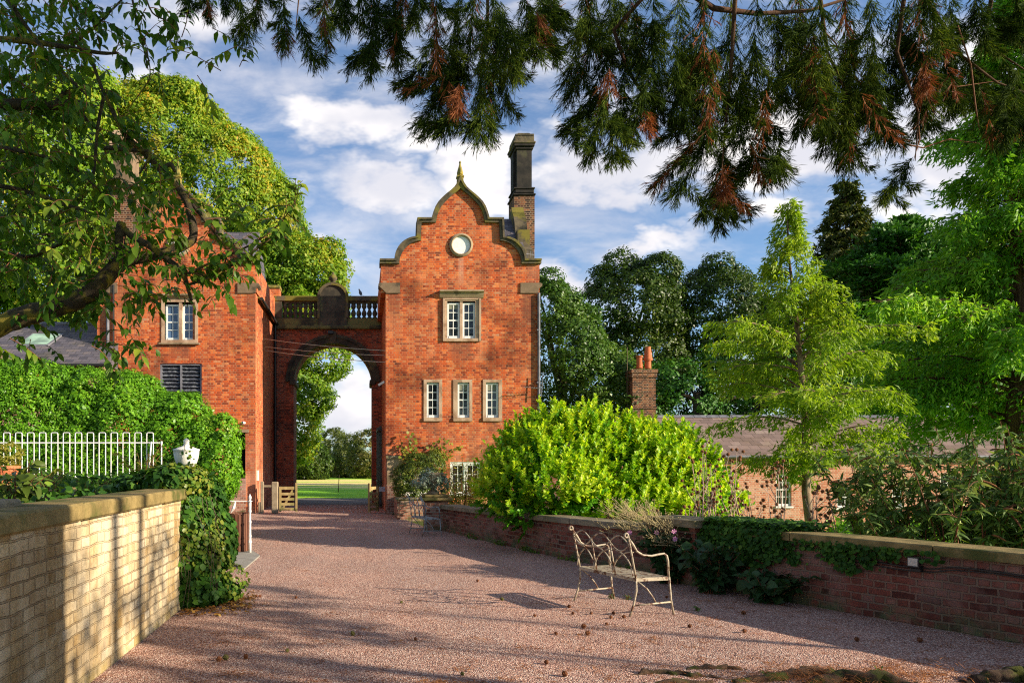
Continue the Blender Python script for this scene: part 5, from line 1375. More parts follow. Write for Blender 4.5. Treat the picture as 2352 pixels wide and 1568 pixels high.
yl_ = 40.0; zz = lambda v: Z(v, yl_)
conifer('cypress_tree', 'broad dark cypress with browned inner foliage beside the spruce', 'dark conifers behind the cottage', (X(2065,yl_),yl_,-1.0), (X(2075,yl_),yl_,zz(512)),
        [(zz(1000),4.2),(zz(800),4.0),(zz(700),3.5),(zz(620),2.6),(zz(570),1.6),(zz(530),.7),(zz(512),.1)], ML['cypress'], 190, 18, 34, .26, .12, seed=6, zmin=zz(960), spray=.9, hang=-.6, rise=.55, sag=.1, r0=.3)
conifer('cypress_tree', 'second dark cypress further right behind the large feathery conifer', 'dark conifers behind the cottage', (X(2230,yl_),yl_,-1.0), (X(2215,yl_),yl_,zz(560)),
        [(zz(1000),4.5),(zz(800),3.8),(zz(700),3.2),(zz(620),1.8),(zz(560),.1)], ML['cypress'], 120, 16, 30, .28, .13, seed=7, zmin=zz(960), spray=.9, hang=-.5, rise=.5, sag=.1, r0=.3)

# ------------------------------------------------------------------ hedge, smoke bush
hy = 18.6
H = thing('clipped_hedge', (X(250,hy),hy,1.2), 'bright green billowing evergreen hedge behind the white railing', 'hedge')
E = [ell(hy,180,1060,330,110,1.1,.1), ell(hy,60,985,150,150,1.2), ell(hy,-80,960,150,130,1.2), ell(hy,190,1000,120,150,1.2,.2), ell(hy,300,1010,110,150,1.2,.1), ell(hy,395,1040,90,135,1.1), ell(hy,470,1070,70,115,1.0,-.3), ell(hy,510,1075,36,70,.7,-.9), ell(hy,515,1000,28,48,.6,-.5),
     ell(hy,90,890,70,55,.9), ell(hy,220,905,60,50,.9), ell(hy,285,920,52,62,.9), ell(hy,350,950,50,50,.8), ell(hy,430,960,50,52,.8), ell(hy,15,880,60,46,.9), ell(hy,150,880,40,30,.7)]
quads('foliage', np.concatenate([clumpy(E, 3000, 62, .18, .064, inner=.90, back=.25, wr=.55), clumpy(E, 1200, 40, .22, .10, inner=.6, back=.1, wr=.6)]), ML['hedge'], H)
rs = random.Random(2); o = MB()
for i in range(26):
    x0 = X(rs.uniform(-60,500),hy); o.tube([(x0,hy+rs.uniform(-.3,.4),1.2),(x0+rs.uniform(-.2,.2),hy,2.0),(x0+rs.uniform(-.5,.5),hy+rs.uniform(-.4,.4),2.9)], [.04,.03,.012], 5)
o.build('stems', M['bark'], H)

def shoots(E, n, per, Ls, leaf, rg=rng, upb=.9, inner=.9, back=.3, low=-.35, wr=.55, spread=.9, shootmb=None):
    c, d = shell_points(E, n, inner, back, rg, low=low)
    ax = unit(d*.8+np.array([0,0,upb])+rg.normal(size=(n,3))*.22)
    L = Ls*(.6+.8*rg.random(n))
    k = np.repeat(np.arange(n), per); s = np.tile((np.arange(per)+.5)/per, n)
    p = c[k]+ax[k]*(L[k]*s)[:,None]
    rad = np.cross(ax[k], rdir(len(k), rg)); rad = unit(rad)
    dirn = unit(rad*spread+ax[k]*(.35+.9*s[:,None]))
    nrm = unit(ax[k]*1.2 - rad*.3*s[:,None] + rg.normal(size=(len(k),3))*.2)
    l = leaf*(1.15-.45*s)*(.8+.4*rg.random(len(k)))
    return p, dirn, nrm, l, c, ax, L
sy = 15.6
SB = thing('smoke_bush', (X(1410,sy),sy,-1), 'large lime-green smoke bush overhanging the curving right wall', 'shrub')
E = [ell(sy,1400,1120,200,118,1.4), ell(sy,1250,1100,112,100,1.2,-.3), ell(sy,1480,1110,130,118,1.3), ell(sy,1570,1150,84,84,1.1,.2), ell(sy,1420,1165,210,70,1.2,-.4),
     ell(sy,1300,1045,84,72,1.1), ell(sy,1390,1045,86,72,1), ell(sy,1215,1060,60,50,.9,.2), ell(sy,1185,1110,62,54,.8,-.3), ell(sy,1630,1170,48,56,.8,.3), ell(sy,1480,1060,70,58,1), ell(sy,1330,1010,40,34,.6), ell(sy,1440,1025,40,34,.6), ell(sy,1250,1035,34,34,.5), ell(sy,1545,1095,40,34,.6),
     ell(sy,1260,1150,110,66,.9,-.7), ell(sy,1225,1180,60,44,.6,-1.0), ell(sy,1180,1150,55,45,.6,-.8), ell(sy,1260,1130,90,66,1,-1.0)]
E = bumps(E, 40, .30, np.random.default_rng(6))
p, d_, n_, l_, c_, ax_, L_ = shoots(E, 1500, 26, .36, .105, upb=1.1, inner=.9)
leafmesh('foliage', leaf6(p, d_, n_, l_, l_*.62, .1, .10), ML['smoke'], SB)
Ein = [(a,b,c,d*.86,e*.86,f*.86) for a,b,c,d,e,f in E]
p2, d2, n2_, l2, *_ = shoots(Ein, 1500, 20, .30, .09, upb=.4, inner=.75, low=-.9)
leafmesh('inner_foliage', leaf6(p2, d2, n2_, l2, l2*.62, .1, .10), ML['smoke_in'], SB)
o = MB(); rs = random.Random(8)
for i in range(46):
    j = rs.randrange(len(c_)); e_ = Vector(c_[j]); s_ = Vector((X(1410,sy)+rs.uniform(-.6,.9), sy+rs.uniform(-.4,.4), -1))
    m_ = s_.lerp(e_, .5)+Vector((0,0,.25)); o.tube([s_, m_, e_], [.035,.02,.006], 5, cap=False)
o.build('stems', M['twig'], SB)

# ------------------------------------------------------------------ ivy on the pillar
def ivyleaf(p, out, size, rg=rng, mat='ivy', name='foliage', parent=None, label=None):
    m = len(p); nrm = unit(out+rg.normal(size=(m,3))*.42+np.array([0,0,.25]))
    d = np.array([0,0,-1.0])+rg.normal(size=(m,3))*.55; d = d-nrm*(d*nrm).sum(1,keepdims=True)
    L = size*(.55+.8*rg.random(m))
    return leafmesh(name, leaf6(p, d, nrm, L, L*.95, .12, .06), ML[mat], parent)
IV = thing('ivy', (-2.2,9.0,0), 'dark ivy cascading over the pillar below the white urn down to the gravel', 'ivy')
E = [(-2.24,8.95,1.28,.40,.36,.34), (-2.16,8.95,.95,.40,.42,.45), (-2.10,8.98,.55,.42,.46,.45), (-2.02,9.02,.2,.44,.5,.32), (-2.5,9.0,1.45,.50,.4,.16), (-2.26,8.85,1.50,.36,.36,.19), (-1.86,9.25,.12,.34,.45,.2), (-1.98,9.2,.8,.26,.3,.5), (-1.92,9.15,1.15,.26,.35,.42), (-1.80,9.2,.75,.26,.35,.4)]
p, d = shell_points(E, 11000, .72, .5)
ivyleaf(p, d, .075, parent=IV)
p, d = shell_points([(-1.84,9.1,.55,.26,.44,.62), (-1.72,9.3,.2,.30,.5,.28), (-2.1,8.95,.7,.42,.44,.6), (-2.2,8.9,1.45,.42,.4,.28)], 2600, .85, .3)
ivyleaf(p, d, .05, mat='ivy_young', name='young_growth', parent=IV)
o = MB(); rs = random.Random(5)
for i in range(26):
    a = rs.uniform(-2.6,-.2); s_ = Vector((-2.15+.4*math.cos(a), 9+.42*math.sin(a), rs.uniform(.7,1.4)))
    e_ = s_+Vector((rs.uniform(-.05,.25), rs.uniform(-.2,.1), -rs.uniform(.3,.8))); e_.z = max(e_.z,.03)
    o.tube([s_, s_.lerp(e_,.5)+Vector((.04,-.02,.05)), e_], [.004,.003,.002], 4, cap=False)
o.build('stems', M['bark_far'], IV)
# ivy sprig climbing the urn
o = thing('ivy_sprig', P(440,1062,8.85), 'thin ivy sprig curling up in front of the white urn', 'ivy')
rg_ = np.random.default_rng(3); pts = [P(434,1066,8.85),P(438,1052,8.82),P(430,1040,8.82),P(424,1030,8.84),P(424,1022,8.86)]
mb = MB(); mb.tube(pts, .003, 4); mb.build('stem', M['bark'], o)
pp = np.array([P(u,v,8.80) for u,v in ((436,1058),(444,1052),(431,1048),(437,1042),(427,1038),(434,1034),(438,1022),(428,1050),(422,1036))])
ivyleaf(pp, np.tile([0,-1.,.1],(len(pp),1)), .045, parent=o)
# ground ivy on the raised bed
bed = [(X(u,y), y, 1.22) for u, y in ()]
m = 5200; yy = rng.uniform(5.2, 17.5, m); xx = -2.55-rng.random(m)**1.3*(yy*.5+.5)
keep = (xx > -(CX+60)*yy/F) & ~((yy > 10) & (xx > -3.45))
P0 = np.stack([xx, yy, 1.24+rng.random(m)*(.04+.20*np.clip((-xx-2.6)*.8,0,1))*np.where(yy>8,1.0,.45)], 1)[keep]
leafmesh('ground_ivy', leaf6(P0, rng.normal(size=P0.shape), unit(rng.normal(size=P0.shape)*.5+np.array([0,-.2,1])), .09*(.6+.7*rng.random(len(P0))), .085*(.6+.7*rng.random(len(P0))), .15, .06), ML['ivy'])
tag(bpy.data.objects['ground_ivy'], 'ivy carpet over the raised bed behind the left wall', 'ground cover', kind='stuff')

# taller weeds in the raised bed
def herb(name, label, cat, base, n, h, spread, leaf, mat, seed=1, stemm='twig', group=None, wl=.3, lps=14, lean=(0,0), droop=.4, bare=.25):
    """a clump of arching stems with leaves"""
    rg = np.random.default_rng(seed); rs = random.Random(seed)
    T_ = thing(name, base, label, cat, group); o = MB(); P1=[];D1=[];N1=[]
    for i in range(n):
        a = rs.uniform(0, 2*math.pi); s_ = Vector(base)+Vector((math.cos(a)*spread*.35*rs.random(), math.sin(a)*spread*.3*rs.random(), 0))
        hh = h*rs.uniform(.55,1.05); out = Vector((math.cos(a)*spread*rs.uniform(.3,1)+lean[0], math.sin(a)*spread*rs.uniform(.3,1)*.7+lean[1], 0))
        pts = [s_+out*(s*s)+Vector((0,0,hh*(1.15*s-droop*.4*s*s))) for s in (0,.2,.4,.6,.8,1)]
        o.tube(pts, [.008,.007,.006,.005,.004,.002], 4, cap=False)
        for j in range(lps):
            s = bare+(1-bare)*(j+rs.random())/lps; q = pts[min(int(s*5),4)].lerp(pts[min(int(s*5),4)+1], s*5-min(int(s*5),4))
            P1.append(tuple(q)); D1.append((rs.gauss(0,1)+out.x*.4, rs.gauss(0,1), rs.uniform(-.5,.6)))
    o.build('stems', M[stemm], T_, smooth=True)
    P1, D1 = np.array(P1), np.array(D1); m = len(P1)
    L = leaf*(.5+.8*rg.random(m))
    leafmesh('leaves', leaf6(P1, D1, unit(rg.normal(size=(m,3))*.5+np.array([0,-.3,1])), L, L*wl, .35, .12), ML[mat], T_)
    return T_
herb('bramble', 'loose leggy weed with pale leaves in front of the railing end', 'weed', (X(330,12),12,1.22), 16, .75, .55, .08, 'straw', 3, wl=.6, lps=9)
herb('garden_weed', 'tall dark leafy weed at the left end of the railing', 'weed', (X(40,8),8,1.22), 12, .52, .40, .15, 'shrub', 4, wl=.5, lps=8)
herb('garden_weed', 'grassy low weed on the bed beside the timber board', 'weed', (X(95,10),10,1.22), 26, .42, .5, .20, 'grass', 5, wl=.12, lps=5)
herb('garden_weed', 'small twiggy weed at the right end of the timber board', 'weed', (X(222,11),11,1.22), 16, .26, .3, .05, 'straw', 6, wl=.5, lps=10)
FP = thing('flower_pot', (X(14,14),14,1.22), 'terracotta pot of pale flowers behind the left end of the railing', 'flower pot')
o = MB(); o.lathe([(.15,0),(.22,.36),(.25,.37),(.25,.43),(.2,.43)], (X(14,14),14,1.22), 16); o.build('pot', M['terracotta'], FP)
quads('flowers', clumpy([(X(14,14),14,1.85,.28,.28,.26)], 60, 30, .07, .04, back=.6), ML['straw'], FP)

# ------------------------------------------------------------------ plants by the right tower
yy = 22.8
S1 = thing('evergreen_shrub', (X(955,yy),yy,-.9), 'dark green shrub with drooping tips left of the silver planter', 'shrub')
E = [ell(yy,960,1085,42,42,.5), ell(yy,930,1100,26,36,.45), ell(yy,985,1068,32,28,.45), ell(yy,950,1130,40,26,.4)]
quads('foliage', clumpy(E, 260, 34, .13, .075, back=.3, wr=.4, droop=.6), ML['shrub'], S1)
o = MB(); [o.tube([(X(955,yy)+dx*.2,yy,-.9),(X(955,yy)+dx*.5,yy,.8)], [.03,.01], 5) for dx in (-1,-.3,.4,1)]; o.build('stems', M['twig'], S1)
S2 = thing('silver_plant', (X(995,18.9),18.9,Z(1115,18.9)), 'silvery-leaved plant spilling out of the stone planter', 'plant')
quads('foliage', clumpy([ell(18.9,993,1098,28,15,.35), ell(18.9,970,1108,22,13,.3), ell(18.9,1015,1113,16,16,.3), ell(18.9,985,1084,12,9,.2)], 80, 26, .10, .07, back=.4, inner=.5, wr=.35), ML['silver'], S2)
o = MB(); o.tube([(X(995,18.9),18.9,Z(1120,18.9)),(X(995,18.9),18.9,Z(1095,18.9))], [.03,.01], 5); o.build('stems', M['twig'], S2)
herb('yellow_shrub', 'thin yellow-green shrub before the low white window of the right tower', 'shrub', (X(1065,21),21,-.6), 130, 2.5, .85, .11, 'straw', 11, wl=.35, lps=20, group='loose shrubs at the tower foot')
herb('yellow_shrub', 'lower sprawling yellow shrub against the wall beside the smoke bush', 'shrub', (X(1100,19.5),19.5,-.4), 50, 1.2, .6, .08, 'straw', 12, wl=.35, lps=16, group='loose shrubs at the tower foot')
CL = thing('wall_climber', (X(960,D),D-.1,-.9), 'sparse reddish-green climber straggling up the right tower above the planter', 'climber')
o = MB(); rs = random.Random(14); Pc = []
for i in range(16):
    u0, v0 = rs.uniform(945,1010), 1100
    u1, v1 = rs.uniform(915,1060), rs.uniform(990,1060)
    pts = [Vector(P(u0,1120,D-.12)), Vector(P(u0+(u1-u0)*.3+rs.uniform(-8,8),1075,D-.15)), Vector(P(u0+(u1-u0)*.7+rs.uniform(-8,8),(v1+1060)/2,D-.15)), Vector(P(u1,v1,D-.12))]
    o.tube(pts, [.012,.009,.006,.003], 4, cap=False)
    for j in range(34):
        s = .25+.75*rs.random(); q = pts[min(int(s*3),2)].lerp(pts[min(int(s*3),2)+1], s*3-min(int(s*3),2)); Pc.append(q+Vector((rs.gauss(0,.1),rs.uniform(-.18,.02),rs.gauss(0,.08))))
o.build('stems', M['twig'], CL)
Pc = np.array([tuple(q) for q in Pc]); ivyleaf(Pc, np.tile([0,-1.,.2],(len(Pc),1)), .10, mat='climb', parent=CL)

# ------------------------------------------------------------------ buddleia and other garden plants along the right wall
BD = thing('buddleia', (8.2,8.9,-1), 'tall buddleia with arching stems and brown seed spikes behind the right wall', 'shrub')
rs = random.Random(21); o = MB(); sp = MB(); P1=[];D1=[]
for i in range(170):
    b0 = Vector((rs.uniform(6.9,9.9), rs.uniform(8.6,10.4), -1)); cx0 = Vector((8.0,9.3,0)); out = (b0-cx0); out.z = 0
    hh = rs.uniform(2.3,3.35)-.22*abs(b0.x-8.6); ov = Vector((out.x*.35+rs.uniform(-.75,.55), out.y*.25+rs.uniform(-.5,.35), 0))
    pts = [b0+ov*(s**1.7)+Vector((0,0,hh*(1.2*s-.22*s*s))) for s in (0,.2,.4,.6,.8,1)]
    o.tube(pts, [.013,.012,.010,.008,.005,.003], 5, cap=False)
    ends = [pts[-1]]
    for k in range(5):
        s = rs.uniform(.45,.95); q = pts[min(int(s*5),4)].lerp(pts[min(int(s*5),4)+1], s*5-min(int(s*5),4)); e_ = q+Vector((rs.uniform(-.35,.3), rs.uniform(-.25,.2), rs.uniform(.02,.25)))
        o.tube([q, q.lerp(e_,.5)+Vector((0,0,.03)), e_], [.005,.004,.002], 4, cap=False); ends.append(e_)
        for j in range(26): P1.append(tuple(q.lerp(e_, rs.random()))); D1.append((rs.gauss(0,.8)-.1, rs.gauss(0,.8), rs.uniform(-.9,.4)))
    for j in range(80):
        s = rs.uniform(.18,1.0); P1.append(tuple(pts[min(int(s*5),4)].lerp(pts[min(int(s*5),4)+1], s*5-min(int(s*5),4)))); D1.append((rs.gauss(0,.8), rs.gauss(0,.8), rs.uniform(-.8,.4)))
    for e_ in ends:
        if rs.random() < .13:
            dv = Vector((rs.uniform(-1,.7), rs.uniform(-.6,.3), rs.uniform(-.15,.45))).normalized(); L = rs.uniform(.12,.22)
            n_ = 7; sp = MB(); sp.tube([e_+dv*L*j/n_-Vector((0,0,L*.35*(j/n_)**2)) for j in range(n_+1)], [.006,.014,.011,.014,.010,.012,.007,.002], 5); sp.build('seed_spike', M['seed'], BD)
o.build('stems', M['twig'], BD, smooth=True)
P1, D1 = np.array(P1), np.array(D1); m = len(P1); L = .14*(.45+.7*rng.random(m))
leafmesh('leaves', leaf6(P1, D1, unit(rng.normal(size=(m,3))*.6+np.array([0,-.3,1])), L, L*.24, .4, .12), ML['budd'], BD)

def teasel(label, base, n, h, spread, seed, lean=0):
    rs = random.Random(seed); T_ = thing('dry_seedheads', base, label, 'dead plant', 'dried brown seedhead plants'); o = MB(); hd = MB()
    for i in range(n):
        a = rs.uniform(0, 2*math.pi); b0 = Vector(base)+Vector((math.cos(a)*.15, math.sin(a)*.15, 0)); hh = h*rs.uniform(.6,1.05)
        ov = Vector((math.cos(a)*spread*rs.uniform(.3,1)+lean, math.sin(a)*spread*.5, 0))
        pts = [b0+ov*s+Vector((rs.gauss(0,.02),rs.gauss(0,.02),hh*s)) for s in (0,.25,.5,.75,1)]
        o.tube(pts, [.013,.011,.009,.007,.004], 5, cap=False); ends = [pts[-1]]
        for k in range(6):
            s = rs.uniform(.3,.95); q = pts[min(int(s*4),3)].lerp(pts[min(int(s*4),3)+1], s*4-min(int(s*4),3)); e_ = q+Vector((rs.uniform(-.22,.22), rs.uniform(-.15,.15), rs.uniform(.10,.34)))
            o.tube([q, q.lerp(e_,.5)+Vector((rs.gauss(0,.02),0,-.01)), e_], [.006,.005,.003], 4, cap=False); ends.append(e_)
            if rs.random() < .5:
                e2 = e_+Vector((rs.uniform(-.1,.1),0,rs.uniform(.04,.12))); q2 = q.lerp(e_,.6); o.tube([q2,e2],[.004,.002],4,cap=False); ends.append(e2)
        for e_ in ends:
            r = rs.uniform(.019,.030); hd = MB(); hd.lathe([(r*.3,-r),(r,-r*.4),(r*1.05,r*.2),(r*.75,r*.75),(r*.3,r)], e_, 7); hd.build('seedhead', M['seed'], T_, fix=False)
    o.build('stems', M['drystem'], T_, smooth=True)
    return T_
teasel('dried seedhead plant in front of the smoke bush, leaning left of the others', (X(1590,12),12.0,-.9), 10, 2.7, .35, 1, -.15)
teasel('dried seedhead plant with straight pale stems at the right side of the smoke bush', (X(1660,12.4),12.4,-.9), 10, 2.75, .30, 2, -.05)
teasel('dried seedhead plant with a tangle of stems before the first cottage window', (X(1775,12),12.0,-.9), 14, 2.6, .5, 3, -.2)
teasel('dried seedhead plant just left of the redwood trunk', (X(1830,11.6),11.6,-.9), 9, 2.45, .45, 4, -.05)
teasel('dried seedhead plant right of the redwood trunk before the second cottage window', (X(1985,11),11.0,-.9), 8, 2.3, .5, 5, -.3)

# dry anemone heads hanging over the wall, with a few pink flowers
AN = thing('anemone_plant', (wallx(11.0)+.5,11.0,-.5), 'tan twiggy anemone seedheads over the wall, with a few pink flowers', 'plant')
rs = random.Random(31); o = MB(); hd = MB()
for i in range(46):
    b0 = Vector((wallx(11)+.45+rs.gauss(0,.25), 11.2+rs.gauss(0,.35), .2)); e0 = Vector((X(rs.uniform(1385,1510),10.9), 10.9+rs.uniform(-.5,.4), Z(rs.uniform(1160,1215),10.9)))
    if i > 34: e0 = Vector((X(rs.uniform(1480,1560),10.2), 10.2, Z(rs.uniform(1200,1250),10.2)))
    o.tube([b0, b0.lerp(e0,.5)+Vector((0,0,.12)), e0], [.005,.004,.003], 4, cap=False)
    for k in range(9):
        e_ = e0+Vector((rs.uniform(-.14,.14), rs.uniform(-.1,.1), rs.uniform(-.06,.18))); o.tube([e0.lerp(b0,rs.uniform(0,.25)), e_], [.0025,.0015], 3, cap=False)
        r = rs.uniform(.006,.011); hd.lathe([(r*.3,-r),(r,0),(r*.3,r)], e_, 5)
o.build('stems', M['tawny'], AN); hq = hd.build('seedheads', M['tawny'], AN); hq['kind'] = 'stuff'
M['pink'] = plain('pink_petal', (.55,.22,.42), .6)
for (u, v, y) in ((1508,1222,10.3),(1548,1220,10.1),(1550,1237,10.0),(1446,1222,10.6)):
    c = Vector(P(u,v,y)); o = MB()
    for k in range(6):
        a = 2*math.pi*k/6+.3; dx, dz = math.cos(a), math.sin(a); r = .026
        o.add([c, c+Vector((dx*r-dz*r*.45,-.008,dz*r+dx*r*.45)), c+Vector((dx*r*1.5,-.004,dz*r*1.5)), c+Vector((dx*r+dz*r*.45,-.008,dz*r-dx*r*.45))], [(0,1,2,3)])
    fl = o.build('flower', M['pink'], AN, fix=False); o = MB(); o.lathe([(.002,-.006),(.006,0),(.002,.006)], c+Vector((0,-.008,0)), 6); o.build('flower_centre', M['tawny'], fl)
herb('anemone_leaves', 'dark lobed leaves heaped against the wall below the pink flowers', 'plant', (wallx(10.4)-.30,10.5,0), 70, .78, .42, .13, 'anemone', 41, wl=.75, lps=10, lean=(-.02,0), bare=.12, group='dark foliage along the wall foot')
herb('anemone_leaves', 'dark lobed leaves at the wall foot right behind the bench arm', 'plant', (wallx(9.7)-.32,9.7,0), 80, .66, .42, .13, 'anemone', 42, wl=.75, lps=10, bare=.12, group='dark foliage along the wall foot')
herb('anemone_leaves', 'lowest clump of dark lobed leaves trailing right along the wall foot', 'plant', (wallx(9.0)-.26,9.05,0), 60, .38, .45, .13, 'anemone', 43, wl=.75, lps=9, bare=.1, lean=(.1,-.1), group='dark foliage along the wall foot')
# ivy over the right wall
IW2 = thing('ivy', (wallx(9.4),9.4,.8), 'ivy draped over the right wall cap between the pier and the teasel stems', 'ivy')
m = 4200; yv = 9.05+rng.random(m)**.9*1.15; t_ = rng.random(m)
xw_ = np.interp(yv, _wy, _wx)
topm = t_ < .55
xx = np.where(topm, xw_-.08+rng.random(m)*.62, xw_-.03-rng.random(m)*.07)
zt_ = np.where(topm, .87+rng.random(m)*.10, .86-rng.random(m)**1.5*.45*np.clip((yv-8.5)/.8,0.2,1))
pp = np.stack([xx, yv, zt_], 1); out = np.where(topm[:,None], np.array([[-.3,-.2,1.]]), np.array([[-1.,-.35,.2]]))
ivyleaf(pp, out, .055, parent=IW2)
strands = []
for yk_ in (8.5,8.2,7.95,8.35,8.0,8.6,9.0,9.2,8.75):
    ln = rng.uniform(.08,.34); n_ = int(60*ln/.2); zz_ = .80-rng.random(n_)*ln; y_ = yk_+rng.normal(size=n_)*.05+(.8-zz_)*.2*rng.normal()
    strands.append(np.stack([np.interp(y_, _wy, _wx)-.03-rng.random(n_)*.04, y_, zz_], 1))
m = 330; yv = rng.uniform(7.5,8.9,m); strands.append(np.stack([np.interp(yv,_wy,_wx)-.07-rng.random(m)*.03, yv, .80-rng.random(m)**2*.12], 1)[rng.random(m) < .6])
pp = np.concatenate(strands); ivyleaf(pp, np.tile([[-1.,-.35,.2]],(len(pp),1)), .05, name='trailing_foliage', parent=IW2)
o = MB(); [o.tube([(wallx(y)-.02,y,.8),(wallx(y)-.03,y+.05,.45)], .003, 4) for y in (8.5,8.2,7.9,9.0)]; o.build('stems', M['twig'], IW2)
# low growth at the foot of the wall and in the sunken garden
m = 1500; yv = rng.uniform(9.5,17.5,m); q = rng.random(m)
pp = np.stack([np.interp(yv,_wy,_wx)-.02-rng.random(m)*.12, yv, rng.random(m)**2*.10+.005], 1)[np.sin(yv*5)+rng.normal(size=m)*.4 > .3]
leafmesh('wall_foot_weeds', leaf6(pp, rng.normal(size=pp.shape), unit(rng.normal(size=pp.shape)*.5+np.array([-.4,-.3,1])), .045*(.6+.7*rng.random(len(pp))), .03*(.6+.7*rng.random(len(pp))), .15, .06), ML['grass'])
tag(bpy.data.objects['wall_foot_weeds'], 'small weeds and moss along the foot of the curving wall', 'weeds', kind='stuff')
m = 9000; yv = rng.uniform(11.5,28.5,m); u_ = rng.uniform(1900,2500,m)
pp = np.stack([(u_-CX)*yv/F, yv, -1.0+rng.random(m)*.45+.25*np.sin(u_*.02)**2], 1)
leafmesh('garden_groundcover', leaf6(pp, rng.normal(size=pp.shape), unit(rng.normal(size=pp.shape)*.45+np.array([0,-.3,1])), .16*(.6+.7*rng.random(m)), .15*(.6+.7*rng.random(m)), .1, .05), ML['hedge'])
tag(bpy.data.objects['garden_groundcover'], 'broad-leaved green ground cover before the cottage', 'ground cover', kind='stuff')
# ------------------------------------------------------------------ giant sequoia overhead
SQ = thing('giant_sequoia', (4.9,1.6,0), 'giant sequoia overhead, its drooping sprays hanging in from the top of the view', 'tree')
o = MB(); tk = [(4.9,1.6,-.1),(4.9,1.6,.5),(4.88,1.6,2),(4.85,1.6,6),(4.8,1.6,14)]
n = 22; vs = []; 
for j, (p, r) in enumerate(zip(tk, [1.15,.80,.66,.58,.42])):
    for k in range(n):
        a = 2*math.pi*k/n; rr_ = r*(1+.07*math.sin(5*a+j)+.04*math.sin(11*a)); vs.append((p[0]+rr_*math.cos(a), p[1]+rr_*math.sin(a), p[2]))
o.add(vs, [(i*n+k, i*n+(k+1)%n, (i+1)*n+(k+1)%n, (i+1)*n+k) for i in range(4) for k in range(n)]); o.build('trunk', M['bark_red'], SQ, smooth=True)
o = MB()
def br(pts, r0, r1): 
    q = [Vector(P(*a)) if len(a) == 3 and not isinstance(a, Vector) else Vector(a) for a in pts]; m = len(q)
    o.tube(q, [r0+(r1-r0)*i/(m-1) for i in range(m)], 6, cap=False); return q
def hook(p, z): return Vector(p)
TR = Vector((4.8,1.7,7.2))
def limb(pts, r0=.05, r1=.006):
    o = MB(); q = [TR+Vector((0,0,random.uniform(-.8,1.2)))]+[Vector(P(*a)) for a in pts]; m = len(q)
    o.tube(q, [r0*1.5]+[r0+(r1-r0)*i/(m-2) for i in range(m-1)], 6, cap=False); o.build('limb', M['bark_red'], SQ, smooth=True)
limb([(1560,-260,6.2),(1560,-30,6.8),(1640,20,7),(1740,32,7.1),(1860,25,7.2),(2000,-20,7.3)], .035, .012)
limb([(1450,-200,6.5),(1500,-30,7),(1410,70,7.2),(1440,160,7.3),(1480,220,7.3),(1560,240,7.3),(1690,230,7.2)], .03, .006)
limb([(1150,-250,7),(1120,-40,7.5),(1120,100,7.6),(1100,180,7.6)], .028, .006)
limb([(1900,-200,6.5),(1880,-30,6.8),(1900,120,7),(1960,250,7)], .03, .006)
limb([(2100,-200,6.6),(2080,-30,7),(2060,120,7.1),(2110,260,7.1),(2102,370,7.1)], .03, .004)
limb([(700,-250,8),(690,-40,8.3),(680,60,8.3)], .02, .005)
limb([(900,-250,7.6),(880,-40,8),(860,60,8)], .022, .005)
limb([(2300,-200,6.6),(2280,-20,7.2),(2260,100,7.3),(2352,160,7.3)], .03, .006)
limb([(1700,-200,6.6),(1690,-30,6.9),(1680,150,7),(1665,300,7),(1655,430,7)], .03, .004)
limb([(2040,-200,6.6),(2130,0,7),(2210,130,7.1),(2290,190,7.1),(2400,230,7.2)], .02, .006)
for pts in (((1720,330,7),(1740,360,7),(1790,372,7),(1815,392,7)), ((2110,290,7.1),(2112,320,7.1),(2098,370,7.1)), ((2050,300,7.1),(2070,330,7.1),(2120,340,7.1),(2180,320,7.1),(2250,330,7.2)), ((2120,180,7.1),(2200,200,7.1),(2300,185,7.1)), ((1240,10,7.4),(1280,20,7.4),(1300,8,7.4)), ((1260,30,7.4),(1290,45,7.4),(1305,40,7.4)),
            ((1880,60,7),(1920,100,7),(1930,140,7)), ((1640,20,7),(1620,90,7),(1600,160,7)), ((2200,60,7),(2230,150,7),(2240,240,7),(2250,300,7))):
    tw = MB(); tw.tube([Vector(P(*a)) for a in pts], [.007]*(len(pts)-1)+[.002], 5, cap=False); tw.build('twig', M['twig'], SQ, smooth=True)
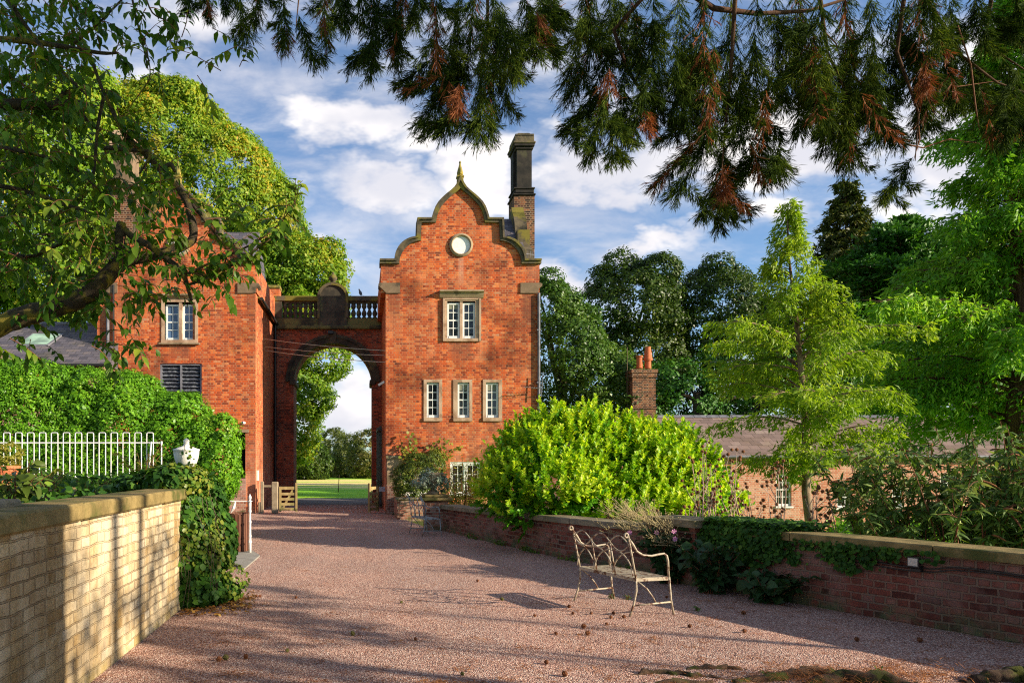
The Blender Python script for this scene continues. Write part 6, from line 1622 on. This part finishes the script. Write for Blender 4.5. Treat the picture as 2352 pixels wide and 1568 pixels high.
CLUMPS = """430 -30 425 28 26|470 -30 482 38 28|510 -40 520 20 30|545 -40 565 92 40|600 -30 582 62 36|650 -10 655 108 40|685 30 722 145 40|740 -40 752 112 40|790 -40 800 72 36|770 -40 780 60 36|
860 -40 850 182 54|885 50 822 152 40|905 -30 912 165 46|935 -30 900 122 40|830 -40 835 60 34|960 -40 950 70 34|
1000 -30 1005 170 50|1060 -30 1022 225 54|1010 120 927 195 44|1040 165 932 205 40|1075 130 962 300 56|1070 180 1012 316 56|1110 60 1102 332 60|1150 0 1122 330 60|1150 20 1190 182 54|1200 -20 1240 142 48|1190 40 1290 132 44|1240 -20 1270 102 44|1250 -40 1295 72 40|1050 60 1050 300 60|1130 -30 1150 200 54|1090 -30 1080 120 50|1170 120 1160 260 44|
1370 -30 1295 205 54|1385 60 1300 240 50|1400 110 1310 345 50|1390 200 1295 300 44|1400 200 1352 372 46|1420 240 1402 376 44|1430 180 1440 330 40|1450 -20 1470 182 50|1500 -30 1500 235 56|1545 90 1560 290 54|1480 170 1452 312 48|1560 -20 1562 200 54|1410 -40 1400 120 50|1340 -40 1360 110 40|1420 0 1440 200 50|1520 100 1500 300 44|
1620 -30 1602 300 70|1680 -30 1662 330 70|1740 -20 1722 312 66|1655 260 1492 442 60|1645 300 1542 458 58|1700 290 1800 402 60|1720 330 1762 425 50|1660 330 1642 442 56|1650 420 1652 526 46|1665 430 1722 482 40|1640 430 1612 500 36|1590 60 1580 260 54|1640 100 1620 330 60|1700 120 1700 340 60|1600 260 1510 330 44|1760 200 1750 340 50|1780 330 1800 395 36|
1780 -20 1792 250 60|1830 -30 1850 262 62|1880 -20 1902 300 64|1850 150 1832 320 50|1940 -30 1952 385 76|1930 150 1952 405 60|1980 200 2052 302 56|1965 200 2062 332 56|2000 -20 2012 280 62|1990 100 2032 332 60|1900 120 1890 300 54|1810 60 1800 260 54|1960 60 1940 330 64|1860 60 1880 280 60|1900 240 1930 380 50|
2060 -20 2072 200 54|2110 -20 2132 300 58|2130 100 2112 310 50|2180 -30 2192 182 50|2150 60 2202 242 50|2240 -20 2262 122 46|2250 10 2345 82 40|2290 40 2352 95 40|2200 120 2282 232 50|2300 130 2352 252 50|2250 200 2292 335 50|2340 150 2302 332 50|2098 360 2022 462 40|2160 150 2180 260 44|2330 -30 2340 60 44|2090 60 2100 240 54|2310 200 2360 330 46|2230 120 2240 250 50|2040 40 2060 240 50|2120 -40 2160 120 56""".replace('\n', '').split('|')
def foxtails(specs, rg, yr=(6.6,7.8), dens=1.0, strand=.085, wd=.0055, spread=1.0):
    A_ = []
    for spx in specs:
        a = [float(q) for q in spx.split()]
        if len(a) == 5: u0, v0, u1, v1, w_ = a; y0 = rg.uniform(*yr)
        else: u0, v0, u1, v1, w_, y0 = a
        y1 = y0+rg.uniform(-.25,.25)
        r = np.array(P(u0,v0,y0)); t = np.array(P(u1,v1,y1)); ax = t-r; L = np.linalg.norm(ax); axn = ax/L
        W_ = w_*y0/F*.85*spread*rg.uniform(.8,1.25)
        nb = int(dens*(16+L*150)); s = rg.random(nb)**.85
        sag = np.zeros((nb,3)); base = r+ax*s[:,None]*.93
        rad = unit(np.cross(axn, rdir(nb, rg)))
        th = .35+.6*rg.random(nb)
        d0 = unit(axn*np.cos(th)[:,None]+rad*np.sin(th)[:,None]+np.array([0,0,-.15]))
        bl = W_*(1.15-.45*np.abs(s-.4))*(.6+.7*rg.random(nb))
        ns = 9; k = np.repeat(np.arange(nb), ns); m = nb*ns; f = rg.random(m)
        p0 = base[k]+d0[k]*(bl[k]*f*.9)[:,None]
        d1 = unit(d0[k]+rdir(m,rg)*.42+np.array([0,0,-.12]))
        Ls = strand*(.6+.8*rg.random(m))
        side = unit(np.cross(d1, rdir(m,rg)))*wd*(.7+.7*rg.random(m))[:,None]
        mid = p0+d1*Ls[:,None]*.55; tip = p0+d1*Ls[:,None]+axn*Ls[:,None]*.12
        A_.append(np.stack([p0-side*.6, mid-side*.8, tip, mid+side*.8], 1))
        # the branchlet spine itself
        e_ = base+d0*bl[:,None]; sd = unit(np.cross(d0, rdir(nb,rg)))*wd
        A_.append(np.stack([base-sd, e_-sd*.5, e_+sd*.5, base+sd], 1))
        # short forks near the tips
        m2 = m//2; j = rg.integers(0, m, m2); q0 = mid[j]; d2 = unit(d1[j]+rdir(m2,rg)*.6); l2 = Ls[j]*.5
        sd = unit(np.cross(d2, rdir(m2,rg)))*wd*.8
        A_.append(np.stack([q0-sd*.6, q0+d2*l2[:,None]*.5-sd, q0+d2*l2[:,None], q0+d2*l2[:,None]*.5+sd], 1))
    return np.concatenate(A_)
rg_ = np.random.default_rng(77)
main_, side_ = [], []
for c in CLUMPS:
    if not c.strip(): continue
    q_ = [float(x) for x in c.split()]; u0,v0,u1,v1,w_ = q_[:5]; y0 = rg_.uniform(6.5,7.8)
    main_.append('%g %g %g %g %g %g' % (u0,v0,u1,v1,w_*.85,y0))
    for k in range(1 if u0 < 860 else 3):
        f = rg_.uniform(.15,.8); a_ = u0+(u1-u0)*f; b_ = v0+(v1-v0)*f; sg = rg_.choice([-1,1])
        side_.append('%g %g %g %g %g %g' % (a_,b_,a_+sg*w_*rg_.uniform(.5,1.15),min(b_+w_*rg_.uniform(.35,1.3),v1+6),w_*.42,y0+rg_.uniform(-.15,.15)))
quads('foliage', np.concatenate([foxtails(main_, rg_, dens=.82, wd=.0034, strand=.08), foxtails(side_, rg_, dens=.5, wd=.0034, strand=.07)]), ML['sequoia'], SQ)
DEAD = ["655 55 652 108 16","668 50 668 95 12","1030 185 1040 250 24","1020 190 1018 240 20","1055 190 1055 255 16","1230 20 1240 90 22","1215 40 1222 88 16","1100 0 1108 60 16","1660 385 1662 450 22","1650 350 1640 430 18","2125 150 2130 205 20","2135 130 2138 190 14","1310 215 1300 262 20","1400 150 1395 220 18","1560 260 1565 330 18","1840 40 1850 110 20","2260 110 2275 180 20","1930 60 1940 120 16","1000 60 1003 110 12","1970 250 1975 330 14","1480 250 1490 300 16","2290 170 2300 230 18","1450 60 1456 120 14","1780 120 1790 170 14"]
dsp = [DEAD[i] for i in (0,2,4,5,8,10,13,20)]
sel = [c for c in CLUMPS if c.strip()]; sel = [sel[i] for i in range(len(sel)) if i % 3 == 1]
quads('dead_foliage', np.concatenate([foxtails(dsp, rg_, dens=.5, strand=.10, yr=(6.5,7.0), wd=.0034, spread=1.4), foxtails(sel, rg_, dens=.14, strand=.07, wd=.0036, spread=.7)]), ML['sequoia_dead'], SQ)
# unseen upper boughs of the same tree, behind and above the frame
E = [(4.5,2.5,9.0,3.2,3.2,2.2), (2.0,4.5,9.3,2.5,2.2,1.4), (5.5,5.5,9.5,2.2,2.2,1.4)]
quads('upper_foliage', clumpy(E, 260, 30, .4, .28, back=1.0, wr=.25, gap=.3, inner=.4), ML['sequoia'], SQ)
# surface roots at the foot of the frame
def ridge(pts, rad, name, parent=None, mat='root'):
    mb = MB(); rs = random.Random(len(pts)*7+int(pts[0][0])); q = [Vector((X(u,y), y, z)) for u, y, z in pts]; Q=[];Rr=[]
    for i in range(len(q)-1):
        for j in range(5):
            s = j/5; Q.append(q[i].lerp(q[i+1], s)+Vector((rs.gauss(0,.018),rs.gauss(0,.018),-.012+rs.gauss(0,.006)))); Rr.append((rad[i]*(1-s)+rad[i+1]*s)*rs.uniform(.7,1.15)*.85)
    Q.append(q[-1]); Rr.append(rad[-1]); mb.tube(Q, Rr, 9)
    return mb.build(name, M[mat], parent, smooth=True)
M['root'] = mottled('mossy_root_bark', (.05,.03,.018), (.14,.08,.045), 9, .9, c3=(.07,.08,.012), s3=5, t3=(.48,.6), bump=1.0, bdist=.02)
for pts, rad in ((((1690,5.72,-.01),(1790,5.85,.02),(1880,5.95,.03),(1960,5.9,.01),(2010,5.75,-.02)), (.05,.06,.055,.07,.05)), (((1840,5.68,-.01),(1930,5.78,.03),(2030,5.72,.04),(2110,5.6,0)), (.04,.07,.08,.05)),
                 (((1430,5.95,-.015),(1500,6.0,.0),(1560,5.98,.0),(1620,5.9,-.01),(1700,5.8,-.02)), (.02,.05,.045,.05,.04)), (((1480,5.74,-.015),(1560,5.76,.0),(1640,5.72,-.01)), (.03,.05,.04)),
                 (((1560,6.12,-.01),(1610,6.15,.005),(1680,6.12,0),(1730,6.08,-.02)), (.02,.045,.04,.02)), (((2210,5.75,-.02),(2270,5.8,.03),(2340,5.8,.05),(2420,5.7,.04)), (.05,.08,.10,.09))):
    ridge(pts, rad, 'surface_root', SQ)

# ------------------------------------------------------------------ flowering cherry at the left
yc0 = 6.5
CH = thing('cherry_tree', (-3.95,6.7,1.22), 'old cherry tree leaning in from the left with twisting mossy limbs', 'tree')
def cl(pts, name='limb', n=9):
    """pts: (u, v, distance, radius in cm)"""
    q = [Vector(P(u,v,y)) for u,v,y,r in pts]; rr_ = [r*.01 for *_,r in pts]
    m = len(q); Q = []; Rq = []
    for i in range(m-1):
        p0, p1, p2, p3 = q[max(i-1,0)], q[i], q[i+1], q[min(i+2,m-1)]
        for j in range(4):
            s = j/4; Q.append(.5*((2*p1)+(p2-p0)*s+(2*p0-5*p1+4*p2-p3)*s*s+(3*p1-p0-3*p2+p3)*s**3)); Rq.append((rr_[i]*(1-s)+rr_[i+1]*s)*(1+.07*math.sin(i*3.1+j*2)))
    Q.append(q[-1]); Rq.append(rr_[-1])
    mb = MB(); mb.tube(Q, Rq, n); mb.build(name, M['bark'], CH, smooth=True)
    return Q
mb = MB(); mb.tube([(-3.95,6.7,1.1),(-3.9,6.65,1.8),(-3.75,6.6,2.6),(-3.3,6.5,2.95)], [.24,.19,.16,.12], 12); mb.build('trunk', M['bark'], CH, smooth=True)
limbs = []
limbs.append(cl([(-80,790,6.5,11),(0,748,6.5,9.2),(60,725,6.5,9),(140,703,6.5,8.3),(200,678,6.45,8),(245,635,6.4,7.6),(285,598,6.4,6.8),(340,590,6.4,4.6),(400,572,6.4,4.2),(442,550,6.4,3.9),(440,500,6.4,3.5),(425,455,6.4,3.3),(395,420,6.4,3.0),(340,360,6.4,2.7),(290,312,6.4,2.3),(262,262,6.4,1.9),(235,205,6.4,1.6),(215,150,6.4,1.3)]))
limbs.append(cl([(283,600,6.4,5.5),(276,560,6.38,4.6),(278,524,6.36,4.4),(280,512,6.36,3.9)]))
limbs.append(cl([(284,526,6.38,2.8),(310,548,6.3,3.0),(340,562,6.25,2.9),(380,592,6.2,2.6),(410,618,6.2,2.6),(425,640,6.2,2.2),(440,690,6.2,1.4)]))
limbs.append(cl([(-60,240,6.6,5.4),(0,240,6.6,5),(60,240,6.6,4.6),(130,242,6.6,4.2),(165,240,6.6,4.0),(185,262,6.6,3)]))
limbs.append(cl([(-60,100,6.4,3),(0,90,6.4,2.6),(80,98,6.4,2.4),(150,108,6.4,2.0),(230,122,6.4,1.5),(270,122,6.4,1)]))
limbs.append(cl([(130,240,6.6,3),(155,215,6.6,3.2),(185,262,6.6,2.2),(230,300,6.6,1.6)]))
limbs.append(cl([(240,215,6.5,1.6),(225,290,6.5,1.5),(215,400,6.5,1.2),(205,420,6.5,.8)]))
limbs.append(cl([(240,340,6.4,1.6),(300,345,6.35,1.8),(345,352,6.3,1.3),(320,400,6.3,.8)]))
limbs.append(cl([(372,388,6.3,1.6),(392,378,6.3,2.2),(402,395,6.3,1.2)]))
limbs.append(cl([(425,632,6.2,1.3),(470,610,6.2,1.1),(540,580,6.2,.9),(600,548,6.2,.7),(650,505,6.2,.5),(682,455,6.2,.3)]))
limbs.append(cl([(430,655,6.2,1.2),(500,630,6.2,1.0),(560,590,6.2,.8),(620,550,6.2,.5)]))
limbs.append(cl([(442,470,6.4,1.4),(480,520,6.4,1.1),(520,575,6.4,.9),(505,640,6.4,.5)]))
limbs.append(cl([(20,0,6.3,2),(60,60,6.3,1.6),(130,150,6.3,1.3),(200,220,6.3,1)]))
limbs.append(cl([(170,100,6.2,1.2),(220,60,6.2,1.0),(260,20,6.2,.9),(300,-20,6.2,.7)]))
limbs.append(cl([(300,-20,6.2,1.0),(315,50,6.2,.9),(330,110,6.2,.7),(340,160,6.2,.5)]))
limbs.append(cl([(330,-20,6.2,.8),(350,30,6.2,.7),(385,48,6.2,.5)]))
limbs.append(cl([(335,110,6.2,.6),(345,170,6.2,.5),(325,210,6.2,.45),(285,262,6.2,.35)]))
limbs.append(cl([(-40,420,6.6,2.4),(60,440,6.6,2),(150,470,6.5,1.6),(240,500,6.4,1.0)]))
limbs.append(cl([(-40,560,6.6,2),(60,590,6.6,1.7),(140,560,6.5,1.3),(220,520,6.4,.9)]))
limbs.append(cl([(-40,330,6.5,2),(60,350,6.4,1.6),(160,380,6.4,1.1),(230,440,6.4,.7)]))
# leafy twigs
rs = random.Random(17); tw = MB(); P1=[]; D1=[]; N1=[]; L1=[]
def twig(s0, dv, L, nl, leaf=.10):
    pts = []; d = Vector(dv).normalized(); p = Vector(s0)
    for i in range(6):
        pts.append(p.copy()); p = p+d*L/5; d = (d+Vector((rs.gauss(0,.16),rs.gauss(0,.16),-.16+rs.gauss(0,.10)))).normalized()
    tw.tube(pts, [.0045,.004,.0035,.003,.0025,.0015], 4, cap=False)
    for j in range(nl):
        s = .15+.85*(j+.5)/nl; q = pts[min(int(s*5),4)].lerp(pts[min(int(s*5),4)+1], s*5-min(int(s*5),4)); t_ = (pts[min(int(s*5),4)+1]-pts[min(int(s*5),4)]).normalized()
        sd = t_.cross(Vector((0,0,1))); sd = sd.normalized() if sd.length > .01 else Vector((1,0,0))
        dd = t_*.7+sd*(.9 if j % 2 else -.9)+Vector((rs.gauss(0,.3),rs.gauss(0,.3),-.55+rs.gauss(0,.3)))
        P1.append(tuple(q)); D1.append(tuple(dd)); N1.append((rs.gauss(0,.35),-.25+rs.gauss(0,.35),1)); L1.append(leaf*rs.uniform(.65,1.2))
def inside(u, v):
    d = 0
    if u < 215 and v < 430: d = .85
    if u < 250 and 380 <= v < 720: d = .8
    if 215 <= u < 300 and 300 < v < 690: d = .6
    if 300 <= u < 450 and 400 < v < 700: d = .40
    if 450 <= u < 560 and 470 < v < 660: d = .25
    if u < 120 and v > 640: d = .12
    if 200 < u < 300 and 200 < v < 320: d = .25
    if u > 215 and 20 < v < 200: d = max(d, .10)
    if 170 < u < 330 and 690 < v < 800: d = max(d, .3)
    return d
c_ = 0
while c_ < 560:
    u, v = rs.uniform(-70,560), rs.uniform(-40,800)
    if rs.random() > inside(u, v): continue
    y = rs.uniform(5.9,7.6); twig(P(u,v,y), (rs.gauss(.25,.7), rs.gauss(0,.7), rs.gauss(-.05,.5)), rs.uniform(.22,.42), rs.randint(6,10)); c_ += 1
for L_ in limbs:
    for i in range(0, len(L_)-1):
        if rs.random() < .30: twig(L_[i], (rs.gauss(.2,.8), rs.gauss(0,.7), rs.gauss(.2,.6)), rs.uniform(.16,.34), rs.randint(4,8), .10)
for L_ in limbs[9:12]:
    for i in range(4, len(L_)): twig(L_[i], (rs.gauss(.4,.6), rs.gauss(0,.5), rs.gauss(.1,.4)), rs.uniform(.14,.26), rs.randint(4,7), .10)
for (u, v) in ((375,55),(385,50),(392,62),(370,70),(335,20),(360,10),(290,30),(300,15),(330,90),(270,120),(240,30),(205,20),(262,115),(380,20),(662,470),(672,455),(640,500),(600,545),(560,575),(300,770),(285,790),(345,690),(510,660),(530,672)):
    twig(P(u,v,6.2), (rs.gauss(.2,.5), rs.gauss(0,.5), -.4), rs.uniform(.10,.18), rs.randint(4,6), .11)
tw.build('twigs', M['twig'], CH, smooth=True)['kind'] = 'stuff'
P1, D1, N1, L1 = map(np.array, (P1, D1, N1, L1))
leafmesh('leaves', leaf6(P1, D1, unit(N1), L1, L1*.52, .25, .12), ML['cherry'], CH)

# ------------------------------------------------------------------ fallen cones, litter
def conemesh(r, h, name, mat):
    mb = MB(); n, m = 14, 9; vs = []
    for j in range(m):
        f = j/(m-1); z = h*f
        for k in range(n):
            rr_ = r*math.sin(math.pi*(.06+.90*f))**.75; rr_ *= 1+.20*(1 if (k+j) % 2 else -1)*math.sin(math.pi*f); a = 2*math.pi*(k+.5*(j%2))/n
            vs.append((rr_*math.cos(a), rr_*math.sin(a), z-h/2))
    mb.add(vs, [(i*n+k, i*n+(k+1)%n, (i+1)*n+(k+1)%n, (i+1)*n+k) for i in range(m-1) for k in range(n)]+[tuple(range(n-1,-1,-1)), tuple((m-1)*n+k for k in range(n))])
    return mb.build(name, M[mat], None, (0,0,0))
cones = [(527,1373,0,'brown cone on its own right of the ivy foot'),(589,1371,0,'left cone of the touching brown pair on the shaded gravel'),(597,1371,0,'right cone of the touching brown pair on the shaded gravel'),(680,1374,0,'brown cone at the end of the shadow past the pair'),
 (922,1385,1,'green cone on the open gravel in the middle of the drive'),(1097,1336,0,'brown cone furthest away on the sunny gravel'),(1153,1379,1,'dark green cone in the bench shadow'),(810,1459,1,'upright green cone alone in the lower middle of the drive'),(660,1497,1,'olive cone between the green cone and the left wall'),
 (503,1518,0,'brown cone touching a green one near the left wall foot'),(518,1515,1,'green cone touching a brown one near the left wall foot'),(565,1512,0,'pale brown cone right of the touching green and brown cones'),(1062,1551,1,'green cone at the bottom middle of the gravel'),(1297,1553,0,'large brown cone at the bottom edge left of the roots'),
 (1228,1416,0,'round brown cone left of the bench'),(1307,1396,0,'brown cone by the far back foot of the bench'),(1316,1411,0,'brown cone in front of the bench back, casting a long shadow'),(1358,1411,0,'brown cone under the middle of the bench back'),(1409,1411,0,'brown cone left of the near bench foot'),
 (1403,1420,0,'reddish cone below the one left of the near bench foot'),(1433,1419,0,'brown cone beside the near bench foot'),(1393,1435,0,'brown cone nearest below the bench'),(1341,1442,0,'brown cone on the gravel left below the bench'),(1277,1457,0,'brown cone in the shadow streak left below the bench'),(1350,1458,0,'brown cone in the shadow streak below the bench'),
 (1531,1373,0,'dark cone in the shade behind the front bench leg'),(1708,1411,0,'dark cone in the sunny strip under the right wall'),(1584,1441,0,'brown cone right of the bench in the sun'),(1710,1453,0,'brown cone in the sun above the roots'),(1968,1472,0,'dark cone far right in the shade above the roots'),(2113,1474,0,'rightmost dark cone in the shade of the wall'),(1255,1525,0,'small dark cone left of the large one'),(954,1470,0,'small flat brown cone on the middle gravel')]
pro = {}
for i, (u, v, g_, lab) in enumerate(cones):
    y = F*EYE/(v-VH); 
    if g_ not in pro:
        ob = conemesh(.024, .062, 'fallen_cone', 'cone_green' if g_ else 'cone'); pro[g_] = ob
    else:
        ob = pro[g_].copy(); COL.objects.link(ob)
    s_ = .75*rs.uniform(.75,1.25)*(1.15 if 'large' in lab else 1)*(.75 if 'small' in lab else 1); ob.scale = (s_,)*3
    ob.location = (X(u,y), y, .024*s_*1.0+.002); ob.rotation_euler = (R(90 if 'upright' not in lab else 20), rs.uniform(-.3,.3), rs.uniform(0,6.28))
    tag(ob, lab, 'cone', 'fallen cones on the gravel')
# needle litter and crumbs
def ribbons(px, py, pz, L, wd, n_, rg, tilt=.12):
    a = rg.uniform(0, 2*math.pi, n_); d = np.stack([np.cos(a), np.sin(a), rg.normal(size=n_)*tilt], 1); p = np.stack([px,py,pz],1)
    return leafquads(p, d, np.tile([[0.,0.,1.]],(n_,1)), L, wd, .05)
n_ = 5200; yv = 5.6+rng.random(n_)**1.6*6.0; u_ = rng.uniform(300,2400,n_)
clus = rng.random((140,2)); cu = 420+clus[:,0]*1950; cy = 5.65+clus[:,1]**1.8*4.2
k = rng.integers(0,140,n_); half = rng.random(n_) < .7
xv = np.where(half, (cu[k]-CX)*cy[k]/F+rng.normal(size=n_)*.07, (u_-CX)*yv/F); yv = np.where(half, cy[k]+rng.normal(size=n_)*.05, yv)
ok = (xv > -2.05) & (xv < np.interp(yv,_wy,_wx)-.05)
xv, yv = xv[ok], yv[ok]; m = len(xv)
A1 = ribbons(xv, yv, np.full(m,.006)+rng.random(m)*.006, .065*(.4+rng.random(m)), np.full(m,.0048)*(.7+rng.random(m)), m, rng, .08)
# heaps on the roots
m = 3000; uu = np.concatenate([rng.normal(1850,110,m//2), rng.normal(2030,110,m//2)]); yv = rng.normal(5.86,.12,m)+.05*np.sin(uu*.05); 
A2 = ribbons((uu-CX)*yv/F, yv, .005+rng.random(m)**2*.07, .08*(.4+rng.random(m)), np.full(m,.0045), m, rng, .3)
tag(quads('needle_litter', np.concatenate([A1,A2]), ML['litter']), 'scattered orange sequoia needles on gravel and roots', 'litter', kind='stuff')
# stray larger pebbles
n_ = 2600; yv = 5.6+rng.random(n_)**1.5*4; xv = rng.uniform(-2.0,6.4,n_); ok = xv < np.interp(yv,_wy,_wx)-.05; xv, yv = xv[ok], yv[ok]; m = len(xv)
m_, t_, b_ = newmat('loose_pebble'); g_ = t_.n.new('ShaderNodeNewGeometry'); setp(t_, b_, t_.ramp(g_.outputs['Random Per Island'], [(0,(.20,.12,.10)),(.5,(.42,.28,.23)),(1,(.66,.55,.48))]), .7, .25); M['pebble'] = m_
tet = np.array([[1,0,0],[-.5,.87,0],[-.5,-.87,0],[0,0,.9]])
r = .004+.006*rng.random(m)**3; ang = rng.uniform(0,6.28,m); ca, sa = np.cos(ang), np.sin(ang)
tv = tet[None]*r[:,None,None]; tx = tv[:,:,0]*ca[:,None]-tv[:,:,1]*sa[:,None]; ty = tv[:,:,0]*sa[:,None]+tv[:,:,1]*ca[:,None]
vv = np.stack([tx+xv[:,None], ty+yv[:,None], tv[:,:,2]+.001], -1)
me = bpy.data.meshes.new('loose_pebbles'); fc = (np.arange(m)[:,None,None]*4+np.array([[0,1,3],[1,2,3],[2,0,3]])[None]).reshape(-1,3)
me.from_pydata(vv.reshape(-1,3).tolist(), [], fc.tolist()); tag(place(me, 'loose_pebbles', None, None, M['pebble'], True), 'loose pinkish pebbles on the gravel drive', 'pebbles', kind='stuff')
# dead leaves under the ivy
m = 420; a = rng.uniform(0,1,m); xv = -2.05+rng.random(m)*.75; yv = 8.5+rng.normal(size=m)*.35+(xv+2)*.8
ok = yv > 8.2+(xv+2.05)*.0; pp = np.stack([xv,yv,np.full(m,.012)+rng.random(m)*.02],1)[ok]
tag(leafmesh('fallen_leaves', leaf6(pp, rng.normal(size=pp.shape)*np.array([1,1,.1]), unit(rng.normal(size=pp.shape)*.3+np.array([0,0,1])), .05*(.5+rng.random(len(pp))), .035*(.5+rng.random(len(pp))), .2, .1), ML['dryleaf']), 'dry leaves gathered at the foot of the ivy', 'leaves', kind='stuff')
# small green seedlings
for i, (u, v, lab) in enumerate(((1600,1402,'pale green seedling in the sun right of the bench'),(1405,1375,'small weed at the far front foot of the bench'),(1442,1376,'weed seedling behind the near bench legs'),(1762,1556,'tuft of grass on the gravel left of the mossy roots'),(2020,1550,'green shoot growing between the mossy roots'))):
    y = F*EYE/(v-VH); herb('seedling', lab, 'seedling', (X(u,y),y,0), 5, .06, .03, .05, 'grass', 60+i, wl=.3, lps=4, group='seedlings in the gravel')
# lone stake in the meadow
yk = 44; o = MB(); o.tube([(X(777,yk),yk,-.03),(X(779,yk),yk,1.0)], [.03,.02], 6); tag(o.build('meadow_stake', M['bark_far'], None, (X(778,yk),yk,0)), 'lone leaning stake out in the meadow', 'stake')

# ------------------------------------------------------------------ trees just outside the frame, to the right, that shade the drive
def outside(label, x, y, h, r0, E, nclump, per=30, cr=.35, leaf=.16, **kw):
    tree('birch_tree', label, 'trees beyond the right wall outside the view', (x,y,-1.0), (x,y,h), r0, E, ML['mid'], nclump, per, cr, leaf, limbs=5, back=1.0, **kw)
outside('slender tree beyond the right wall, nearest the drive', 12.5, .9, 10.5, .11, [(12.5,.9,10.6,1.0,1.0,1.0)], 70)
outside('slender twin tree beyond the right wall, further back', 14.6, -.7, 11.5, .13, [(14.6,-.7,11.6,1.2,1.2,1.2)], 70)
outside('bushy low tree beyond the right wall at its near end', 11.2, 3.3, 2.0, .12, [(11.2,3.3,.9,1.3,.8,1.3),(12.2,4.1,.5,1.2,.7,1.2)], 240, gap=.4)

for i, (x, y, z, r) in enumerate(((12.6,.2,5.6,.55),(13.6,1.4,6.3,.6),(12.2,2.2,5.2,.45),(14.0,-.6,5.4,.5),(13.0,3.2,5.9,.5),(12.0,-1.2,6.4,.5))):
    outside(['slender sapling beyond the right wall, in the gap nearest the drive','sapling beyond the right wall beside the thick tree','short sapling beyond the right wall at its near end','sapling beyond the right wall behind the twin tree','sapling beyond the right wall furthest up the drive','sapling beyond the right wall nearest the viewer'][i], x, y, z, .05, [(x,y,z,r*1.6,r*1.6,r)], 26, per=22, cr=.3, leaf=.15, gap=.5)
